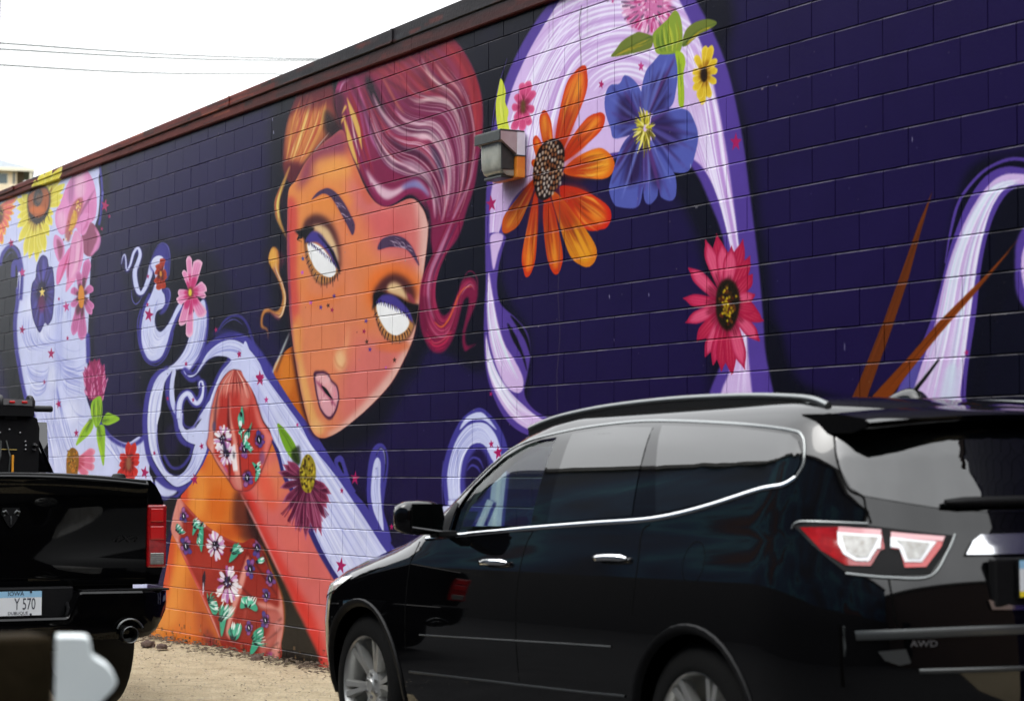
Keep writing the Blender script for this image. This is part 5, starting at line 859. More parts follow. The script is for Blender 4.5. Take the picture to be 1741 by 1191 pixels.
def gnd(x, y):
    near = -26 < x < -4 and -2.8 < y < .06
    return gz(x)+(rg.uniform(-.012, .012) if near else 0)+(.035*max(0, 1-abs(y)/.35)*rg.uniform(.1, 1) if near else 0)
rows = [[(x, y, gnd(x, y)) for x in gx] for y in gy]
tag(MB().grid(rows).build('ground', M['sand'], None, 60), kind='structure')
ax = [-60, -13.4, -9, -4, 4.6, 20]; tag(MB().grid([[(x, y+(rg.uniform(-.1, .1) if y > -4 else 0), gz(x)+.006+(0 if y < -4 else -.002)) for x in ax] for y in (-40, -9, -4.6, -3.05)]).build('parking_lot', M['asphalt']), kind='structure')
tag(MB().grid([[(x, y, gz(x)+.008) for x in (-11.35, -10, -8, -6, -4, 4.6, 20)] for y in (-3.2, -2, -.16)]).build('added_dark_bay', M['asphalt']), kind='structure')  # asphalt added around the car so its lower panels mirror dark
# leaf litter and grit blown against the foot of the wall
M['litter'] = mat('leaf_litter', (.022, .016, .012), .95, noise=(9, .8, (.11, .075, .045))); M['clod'] = mat('dark_clod', (.035, .022, .018), .95, noise=(20, .7, (.09, .055, .04)), bump=(40, .01))
lit = MB()
for _ in range(2600):
    x = rg.uniform(-22, -10.5); y = -abs(rg.gauss(0, .13))-.01 if rg.random() < .8 else -rg.uniform(.1, 1.5)
    s = rg.uniform(.006, .03)*(1 if y > -.4 else .45); a = rg.uniform(0, 6.28); z = gz(x)+.01+rg.uniform(0, .04)*max(0, 1+y*2.4); q = [Vector((s*math.cos(a+k*2.1+rg.uniform(-.4, .4)), s*math.sin(a+k*2.1), rg.uniform(-.4, .6)*s)) for k in range(3)]
    lit.add([(x+v.x, y+v.y, z+max(0, v.z)) for v in q]+[(x, y, z+s*.5)], [(0, 1, 2), (0, 1, 3), (1, 2, 3), (2, 0, 3)])
tag(obj('leaf_litter', (lit.v, lit.f), M['litter']), 'dark dry leaf litter and grit along the foot of the painted wall', 'litter', kind='stuff')
grit = MB()
for _ in range(3200):
    x = rg.uniform(-20, -11); y = -rg.uniform(.05, 3.4); s = rg.uniform(.003, .010); z = gz(x)+.004; a = rg.uniform(0, 6)
    grit.add([(x+s*math.cos(a+k*2.09), y+s*math.sin(a+k*2.09), z) for k in range(3)]+[(x, y, z+s*1.1)], [(0, 1, 3), (1, 2, 3), (2, 0, 3)])
tag(obj('pebble_scatter', (grit.v, grit.f), mat('pebbles', (.10, .08, .06), .9, noise=(3, .9, (.55, .47, .36)))), 'small pebbles scattered over the sandy ground', 'gravel', kind='stuff')
for x, y, s, lab in ((-18.75, -.42, .058, 'dark crumbly clod of soil by the orange foot of the wall'), (-18.45, -.40, .048, 'smaller reddish clod of soil lying beside the dark one'), (-16.9, -.16, .05, 'low heap of black leaf mould against the red painted foot of the wall')):
    bm = bmesh.new(); bmesh.ops.create_icosphere(bm, subdivisions=3, radius=1)
    for v in bm.verts: v.co *= 1+.22*math.sin(7*v.co.x+3*v.co.z)*math.cos(6*v.co.y)+rg.uniform(-.1, .1); v.co = Vector((v.co.x*s*1.25, v.co.y*s, max(-.2, v.co.z)*s*.75))
    o = obj('soil_clod', bm, M['clod'], None, 60); o.location = (x, y, gz(x)+.015); tag(o, lab, 'clod', 'soil clods by the wall')

# ================================================================ what the cars mirror: the painted building across the lot, behind the viewer
def band_mat():
    m = bpy.data.materials.new('far_mural'); m.use_nodes = True; nt = m.node_tree; N = nt.nodes; L = nt.links; b = N['Principled BSDF']; g = N.new('ShaderNodeNewGeometry')
    n = N.new('ShaderNodeTexNoise'); n.inputs['Scale'].default_value = .22; n.inputs['Detail'].default_value = 3; n.inputs['Distortion'].default_value = .8; L.new(g.outputs['Position'], n.inputs['Vector'])
    r = N.new('ShaderNodeValToRGB'); e = r.color_ramp.elements; e[0].position = .36; e[0].color = (.006, .012, .03, 1); e[1].position = .68; e[1].color = (.05, .015, .012, 1)
    for p, c in ((.46, (.008, .03, .08)), (.53, (.012, .06, .12)), (.57, (.03, .13, .18)), (.61, (.01, .02, .05))): q = e.new(p); q.color = (*c, 1)
    L.new(n.outputs['Fac'], r.inputs['Fac'])
    sp = N.new('ShaderNodeSeparateXYZ'); L.new(g.outputs['Position'], sp.inputs[0]); st = N.new('ShaderNodeMath'); st.operation = 'GREATER_THAN'; st.inputs[1].default_value = 3.6; L.new(sp.outputs['Z'], st.inputs[0])   # lower part blackened so the car doors mirror dark, mural above
    x = N.new('ShaderNodeMix'); x.data_type = 'RGBA'; L.new(st.outputs[0], x.inputs['Factor']); x.inputs['A'].default_value = (.006, .006, .007, 1); L.new(r.outputs['Color'], x.inputs['B']); L.new(x.outputs['Result'], b.inputs['Base Color']); b.inputs['Roughness'].default_value = .7; return m
opp = empty('painted_building', (-30, -12.5, 0), 'three storey building with a dark blue mural across the parking lot', 'building')
for nm, a, b_, m_ in (('wall', (-66, -26, -.3), (11.7, -12.5, 10.9), band_mat()), ('parapet', (-66.2, -26.2, 10.91), (11.75, -12.3, 11.3), M['roofing'])): o = MB().box(a, b_).build(nm, m_, opp); o.matrix_parent_inverse = Matrix.Translation((30, 12.5, 0))

M['dkbrick'] = mat('dark_brick', (.035, .022, .018), .85, noise=(3, .5, (.06, .035, .028)))
ob2 = empty('added_warehouse', (12, -10, 0), 'unseen dark brick warehouse added to darken the car reflections', 'building')  # out of view, put in so the rear panels mirror something dark
for nm, a, b_, m_ in (('wall', (12, -40, -.3), (24, 12, 9.6), M['dkbrick']), ('parapet', (11.8, -40.2, 9.61), (24.2, 12.2, 10.0), M['roofing'])): o = MB().box(a, b_).build(nm, m_, ob2); o.matrix_parent_inverse = Matrix.Translation((-12, 10, 0))
for k in range(6):
    y = -8-k*5; w = MB().box((11.93, y-.8, 1.2), (11.99, y+.8, 3.6)).build('window', M['plastic'], ob2); w.matrix_parent_inverse = Matrix.Translation((-12, 10, 0)); q = MB().box((11.90, y-.7, 1.3), (11.929, y+.7, 3.5)).build('pane', M['pgl'], w)
# ---- body surface of the crossover: stacked plan-view outlines. local x back from the front axle, y to its left, z up
SUV_LV = np.array([ # z, half width, front x, rear x, front corner length, rear corner length
 (.20,.86,-.80,3.98,.70,.62),(.27,.93,-.93,4.08,.75,.64),(.40,.968,-.99,4.13,.78,.66),(.55,.99,-1.01,4.15,.80,.66),(.70,1.0,-1.01,4.15,.80,.66),
 (.82,.999,-1.00,4.145,.82,.66),(.90,.994,-.97,4.137,.84,.64),(.97,.987,-.89,4.126,1.05,.64),(1.03,.978,-.72,4.113,1.20,.64),(1.08,.968,-.50,4.098,1.22,.64),
 (1.12,.958,-.24,4.085,1.02,.64),(1.16,.947,.02,4.072,.74,.64),(1.20,.935,.22,4.056,.56,.64),(1.26,.922,.32,4.04,.54,.64),(1.32,.906,.42,4.022,.54,.62),
 (1.40,.880,.54,3.995,.54,.60),(1.50,.843,.70,3.955,.52,.56),(1.58,.808,.84,3.915,.50,.54),(1.64,.776,.98,3.865,.48,.50),(1.69,.735,1.14,3.79,.46,.46),
 (1.72,.700,1.32,3.70,.42,.44),(1.742,.645,1.54,3.58,.38,.40),(1.757,.53,1.80,3.36,.34,.34),(1.767,.34,2.05,3.15,.28,.28),(1.772,.15,2.3,2.95,.2,.2)])
SUV_P = 2.35
def suv_row(z):
    return [np.interp(z, SUV_LV[:, 0], SUV_LV[:, i]) for i in range(1, 6)]
def suv_y(x, z):
    w, xf, xr, lf, lr = suv_row(z)
    if x < xf or x > xr: return 0.
    s = (xf+lf-x)/lf if x < xf+lf else ((x-(xr-lr))/lr if x > xr-lr else 0.)
    return w*(1-s**SUV_P)**(1/SUV_P)
SUV_ARC = 1.30
def suv_pt(u, z):
    """u = x along the side; past the rear corner start it runs round the back to the centre line (arc SUV_ARC)"""
    w, xf, xr, lf, lr = suv_row(z); b = xr-lr
    if u <= b: return np.array([u, suv_y(u, z), z])
    th = min((u-b)/SUV_ARC, 2.)*math.pi/2
    c, s = math.cos(th), math.sin(th)
    return np.array([b+lr*max(s, 0)**(2/SUV_P), math.copysign(w*abs(c)**(2/SUV_P), c), z])
def suv_off(u, z, d):
    e = 4e-3; p = suv_pt(u, z); a = suv_pt(u+e, z)-suv_pt(u-e, z); b = suv_pt(u, z+e)-suv_pt(u, z-e)
    n = np.cross(b, a); n /= np.linalg.norm(n)+1e-12
    if n[1]*p[1] < 0 and abs(p[1]) > .3: n = -n
    return p+n*d
# ================================================================ black crossover parked along the wall
AX, YC, G0, G1 = -10.37, -1.40, .045, .09
suv = empty('parked_car', (AX, YC, G0), 'glossy black crossover car with roof rails parked against the mural', 'car')
suv.rotation_euler = (0, -math.atan((G1-G0)/3.02), 0)
def sl(p): return (p[0], -p[1], p[2])        # car's left is towards the lot (-y)
def both(P): return [sl(p) for p in P]
def suv_loop(z, nc=14, ns=44):
    w, xf, xr, lf, lr = suv_row(z); e = 2/SUV_P; L = []
    for i in range(nc): t = i/nc*math.pi/2; L.append((xf+lf-lf*math.cos(t)**e, w*math.sin(t)**e, z))
    for i in range(ns): L.append((xf+lf+(xr-lr-xf-lf)*i/ns, w, z))
    for i in range(nc+1): t = i/nc*math.pi/2; L.append((xr-lr+lr*math.sin(t)**e, w*max(0, math.cos(t))**e, z))
    return L+[(x, -y, zz) for x, y, zz in L[-2:0:-1]]
zs = []
for a, b in zip(SUV_LV[:-1, 0], SUV_LV[1:, 0]): zs += [a, (a+b)/2]
zs.append(SUV_LV[-1, 0])
bb = MB(); bb.grid([both(suv_loop(z)) for z in zs], closed=True); nl = len(suv_loop(.5)); bb.f += [tuple(range(nl)), tuple((len(zs)-1)*nl+k for k in range(nl))]
body = bb.build('body', M['black'], suv)
cut = []
def cutter(mb): o = mb.build('cutter', None, suv); cut.append(o)
for x in (0., 3.02):
    for s in (1, -1): cutter(MB().lathe([(.425, s*.62), (.425, s*1.3)] if s > 0 else [(.425, -1.3), (.425, -.62)], 48, 'y', (x, 0, .385)))
FW = [(.885, 1.197), (1.652, 1.228), (1.636, 1.636), (1.50, 1.628), (1.377, 1.607), (1.204, 1.55), (1.09, 1.484), (.985, 1.415), (.91, 1.31)]
cutter(MB().prism(FW, -1.2, 1.2, 'y'))
# cabin void, smaller than the greenhouse
rows = []
for z in np.linspace(1.04, 1.67, 10):
    w, xf, xr, lf, lr = suv_row(z); t = .055; x0 = max(xf+t+.02, .44); rows.append([(x0+.25, -(w-t), z), (x0, -(w-t)*.55, z), (x0-.06, 0, z), (x0, (w-t)*.55, z), (x0+.25, w-t, z), (3.3, w-t, z), (3.3, -(w-t), z)])
cv = MB(); cv.grid(rows, closed=True); cv.f += [tuple(range(7)), tuple(9*7+k for k in range(7))]; cutter(cv)
wsr = [(-.70, 1.215), (.70, 1.215), (.60, 1.60), (.3, 1.645), (-.3, 1.645), (-.60, 1.60)]
cutter(MB().prism(wsr, .15, 1.32, 'x'))
for c in cut:
    md = body.modifiers.new('b', 'BOOLEAN'); md.operation = 'DIFFERENCE'; md.object = c; md.solver = 'EXACT'
dg = bpy.context.evaluated_depsgraph_get(); me = bpy.data.meshes.new_from_object(body.evaluated_get(dg)); body.modifiers.clear(); body.data = me
for c in cut: bpy.data.objects.remove(c)
me.materials.clear(); me.materials.append(M['black']); me.polygons.foreach_set('use_smooth', [True]*len(me.polygons)); me.set_sharp_from_angle(angle=math.radians(32))
def patch(name, poly, d, m_, side=1, cuts=3, parent=suv, rounds=0):
    """panel lying on the body surface: polygon in (along, height)"""
    bm = bmesh.new(); vs = [bm.verts.new((p[0], p[1], 0)) for p in poly]; f = bm.faces.new(vs); bmesh.ops.triangulate(bm, faces=[f])
    for _ in range(cuts):
        lng = [e for e in bm.edges if e.calc_length() > .05]
        if not lng: break
        bmesh.ops.subdivide_edges(bm, edges=lng, cuts=1, use_grid_fill=True); bmesh.ops.triangulate(bm, faces=bm.faces[:])
    for v in bm.verts: p = suv_off(v.co.x, v.co.y, d); v.co = Vector((p[0], -p[1]*side, p[2]))
    bmesh.ops.recalc_face_normals(bm, faces=bm.faces)
    c = Vector((2, 0, .9))
    if sum((f.calc_center_median()-c).dot(f.normal) for f in bm.faces) < 0: bmesh.ops.reverse_faces(bm, faces=bm.faces)
    return obj(name, bm, m_, parent, 40)
def band(name, path, w, d, m_, side=1, parent=suv, h=.5, closed=False):
    """raised strip along a path in (along, height) on the body"""
    S = spline(path, closed, 6) if len(path) > 2 else np.linspace(path[0], path[1], 12); t = np.gradient(S, axis=0); L = np.hypot(t[:, 0], t[:, 1])+1e-9; N_ = np.stack([-t[:, 1]/L, t[:, 0]/L], 1); rows = []
    for p, n in zip(S, N_):
        q = [(-w/2, -.004), (-w/2, d*.7), (-w*.25, d), (w*.25, d), (w/2, d*.7), (w/2, -.004)]; r = []
        for a, o_ in q: P = suv_off(p[0]+n[0]*a, p[1]+n[1]*a, o_); r.append((P[0], -P[1]*side, P[2]))
        rows.append(r)
    mb = MB(); mb.grid(rows)
    return mb.build(name, m_, parent, 50)
RW = [(1.80, 1.240), (2.49, 1.275), (2.424, 1.655), (2.1, 1.668), (1.765, 1.648)]
QW = [(2.675, 1.282), (2.98, 1.322), (3.25, 1.362), (3.50, 1.405), (3.56, 1.43), (3.582, 1.47), (3.575, 1.52), (3.53, 1.565), (3.46, 1.592), (3.063, 1.632), (2.488, 1.662)]
CHR = [(.647, 1.156), (1.07, 1.182), (1.64, 1.214), (2.18, 1.239), (2.64, 1.259), (2.99, 1.304), (3.36, 1.376), (3.50, 1.392), (3.575, 1.42), (3.603, 1.47), (3.590, 1.53), (3.545, 1.585), (3.45, 1.610), (3.04, 1.650), (2.455, 1.684), (2.09, 1.686), (1.69, 1.664), (1.33, 1.616), (1.174, 1.566), (1.057, 1.506), (.92, 1.415), (.86, 1.36)]
for s in (1, -1):
    g = patch('front_door_glass', FW, -.012, M['fgl'], s); patch('rear_door_glass', RW, .003, M['pgl'], s); patch('quarter_glass', QW, .003, M['pgl'], s)
    band('window_trim', CHR[:9], .018, .007, M['chrome'], s); band('upper_window_trim', CHR[8:], .010, .004, M['trim2'], s)
    for nm, P in (('door_seam', [(1.68, 1.20), (1.645, 1.12), (1.63, .9), (1.64, .52)]), ('door_seam', [(2.64, 1.24), (2.59, 1.2), (2.61, 1.06), (2.60, .86)]), ('door_seam', [(.566, 1.143), (.56, 1.09), (.535, 1.0), (.52, .6)])): band(nm, P, .007, .0012, M['seam'], s)
    for u0, z0 in ((1.288, 1.046), (2.292, 1.083)):
        h = MB(); P = [suv_off(u0+.24*k/10, z0+.006*k/10, .012+.028*math.sin(math.pi*k/10)**.5) for k in range(11)]; h.tube([(p[0], -p[1]*s, p[2]) for p in P], [.008]+[.0155]*9+[.008], 10); h.build('door_handle', M['chrome'], suv, 50)
    band('lower_trim', [(.68, .684), (2.0, .711), (2.445, .719)], .006, .004, M['trim'], s); band('rocker_trim', [(.54, .495), (1.98, .507), (2.53, .516)], .010, .006, M['trim'], s)
    # mirror
    mr = MB(); rows = []
    for k, (y, sc_) in enumerate([(1.00, .25), (1.02, .75), (1.07, 1.), (1.14, 1.02), (1.20, .95), (1.235, .7), (1.245, .2)]):
        rows.append([(.93+sc_*(.058*math.cos(a)*abs(math.cos(a))**-.35 if abs(math.cos(a)) > 1e-3 else 0)-.25*(y-1.0)*.5, -y*s, 1.262+sc_*.082*math.sin(a)*(abs(math.sin(a))+1e-6)**-.4) for a in [2*math.pi*(i+.5)/20 for i in range(20)]])
    mo = (mr.grid(rows, closed=True), mr.f.append(tuple(range(120, 140))))[0].build('side_mirror', M['black'], suv, 50)
    MB().box((.992-.25*.05, -(1.20)*s if s > 0 else 1.03, 1.195), (.999-.25*.05, -1.03*s if s > 0 else 1.20, 1.33), .002).build('mirror_glass', M['pgl'], mo)
    MB().box((.86, min(-.93*s, -1.04*s), 1.165), (.95, max(-.93*s, -1.04*s), 1.20), .008).build('mirror_foot', M['plastic'], mo)
    patch('sail_panel', [(.70, 1.175), (.87, 1.195), (.905, 1.33), (.86, 1.34)], .003, M['plastic'], s)
    # roof rail with its feet
    P = [(1.22, .675, 1.690), (1.36, .675, 1.716), (1.55, .67, 1.741), (1.9, .66, 1.766), (2.4, .655, 1.777), (2.9, .655, 1.770), (3.25, .655, 1.751), (3.42, .66, 1.733), (3.52, .665, 1.705)]
    MB().tube([(x, -y*s, z) for x, y, z in spline(P, False, 4)], .0165, 10).build('roof_rail', M['rail'], suv, 60)
    SP = spline(P, False, 4); MB().grid([[(x, -(y-.012)*s, z-.006), (x, -(y-.012)*s, z-.05-.02*math.sin(math.pi*i/(len(SP)-1))), (x, -(y+.012)*s, z-.05-.02*math.sin(math.pi*i/(len(SP)-1))), (x, -(y+.012)*s, z-.006)] for i, (x, y, z) in enumerate(SP)], closed=True).build('rail_gap_shade', M['plastic'], suv, 40)  # black strip put in for the shaded gap under the rail
    for x in (1.40, 3.36): z = 1.69; MB().box((x-.05, -s*.66-.014, z), (x+.05, -s*.66+.014, z+.075 if x < 3 and x > 2 else z+.035), .006).build('rail_foot', M['rail'], suv)
    band('roof_ditch', [(1.45, 1.728), (2.4, 1.736), (3.4, 1.73)], .02, .0015, M['seam'], s)
    # tail lamp: bezel, two lenses, clear cores
    t = patch('tail_lamp', [(3.612, 1.237), (3.70, 1.247), (3.981, 1.238), (4.347, 1.199), (4.333, 1.144), (4.283, 1.056), (4.119, 1.052), (3.925, 1.066), (3.741, 1.163)], .004, M['plastic'], s, 4)
    def tp(nm, P, d, m_): patch(nm, P, d, m_, s, 4, t)
    tp('outer_lens', [(3.655, 1.229), (3.855, 1.231), (4.044, 1.221), (4.078, 1.148), (4.062, 1.145), (4.035, 1.086), (3.925, 1.088), (3.789, 1.145)], .008, M['red']); tp('inner_lens', [(4.088, 1.213), (4.312, 1.193), (4.306, 1.156), (4.262, 1.082), (4.178, 1.080), (4.142, 1.146), (4.106, 1.150)], .008, M['redb'])
    tp('reflector_strip', [(3.852, 1.231), (4.044, 1.221), (4.046, 1.200), (3.850, 1.211)], .010, M['rose']); tp('reflector_strip', [(4.089, 1.212), (4.312, 1.193), (4.306, 1.176), (4.091, 1.191)], .010, M['rose'])
    tp('lamp_ring', [(3.850, 1.211), (4.050, 1.199), (4.058, 1.150), (4.045, 1.150), (4.022, 1.103), (3.962, 1.105), (3.905, 1.128), (3.868, 1.165)], .011, M['white']); tp('lamp_ring', [(4.091, 1.191), (4.282, 1.174), (4.240, 1.100), (4.172, 1.100), (4.138, 1.150), (4.100, 1.155)], .011, M['white'])
    tp('lamp_core', [(3.872, 1.201), (4.040, 1.190), (4.012, 1.116), (3.968, 1.116), (3.912, 1.140)], .013, M['clear']); tp('lamp_core', [(4.112, 1.181), (4.258, 1.167), (4.230, 1.110), (4.182, 1.110), (4.150, 1.160)], .013, M['clear'])
    band('lamp_bezel', [(3.93, 1.058), (4.119, 1.044), (4.285, 1.048), (4.338, 1.14), (4.354, 1.205)], .010, .006, M['rail'], s, t); band('lamp_brow', [(3.605, 1.225), (3.625, 1.247), (3.70, 1.252), (3.981, 1.244)], .009, .006, M['rail'], s, t)
    patch('bumper_reflector', [(4.081, .773), (4.193, .782), (4.213, .731), (4.168, .722), (4.11, .74)], .006, M['trim'], s)
    band('gate_seam', [(3.713, 1.665), (3.745, 1.598), (3.819, 1.456), (3.879, 1.376), (3.951, 1.347), (3.97, 1.30), (3.995, 1.245)], .010, .0015, M['seam'], s); band('gate_seam', [(4.119, 1.045), (4.15, .95), (4.168, .86)], .008, .0015, M['seam'], s)
    band('bumper_step_sheen', [(3.99, .831), (4.17, .837), (4.40, .844), (4.63, .847), (4.74, .847)], .035, .008, M['trim'], s)  # grey strip stands in for sky mirrored on the black ledge
    band('valance_line', [(4.245, .70), (4.45, .702), (4.74, .703)], .018, .008, M['trim'], s)
    # fuel door only on the left
    if s > 0: fd = [(3.016+.075*math.cos(a), 1.084+.085*math.sin(a)) for a in np.linspace(0, 2*math.pi, 26)]; band('fuel_door_seam', fd, .0035, .0006, M['seam'], s)
    # wheel-arch lips
    for x in (0., 3.02):
        rows = []
        for k in range(25):
            a = math.radians(-8+196*k/24); r = []
            for q in (.415, .432, .452, .462): X, Z = x+q*math.cos(a), .385+q*math.sin(a); y = suv_y(X, max(Z, .21)); r.append((X, -s*(y+(.010 if .42 < q < .456 else -.012)), Z))
            rows.append(r)
        MB().grid(rows).build('arch_lip', M['plastic'], suv, 60)
# rear glass, spoiler, wiper, chrome bar, plate across the tailgate
def rpatch(nm, P, d, m_, cuts=5): return patch(nm, P+[(2*RC(z)-u, z) for u, z in reversed(P) if u < RC(z)-1e-6], d, m_, 1, cuts)
def RC(z): w, xf, xr, lf, lr = suv_row(z); return xr-lr+SUV_ARC
def rside(P): return P+[(2*RC(z)-u, z) for u, z in reversed(P)]
rg_ = [(3.760, 1.590), (3.790, 1.52), (3.83, 1.45), (3.89, 1.38), (3.955, 1.350), (4.265, 1.305), (4.49, 1.286), (RC(1.28), 1.28)]
patch('rear_glass', rg_[:-1]+[(2*RC(z)-u, z) for u, z in reversed(rg_[:-1])], .004, M['pgl'], 1, 6)
sp = []
for k in range(-12, 13):
    f = k/12; y = .745*f; xr_ = 3.78+.20*math.sqrt(max(0, 1-f*f*.8)); zt = 1.692-.040*f*f
    sp.append([(xr_-.42, -y, zt+.022), (xr_-.20, -y, zt+.016), (xr_-.03, -y, zt-.010), (xr_, -y, zt-.026), (xr_-.02, -y, zt-.042), (xr_-.10, -y, zt-.050-.012*abs(f)), (xr_-.26, -y, zt-.06)])
ms = MB(); ms.grid(sp); ms.f += [tuple(range(7)), tuple(24*7+k for k in range(7))]; ms.build('spoiler', M['black'], suv, 40)
def rp(u, z, d): P = suv_off(u, z, d); return (P[0], -P[1], P[2])
wz = 1.315; MB().tube([rp(u, wz+.02*(u-4.3), .030) for u in np.linspace(4.30, 4.9, 9)], [.012]+[.02]*7+[.012], 8).build('rear_wiper', M['plastic'], suv, 60)
MB().lathe([(.0, 0), (.05, .005), (.05, .05), (.03, .07), (0, .07)], 20, 'x', (4.005, 0, 1.30)).build('wiper_cap', M['plastic'], suv, 50)
cb = [(4.407, 1.125), (4.425, 1.175), (4.45, 1.198), (4.601, 1.203)]; patch('chrome_garnish', rside(cb), .014, M['chrome'], 1, 6)
MB().box((4.08, -.36, .93), (4.124, .36, 1.115), .01).build('plate_recess', M['plastic'], suv); pl = empty('number_plate', (0, 0, 0)); pl.parent = suv
PX = 4.142; pf = MB().box((PX-.012, -.265, .962), (PX, .055, 1.112), .003).build('plate_frame', M['plastic'], pl)
for nm, z0, z1, m_ in (('plate_band', 1.075, 1.106, M['plateblue']), ('plate_face', .990, 1.0745, M['plate']), ('plate_band', .968, .9895, M['plateyel'])): MB().box((PX+.0005, -.258, z0), (PX+.002, .048, z1)).build(nm, m_, pl)
text('plate_letter', 'R', .085, M['ink'], (PX+.003, -.215, 1.032), (math.pi/2, 0, math.pi/2), pl, .0005, .7)
patch('lower_chrome', [(4.513, .959), (4.529, .923), (4.74, .914), (4.74, .930), (4.605, .936)], .010, M['chrome'], 1, 5)
p = suv_off(4.262, .801, .006); q = suv_off(4.30, .801, .006); an = math.atan2(-(q[1]-p[1]), q[0]-p[0]); text('drive_badge', 'AWD', .034, M['chrome'], (p[0], -p[1], p[2]), (math.pi/2, 0, an), suv, .002, 1.25)
# antenna
an_ = MB(); rows = []
for k in range(9): x = 3.06+.26*k/8; h = .055*math.sin(math.pi*(k/8)**1.5)**.6 if 0 < k < 8 else .002; rows.append([(x, .04*math.cos(a), 1.752+h*math.sin(a)) for a in np.linspace(0, math.pi, 9)])
an_.grid(rows).build('antenna_base', M['black'], suv, 60); MB().tube([(3.25, 0, 1.79), (3.33, 0, 1.85), (3.41, 0, 1.915)], [.010, .008, .005], 8).build('antenna_mast', M['rubber'], suv)
MB().prism([(3.00, 1.772), (3.36, 1.745), (3.36, 1.73), (3.0, 1.74)], -.06, .06, 'y').build('antenna_plinth', M['black'], suv)
# windscreen, cabin
wr = []
for z in np.linspace(1.205, 1.652, 8): w, xf, xr, lf, lr = suv_row(z); e = 2/SUV_P; wr.append([(xf+lf-lf*abs(math.cos(t))**e+.008, -w*math.copysign(abs(math.sin(t))**e, t)*.99, z) for t in np.linspace(-1.15, 1.15, 17)])
MB().grid(wr).build('windscreen', M['fgl'], suv, 60)
MB().prism([(.45, 1.03), (.45, 1.185), (.62, 1.20), (.98, 1.165), (1.02, 1.12), (1.0, 1.03)], -.84, .84, 'y').build('dashboard', M['dash'], suv)
st = MB(); c = Vector((1.14, -.40, 1.165)); ax_ = Vector((.55, 0, .42)).normalized(); e1 = Vector((0, 1, 0)); e2 = ax_.cross(e1); st.tube([c+(e1*math.cos(a)+e2*math.sin(a))*.185 for a in np.linspace(0, 2*math.pi, 28, endpoint=False)], .015, 8, closed=True)
sw_ = st.build('steering_wheel', mat('wheel_grey', (.30, .36, .32), .5), suv, 60); MB().box((1.08, -.58, 1.13), (1.16, -.22, 1.18), .015).build('wheel_hub', M['dash'], sw_)
for y in (-.40, .40):
    se = MB().prism([(1.75, 1.03), (1.62, 1.03), (1.66, 1.30), (1.74, 1.46), (1.83, 1.46), (1.84, 1.3)], y-.24, y+.24, 'y').build('front_seat', M['cloth'], suv); MB().box((1.76, y-.13, 1.475), (1.85, y+.13, 1.625), .03).build('headrest', M['cloth'], se)
# wheels
def make_wheel(name, x, s, parent):
    w = empty(name, (0, 0, 0)); w.parent = parent; y = -s*.965; d = s
    Y = lambda t: y+d*t                       # t inward from the outer face
    MB().lathe([(.262, Y(.0)), (.285, Y(-.006)), (.335, Y(.004)), (.368, Y(.022)), (.384, Y(.05)), (.386, Y(.19)), (.365, Y(.235)), (.262, Y(.245))], 48, 'y', (x, 0, .386), False).build('tyre', M['tyre'], w, 40)
    rim = MB().lathe([(.266, Y(.240)), (.268, Y(.004)), (.260, Y(.002)), (.252, Y(.014)), (.245, Y(.06)), (.235, Y(.225)), (.0, Y(.225))], 48, 'y', (x, 0, .386)).build('rim', M['alloy'], w, 40)
    MB().lathe([(0, Y(.028)), (.03, Y(.028)), (.036, Y(.034)), (.085, Y(.046)), (.092, Y(.11)), (0, Y(.11))], 28, 'y', (x, 0, .386)).build('hub', M['alloy'], w, 40)
    for k in range(6):
        for o_ in (-.115, .115):
            a = k*math.pi/3+.12; a2 = a+o_; dr = Vector((math.cos(a2), 0, math.sin(a2))); dh = Vector((math.cos(a+o_*.55), 0, math.sin(a+o_*.55))); tn = Vector((-math.sin(a), 0, math.cos(a))); C = Vector((x, 0, .386)); V = []
            for r0, dirv, ty, hw_ in ((.06, dh, .048, .016), (.15, dh*.4+dr*.6, .030, .0145), (.25, dr, .010, .019)):
                for sgn, dep in ((-1, .045), (-1, .0), (1, 0.), (1, .045)): p_ = C+dirv.normalized()*r0+tn*hw_*sgn*(.8 if dep == 0 else 1); V.append((p_.x, Y(ty+dep), p_.z))
            MB().grid([V[i*4:i*4+4] for i in range(3)], closed=True).build('spoke', M['alloy'], rim, 30)
    for k in range(6): a = k*math.pi/3+.5; MB().lathe([(.0, Y(.030)), (.010, Y(.032)), (.012, Y(.06))], 6, 'y', (x+.058*math.cos(a), 0, .386+.058*math.sin(a))).build('lug_nut', M['steel'], rim)
    MB().lathe([(.0, Y(.13)), (.16, Y(.13)), (.16, Y(.15)), (0, Y(.15))], 30, 'y', (x, 0, .386)).build('brake_disc', M['steel'], w, 40)
    return w
for x in (0., 3.02):
    for s in (1, -1): make_wheel('wheel', x, s, suv)
MB().box((-.6, -.8, .18), (3.9, .8, .26)).build('underbody', M['plastic'], suv)
for s in (1, -1): patch('headlamp', [(-.72, .80), (-.30, .88), (-.12, .955), (-.45, .93), (-.70, .90)], .004, M['clear'], s)
# ================================================================ black pickup, tail towards the viewer
TX, TY, TZ = -13.0, -3.46, .02
truck = empty('pickup_truck', (TX, TY, TZ), 'black pickup truck with a machine loaded in its bed, parked tail-on by the mural', 'truck')
def tb(mb, name, m_, parent=truck, sm=None): return mb.build(name, m_, parent, sm)
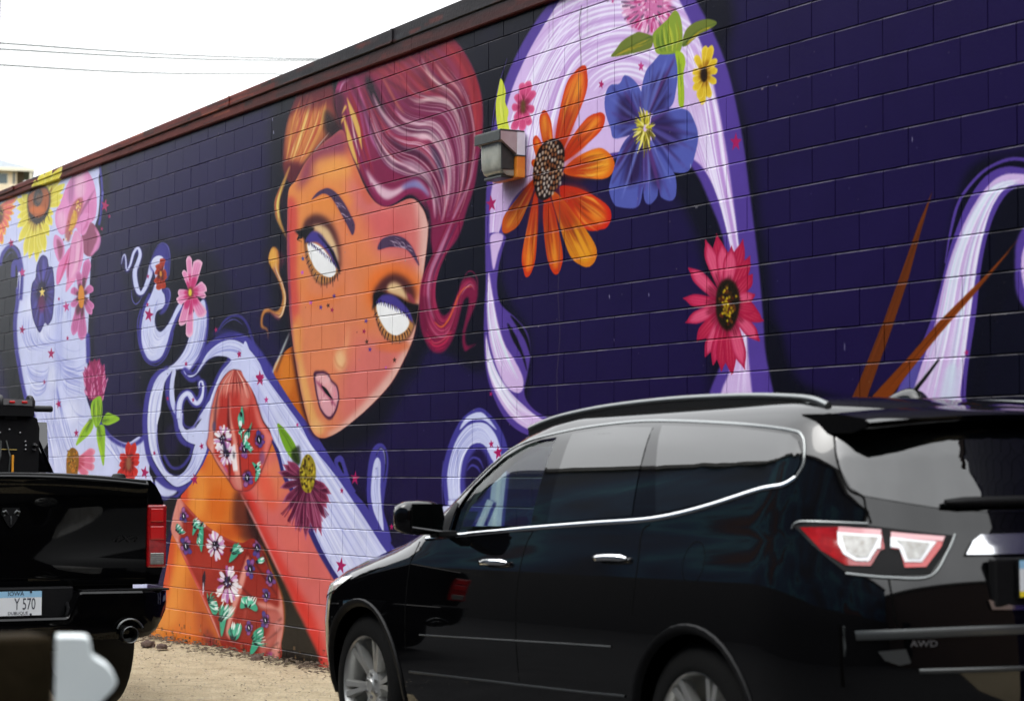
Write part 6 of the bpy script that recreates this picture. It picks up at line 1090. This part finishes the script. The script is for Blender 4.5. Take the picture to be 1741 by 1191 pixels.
# local: x = -forward, y = right (towards wall), z up. f(x) below uses forward = -x
# tailgate with a crowned lip and pressed panel
rows = []
for k in range(-14, 15):
    f = k/14; y = .862*f; top = 1.522-.048*f*f
    rows.append([(-.075, y, .83), (-.012, y, .83), (.0, y, .845), (.004, y, .90), (-.004, y, 1.0), (-.004, y, 1.22), (.006, y, 1.30), (.014, y, top-.075), (.034, y, top-.050), (.034, y, top-.028), (.012, y, top-.006), (-.045, y, top), (-.075, y, top-.02)])
mb = MB(); mb.grid(rows); mb.f += [tuple(range(13)), tuple(28*13+k for k in range(13))]; tg = tb(mb, 'tailgate', M['tblack'], truck, 40)
tb(MB().tube([(.012, y, 1.494-.044*(y/.86)**2+.012) for y in np.linspace(-.85, .85, 21)], .012, 8), 'lip_cap', M['plastic'], tg, 60)
# bed sides
SEC = [(.80, .83), (.955, .83), (.985, .93), (1.0, 1.05), (1.0, 1.22), (.992, 1.315), (.965, 1.385), (.93, 1.44), (.892, 1.474), (.84, 1.478), (.82, 1.44), (.80, 1.2)]
for s in (1, -1):
    rows = [[(-x, s*y, z) for y, z in SEC] for x in (0.01, .03, .5, .9, 1.4, 1.95)]; rows[0] = [(x, s*(.88+(abs(y)-.88)*.93), z) for x, y, z in [(p[0], abs(p[1]), p[2]) for p in rows[0]]]
    mb = MB(); mb.grid(rows, closed=True); mb.f += [tuple(range(12)), tuple(5*12+k for k in range(12))]; tb(mb, 'bed_side', M['tblack'], truck, 40)
    # tail lamp
    tl = tb(MB().box((-.06, min(s*.868, s*.994), .932), (.012, max(s*.868, s*.994), 1.322), .012), 'tail_lamp', M['red'])
    tb(MB().box((.008, min(s*.886, s*.972), 1.215), (.016, max(s*.886, s*.972), 1.300), .006), 'bulb_glow', M['redb'], tl); tb(MB().box((.008, min(s*.886, s*.978), 1.105), (.016, max(s*.886, s*.978), 1.19), .006), 'bulb_glow', M['redb'], tl); rl = tb(MB().box((.008, min(s*.888, s*.975), .953), (.017, max(s*.888, s*.975), 1.024), .004), 'reverse_lamp', M['clear'], tl)
    for k in range(5): tb(MB().box((.0165, min(s*.889, s*.974), .960+.013*k), (.019, max(s*.889, s*.974), .966+.013*k)), 'lens_rib', M['steel'], rl)
    # rear wheel, front wheel
    for fx, nm in ((1.05, 0), (4.62, 1)):
        w = empty('wheel', (0, 0, 0)); w.parent = truck
        tb(MB().lathe([(.22, s*.66), (.36, s*.66), (.395, s*.69), (.405, s*.72), (.405, s*.88), (.395, s*.92), (.36, s*.945), (.23, s*.94)], 40, 'y', (-fx, 0, .405), False), 'tyre', M['tyre'], w, 40)
        rm = tb(MB().lathe([(.0, s*.90), (.10, s*.905), (.13, s*.88), (.20, s*.89), (.225, s*.94), (.235, s*.935), (.235, s*.67), (0, s*.67)], 30, 'y', (-fx, 0, .405)), 'rim', M['alloy'], w, 40)
        for k in range(5): a = k*1.2566; tb(MB().box((-fx+.13*math.cos(a)-.025, min(s*.88, s*.93), .405+.13*math.sin(a)-.025), (-fx+.13*math.cos(a)+.025, max(s*.88, s*.93), .405+.13*math.sin(a)+.025), .01), 'spoke', M['alloy'], rm)
    tb(MB().lathe([(.43, s*.70), (.43, s*1.004), (.47, s*1.012), (.475, s*.99), (.475, s*.70)], 40, 'y', (-1.05, 0, .47), False), 'wheel_arch', M['plastic'], truck, 40)
tb(MB().box((-1.95, -.81, .80), (-.08, .81, .86)), 'bed_floor', M['plastic']); tb(MB().box((-1.98, -.9, .80), (-1.93, .9, 1.47)), 'bed_front', M['plastic'])
# rear step bumper: full-height horns, lower step in the middle
prof = lambda y: (.805-.010*abs(y)) if abs(y) > .39 else (.650 if abs(y) < .31 else .650+(.155)*(abs(y)-.31)/.08)
rows = []
ys = [-1.01, -1.0, -.97, -.92, -.86, -.79, -.70, -.60, -.50, -.40, -.385, -.35, -.315, -.30, -.2, 0, .2, .30, .315, .35, .385, .40, .50, .60, .70, .79, .86, .92, .97, 1.0, 1.01]
for y in ys:
    a = abs(y); zb = .508 if a < .80 else .508+.13*((a-.80)/.21)**2; zt = prof(y); bx = .175-.10*(a/1.01)**4-.10*max(0, a-.9)/.11
    rows.append([(-.10, y, zb+.03), (-.10, y, zt), (bx-.06, y, zt+.004), (bx-.012, y, zt), (bx, y, zt-.012), (bx+.004, y, (zt+zb)/2), (bx-.012, y, zb+.03), (bx-.05, y, zb)])
mb = MB(); mb.grid(rows, closed=True); mb.f += [tuple(range(8)), tuple((len(ys)-1)*8+k for k in range(8))]; bp = tb(mb, 'rear_bumper', M['tblack'], truck, 35)
for s in (1, -1): tb(MB().box((.02, min(s*.42, s*.98), .797), (.105, max(s*.42, s*.98), .809), .003), 'step_pad', M['plastic'], bp); 
for s in (1, -1):
    tb(MB().lathe([(.052, .10), (.052, .188), (.049, .191), (.046, .188), (.046, .05), (0, .05)], 28, 'x', (0, s*.701, .535)), 'exhaust_tip', M['trim'], truck, 40)
    tb(MB().tube([(.178, s*.701+.085*math.cos(a), .545+.085*math.sin(a)) for a in np.linspace(.35, math.pi-.35, 10)], .008, 6), 'exhaust_surround', M['trim'], bp, 60)
tb(MB().box((-.02, -.38, .64), (.07, .38, .83), .01), 'plate_recess', M['plastic']); tb(MB().tube([(.06, .34, .73), (.14, .325, .70), (.14, .315, .66)], .012, 6), 'recess_bracket', M['plastic'], bp)
pl = empty('number_plate', (0, 0, 0)); pl.parent = truck; PXT = .155
tb(MB().box((PXT-.012, -.165, .655), (PXT, .165, .828), .004), 'plate_frame', M['plastic'], pl); tb(MB().box((PXT+.0005, -.152, .668), (PXT+.002, .152, .775)), 'plate_face', M['plate'], pl); tb(MB().box((PXT+.0005, -.152, .7755), (PXT+.002, .152, .812)), 'plate_band', M['plateblue'], pl)
RT = (math.pi/2, 0, math.pi/2)
text('plate_text', 'IOWA', .036, M['ink'], (PXT+.0030, -.006, .797), RT, pl, .0005, 1.0); text('plate_text', 'Y 570', .098, M['ink'], (PXT+.0030, .050, .733), RT, pl, .0005, .56); text('plate_text', 'DUBUQUE', .026, M['ink'], (PXT+.0030, .008, .682), RT, pl, .0005, 1.0)
for z in (.815, .662): tb(MB().lathe([(0, .006), (.007, .005), (.007, 0), (0, 0)], 10, 'x', (PXT+.001, .085, z-.008 if z > .7 else z+.012)), 'plate_bolt', M['ink'], pl)
text('drive_badge', '4X4', .058, M['plastic'], (.004, .72, 1.110), RT, tg, .003, 1.75, 'CENTER', .35)
# ram's-head style emblem: two horns and a muzzle
em = empty('tailgate_emblem', (0, 0, 0)); em.parent = tg
tb(MB().prism([(-.052, 1.305), (.052, 1.305), (.06, 1.27), (.02, 1.205), (0, 1.185), (-.02, 1.205), (-.06, 1.27)], .0, .010, 'x'), 'emblem_shield', M['plastic'], em)
for s in (1, -1): tb(MB().tube([(.014, s*.018, 1.268), (.016, s*.034, 1.288), (.016, s*.050, 1.280), (.014, s*.048, 1.258), (.014, s*.036, 1.262)], [.004, .008, .009, .007, .004], 8), 'emblem_horn', M['trim'], em, 60)
tb(MB().tube([(.013, 0, 1.255), (.016, 0, 1.235), (.013, 0, 1.205)], [.004, .007, .004], 8), 'emblem_muzzle', M['trim'], em, 60)
# cab, bonnet
CS = [(.93, .55), (.985, .75), (1.0, 1.0), (.985, 1.25), (.955, 1.40), (.905, 1.517), (.80, 1.72), (.705, 1.90), (.64, 1.955), (.45, 1.985), (0, 1.995)]
def cabsec(x, top, inset): return [(-x, y*(1-inset*max(0, (z-1.45)/.5)), min(z, top) if z > 1.45 else z) for y, z in CS]
rows = []
for x, top, ins in ((1.99, 1.97, .03), (2.02, 1.985, 0), (2.5, 2, 0), (3.2, 1.995, 0), (3.7, 1.93, .03), (4.25, 1.46, 0.)):
    h = cabsec(x, top, ins); rows.append(h+[(a, -b, c) for a, b, c in h[-2::-1]])
mb = MB(); mb.grid(rows); n = len(rows[0]); mb.f += [tuple(range(n)), tuple(5*n+k for k in range(n))]; cabo = tb(mb, 'cab', M['tblack'], truck, 35)
hood = []
for x, zt, w in ((4.2, 1.38, .97), (4.8, 1.36, .985), (5.4, 1.30, .97), (5.72, 1.22, .90), (5.80, 1.05, .86)): hood.append([(-x, -w*.96, .52), (-x, -w, .85), (-x, -w*.97, zt-.16), (-x, -w*.8, zt-.02), (-x, 0, zt), (-x, w*.8, zt-.02), (-x, w*.97, zt-.16), (-x, w, .85), (-x, w*.96, .52)])
mb = MB(); mb.grid(hood); mb.f += [tuple(range(9)), tuple(4*9+k for k in range(9))]; tb(mb, 'bonnet', M['tblack'], truck, 35)
tb(MB().prism([(-.78, 1.54), (.78, 1.54), (.68, 1.86), (-.68, 1.86)], -1.992, -1.982, 'x'), 'rear_window', M['pgl'], truck)
for s in (1, -1): tb(MB().prism([(-2.12, 1.50), (-3.85, 1.50), (-3.55, 1.86), (-2.2, 1.88)], s*.93, s*.80, 'y'), 'side_window', M['pgl'], truck); tb(MB().tube([(-2.0, s*.918, 1.50), (-2.0, s*.815, 1.72), (-2.0, s*.72, 1.90)], .012, 8), 'pillar_edge', M['tblack'], truck); tb(MB().box((-3.75, min(s*.98, s*1.2), 1.40), (-3.6, max(s*.98, s*1.2), 1.62), .03), 'side_mirror', M['tblack'])
tb(MB().box((-4.5, -.5, .45), (-.3, .5, .62)), 'frame_rail', M['plastic']); tb(MB().box((-1.35, -.75, .36), (-.95, .75, .46), .03), 'rear_axle', M['plastic'])
tb(MB().lathe([(0, .032), (.035, .026), (.045, .010), (.045, 0), (0, 0)], 16, 'z', (-.06, .70, 1.485)), 'stake_cap', M['plastic']); tb(MB().box((-.40, .62, 1.470), (-.34, .80, 1.492), .004), 'rail_clamp', M['steel'])
# ---- walk-behind machine standing in the bed
mc = empty('garden_machine', (TX-.62, TY+.215, TZ+.86), 'black walk-behind machine with handlebar console standing in the pickup bed', 'machine')
def mp(mb, nm, m_, par=mc, sm=None): return mb.build(nm, m_, par, sm)
Zm = lambda z: z-.86
mp(MB().prism([(-.20, Zm(.90)), (.14, Zm(.90)), (.165, Zm(1.50)), (.168, Zm(1.80)), (.150, Zm(1.865)), (.10, Zm(1.885)), (-.10, Zm(1.885)), (-.20, Zm(1.80))], -.30, -.04, 'x'), 'chassis', M['plastic'])
mp(MB().prism([(-.115, Zm(1.875)), (.115, Zm(1.875)), (.105, Zm(1.975)), (-.095, Zm(1.98))], -.10, .02, 'x'), 'console', M['plastic']); mp(MB().prism([(-.090, Zm(1.945)), (.098, Zm(1.94)), (.096, Zm(1.978)), (-.090, Zm(1.984))], .021, .026, 'x'), 'console_panel', M['steel'])
for y in (-.035, .045): mp(MB().box((.027, y-.018, Zm(1.955)), (.038, y+.018, Zm(1.970)), .003), 'rocker_switch', M['redb'])
for s in (1, -1):
    mp(MB().lathe([(0, s*.085), (.052, s*.085), (.056, s*.095), (.050, s*.112), (.030, s*.125), (0, s*.125)], 20, 'y', (-.03, 0, Zm(1.955))), 'handle_flange', M['rubber'], mc, 40); mp(MB().lathe([(0, s*.12), (.020, s*.122), (.021, s*.15), (.0195, s*.20), (.021, s*.238), (.016, s*.246), (0, s*.246)], 16, 'y', (-.03, 0, Zm(1.925))), 'grip', M['rubber'], mc, 40)
mp(MB().lathe([(.0, 0), (.045, 0), (.045, .30), (.03, .36), (0, .36)], 18, 'z', (-.10, .135, Zm(1.50))), 'upright_canister', M['plastic'], mc, 40)
mp(MB().box((-.039, -.06, Zm(1.855)), (-.036, .02, Zm(1.895)), .001), 'maker_plate', M['dash']); mp(MB().box((-.039, -.012, Zm(1.52)), (-.030, .002, Zm(1.63)), .002), 'warning_strip', mat('orange_strip', (.80, .33, .02), .5))
for y, z in ((.075, 1.715), (.078, 1.690), (.076, 1.665), (-.03, 1.79), (.04, 1.77), (-.09, 1.77), (-.09, 1.885)): mp(MB().lathe([(0, .014), (.006, .012), (.007, 0), (0, 0)], 8, 'x', (-.04, y, Zm(z))), 'bolt_head', M['steel'])
mp(MB().tube([(-.02, .128, Zm(1.665)), (-.01, .132, Zm(1.69)), (-.02, .128, Zm(1.70))], [.016, .020, .012], 8), 'filler_cap', M['rubber'])
for y0, y1 in ((-.085, -.12), (-.05, -.03), (-.10, -.15)): mp(MB().tube([(-.03, y0, Zm(1.72)), (-.005, (y0+y1)/2+.01, Zm(1.62)), (-.03, y1, Zm(1.50))], .005, 6), 'hose', M['dash'])
mp(MB().tube([(-.03, -.12, Zm(1.665)), (-.03, .02, Zm(1.662))], .003, 6), 'rod', mat('brass_rod', (.25, .18, .05), .4, .8))
# ================================================================ timber guardrail post with galvanised rail in the foreground
M['timber'] = mat('old_timber', (.010, .007, .0035), .95, spec=.05, noise=(6, .7, (.022, .016, .008)), bump=(25, .006)); M['galv'] = mat('galvanised', (.62, .68, .69), .45, .0, noise=(5, .6, (.72, .77, .77)))
gp = tag(MB().box((-4.72, -6.20, 0.), (-4.56, -5.955, 1.172), .012).build('timber_post', M['timber']), 'dark weathered square timber post beside the galvanised rail', 'post')
gp.location.z = .0
WB = [(-.005, 1.190), (.020, 1.186), (.026, 1.160), (.032, 1.147), (.060, 1.128), (.076, 1.104), (.074, 1.085), (.050, 1.058), (.022, 1.030), (.015, 1.015), (.022, 1.000), (.050, .972), (.074, .945), (.076, .926), (.060, .902), (.032, .883), (.020, .860), (-.005, .850)]
WBS = spline(WB, False, 4); D_ = Vector((-.955, .297, 0)); S_ = Vector((.297, .955, 0)); o0 = Vector((-4.415, -5.950, -.012)); rows = []
for t in (0, .004, .02, .05, .09, .12):
    c = o0+D_*t-S_*(.0 if t else .003); rows.append([(c.x+S_.x*a, c.y+S_.y*a, z+c.z) for a, z in WBS]+[(c.x+S_.x*(-.045), c.y+S_.y*(-.045), z+c.z) for a, z in WBS[::-1]])
mb = MB(); mb.grid(rows, closed=True); nn = len(rows[0]); mb.f += [tuple(range(nn)), tuple(5*nn+k for k in range(nn))]
tag(mb.build('guardrail', M['galv'], None, 50), 'pale galvanised steel guardrail with a rounded bulge beside the timber post', 'guardrail')

# ================================================================ bluff, hillside house, pole and wires behind
M['hill'] = mat('wooded_bluff', (.020, .030, .014), .95, noise=(.05, .7, (.05, .06, .025))); HD = Vector((-.9765, .2985, 0))
hc = Vector((0, -7.46, 1.5))+Vector((-.9782, .2934, 0))*262
rows = []
for i in range(13):
    r = 130*i/12; rows.append([(hc.x+4+r*math.cos(a), hc.y-30+r*math.sin(a)*1.4, -1+35.2*math.exp(-(r/72)**2)+rg.uniform(-.8, .8)*(i > 0)) for a in np.linspace(0, 2*math.pi, 36, endpoint=False)])
tag(MB().grid(rows, closed=True).build('bluff', M['hill'], None, 60), kind='structure')
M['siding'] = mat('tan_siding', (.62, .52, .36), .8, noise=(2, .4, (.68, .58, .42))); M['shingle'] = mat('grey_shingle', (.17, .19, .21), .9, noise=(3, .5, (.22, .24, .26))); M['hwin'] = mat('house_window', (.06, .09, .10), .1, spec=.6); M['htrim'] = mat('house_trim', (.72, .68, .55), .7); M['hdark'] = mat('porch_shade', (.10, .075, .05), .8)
hb = Vector((-.9755, .300, 0))*250+Vector((-.33, -1.08, 0))+Vector((0, -7.46, 0)); house = empty('hillside_house', hb, 'tan hillside house with grey hipped roof and a projecting balcony above the wall end', 'house')
hv = Vector((-.9755, .300, 0)); house.rotation_euler = (0, 0, math.atan2(hv.y, hv.x)-math.pi/2)   # local +y points away from the viewer, +x to the viewer's right
def hp(mb, nm, m_, par=house): return mb.build(nm, m_, par)
zE = 1.5+250*.1372+.75                          # eave height
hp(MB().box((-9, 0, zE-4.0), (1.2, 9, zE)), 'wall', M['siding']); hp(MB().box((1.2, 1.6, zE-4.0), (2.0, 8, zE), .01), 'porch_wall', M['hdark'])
rf = MB(); z0 = zE+.02; V = [(-11, -1.0, z0), (3.1, -1.0, z0), (3.1, 10, z0), (-11, 10, z0), (-8, 4.5, z0+2.1), (-2.6, 4.5, z0+2.1)]; rf.add(V, [(0, 1, 5, 4), (1, 2, 5), (2, 3, 4, 5), (3, 0, 4), (0, 3, 2, 1)]); roof_ = hp(rf, 'roof', M['shingle']); hp(MB().box((-11.05, -1.1, z0-.35), (3.2, -.95, z0+.03), .01), 'fascia', M['htrim'], roof_); hp(MB().prism([(-2.75, zE+.75), (-1.95, zE+.75), (-2.35, zE+1.45)], .8, 2.5, 'y'), 'dormer', M['htrim'], roof_)
for x0, x1, za, zb in ((-1.15, .15, zE-1.75, zE-.55), (-4.4, -2.6, zE-1.9, zE-.4)):
    w = hp(MB().box((x0-.1, -.06, za-.1), (x1+.1, .0, zb+.1), .01), 'window', M['htrim']); hp(MB().box((x0, -.09, za), (x1, -.062, zb)), 'pane', M['hwin'], w)
hp(MB().box((.75, -.07, zE-2.6), (1.0, .0, zE-.3)), 'door', M['hwin']); hp(MB().box((-1.5, -1.7, zE-3.1), (1.15, .0, zE-1.95), .02), 'balcony', M['siding']); hp(MB().box((-1.55, -1.75, zE-3.35), (1.2, .0, zE-3.12), .02), 'balcony_floor', M['htrim'])
for x in (-2.4, 2.75): hp(MB().box((x-.12, -.95, zE-6.5 if x < 0 else zE-3.4), (x+.12, -.7, zE-.4 if x > 0 else zE-3.2)), 'post', M['htrim'])
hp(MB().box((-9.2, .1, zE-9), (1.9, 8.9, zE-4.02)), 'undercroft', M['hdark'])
M['polewood'] = mat('pole_timber', (.07, .05, .055), .9, noise=(4, .6, (.11, .085, .08)))
pd = Vector((-.9752, .2886, 0))*46+Vector((0, -7.46, 0)); up_ = empty('utility_pole', (pd.x, pd.y, 0), 'timber utility pole carrying three wires beyond the end of the wall', 'utility pole')
MB().tube([(0, 0, -.3), (0, 0, 10.3), (-.0, 0, 13.2)], [.16, .125, .115], 14).build('shaft', M['polewood'], up_, 60); MB().box((-.06, -.9, 12.1), (.06, .9, 12.25), .01).build('crossarm', M['polewood'], up_)
M['wire'] = mat('wire', (.03, .045, .045), .6)
def at(d, t): return Vector((0, -7.458, 1.508))+Vector(d)*t
for nm, a, b, lab in (('w', ((-.9748, .2911, .1972), 46), ((-.903, .4167, .1906), 62), 'topmost thin overhead wire against the white sky'), ('w', ((-.975, .2912, .1945), 46), ((-.903, .4167, .1898), 62), 'overhead wire running just below the topmost wire'), ('w', ((-.9753, .2915, .1873), 46), ((-.9167, .3937, .1838), 60), 'lowest thin overhead wire against the white sky')):
    A, B = at(*a), at(*b); P = []
    for k in range(25): t = -.02+k/24*2.2; p = A.lerp(B, t) if t <= 1 else B+(B-A)*(t-1); p = p.copy(); p.z -= .25*math.sin(math.pi*min(max(t, 0), 1))*.3; P.append(p)
    tag(MB().tube(P, .022, 6).build('overhead_wire', M['wire']), lab, 'wire', 'overhead wires')
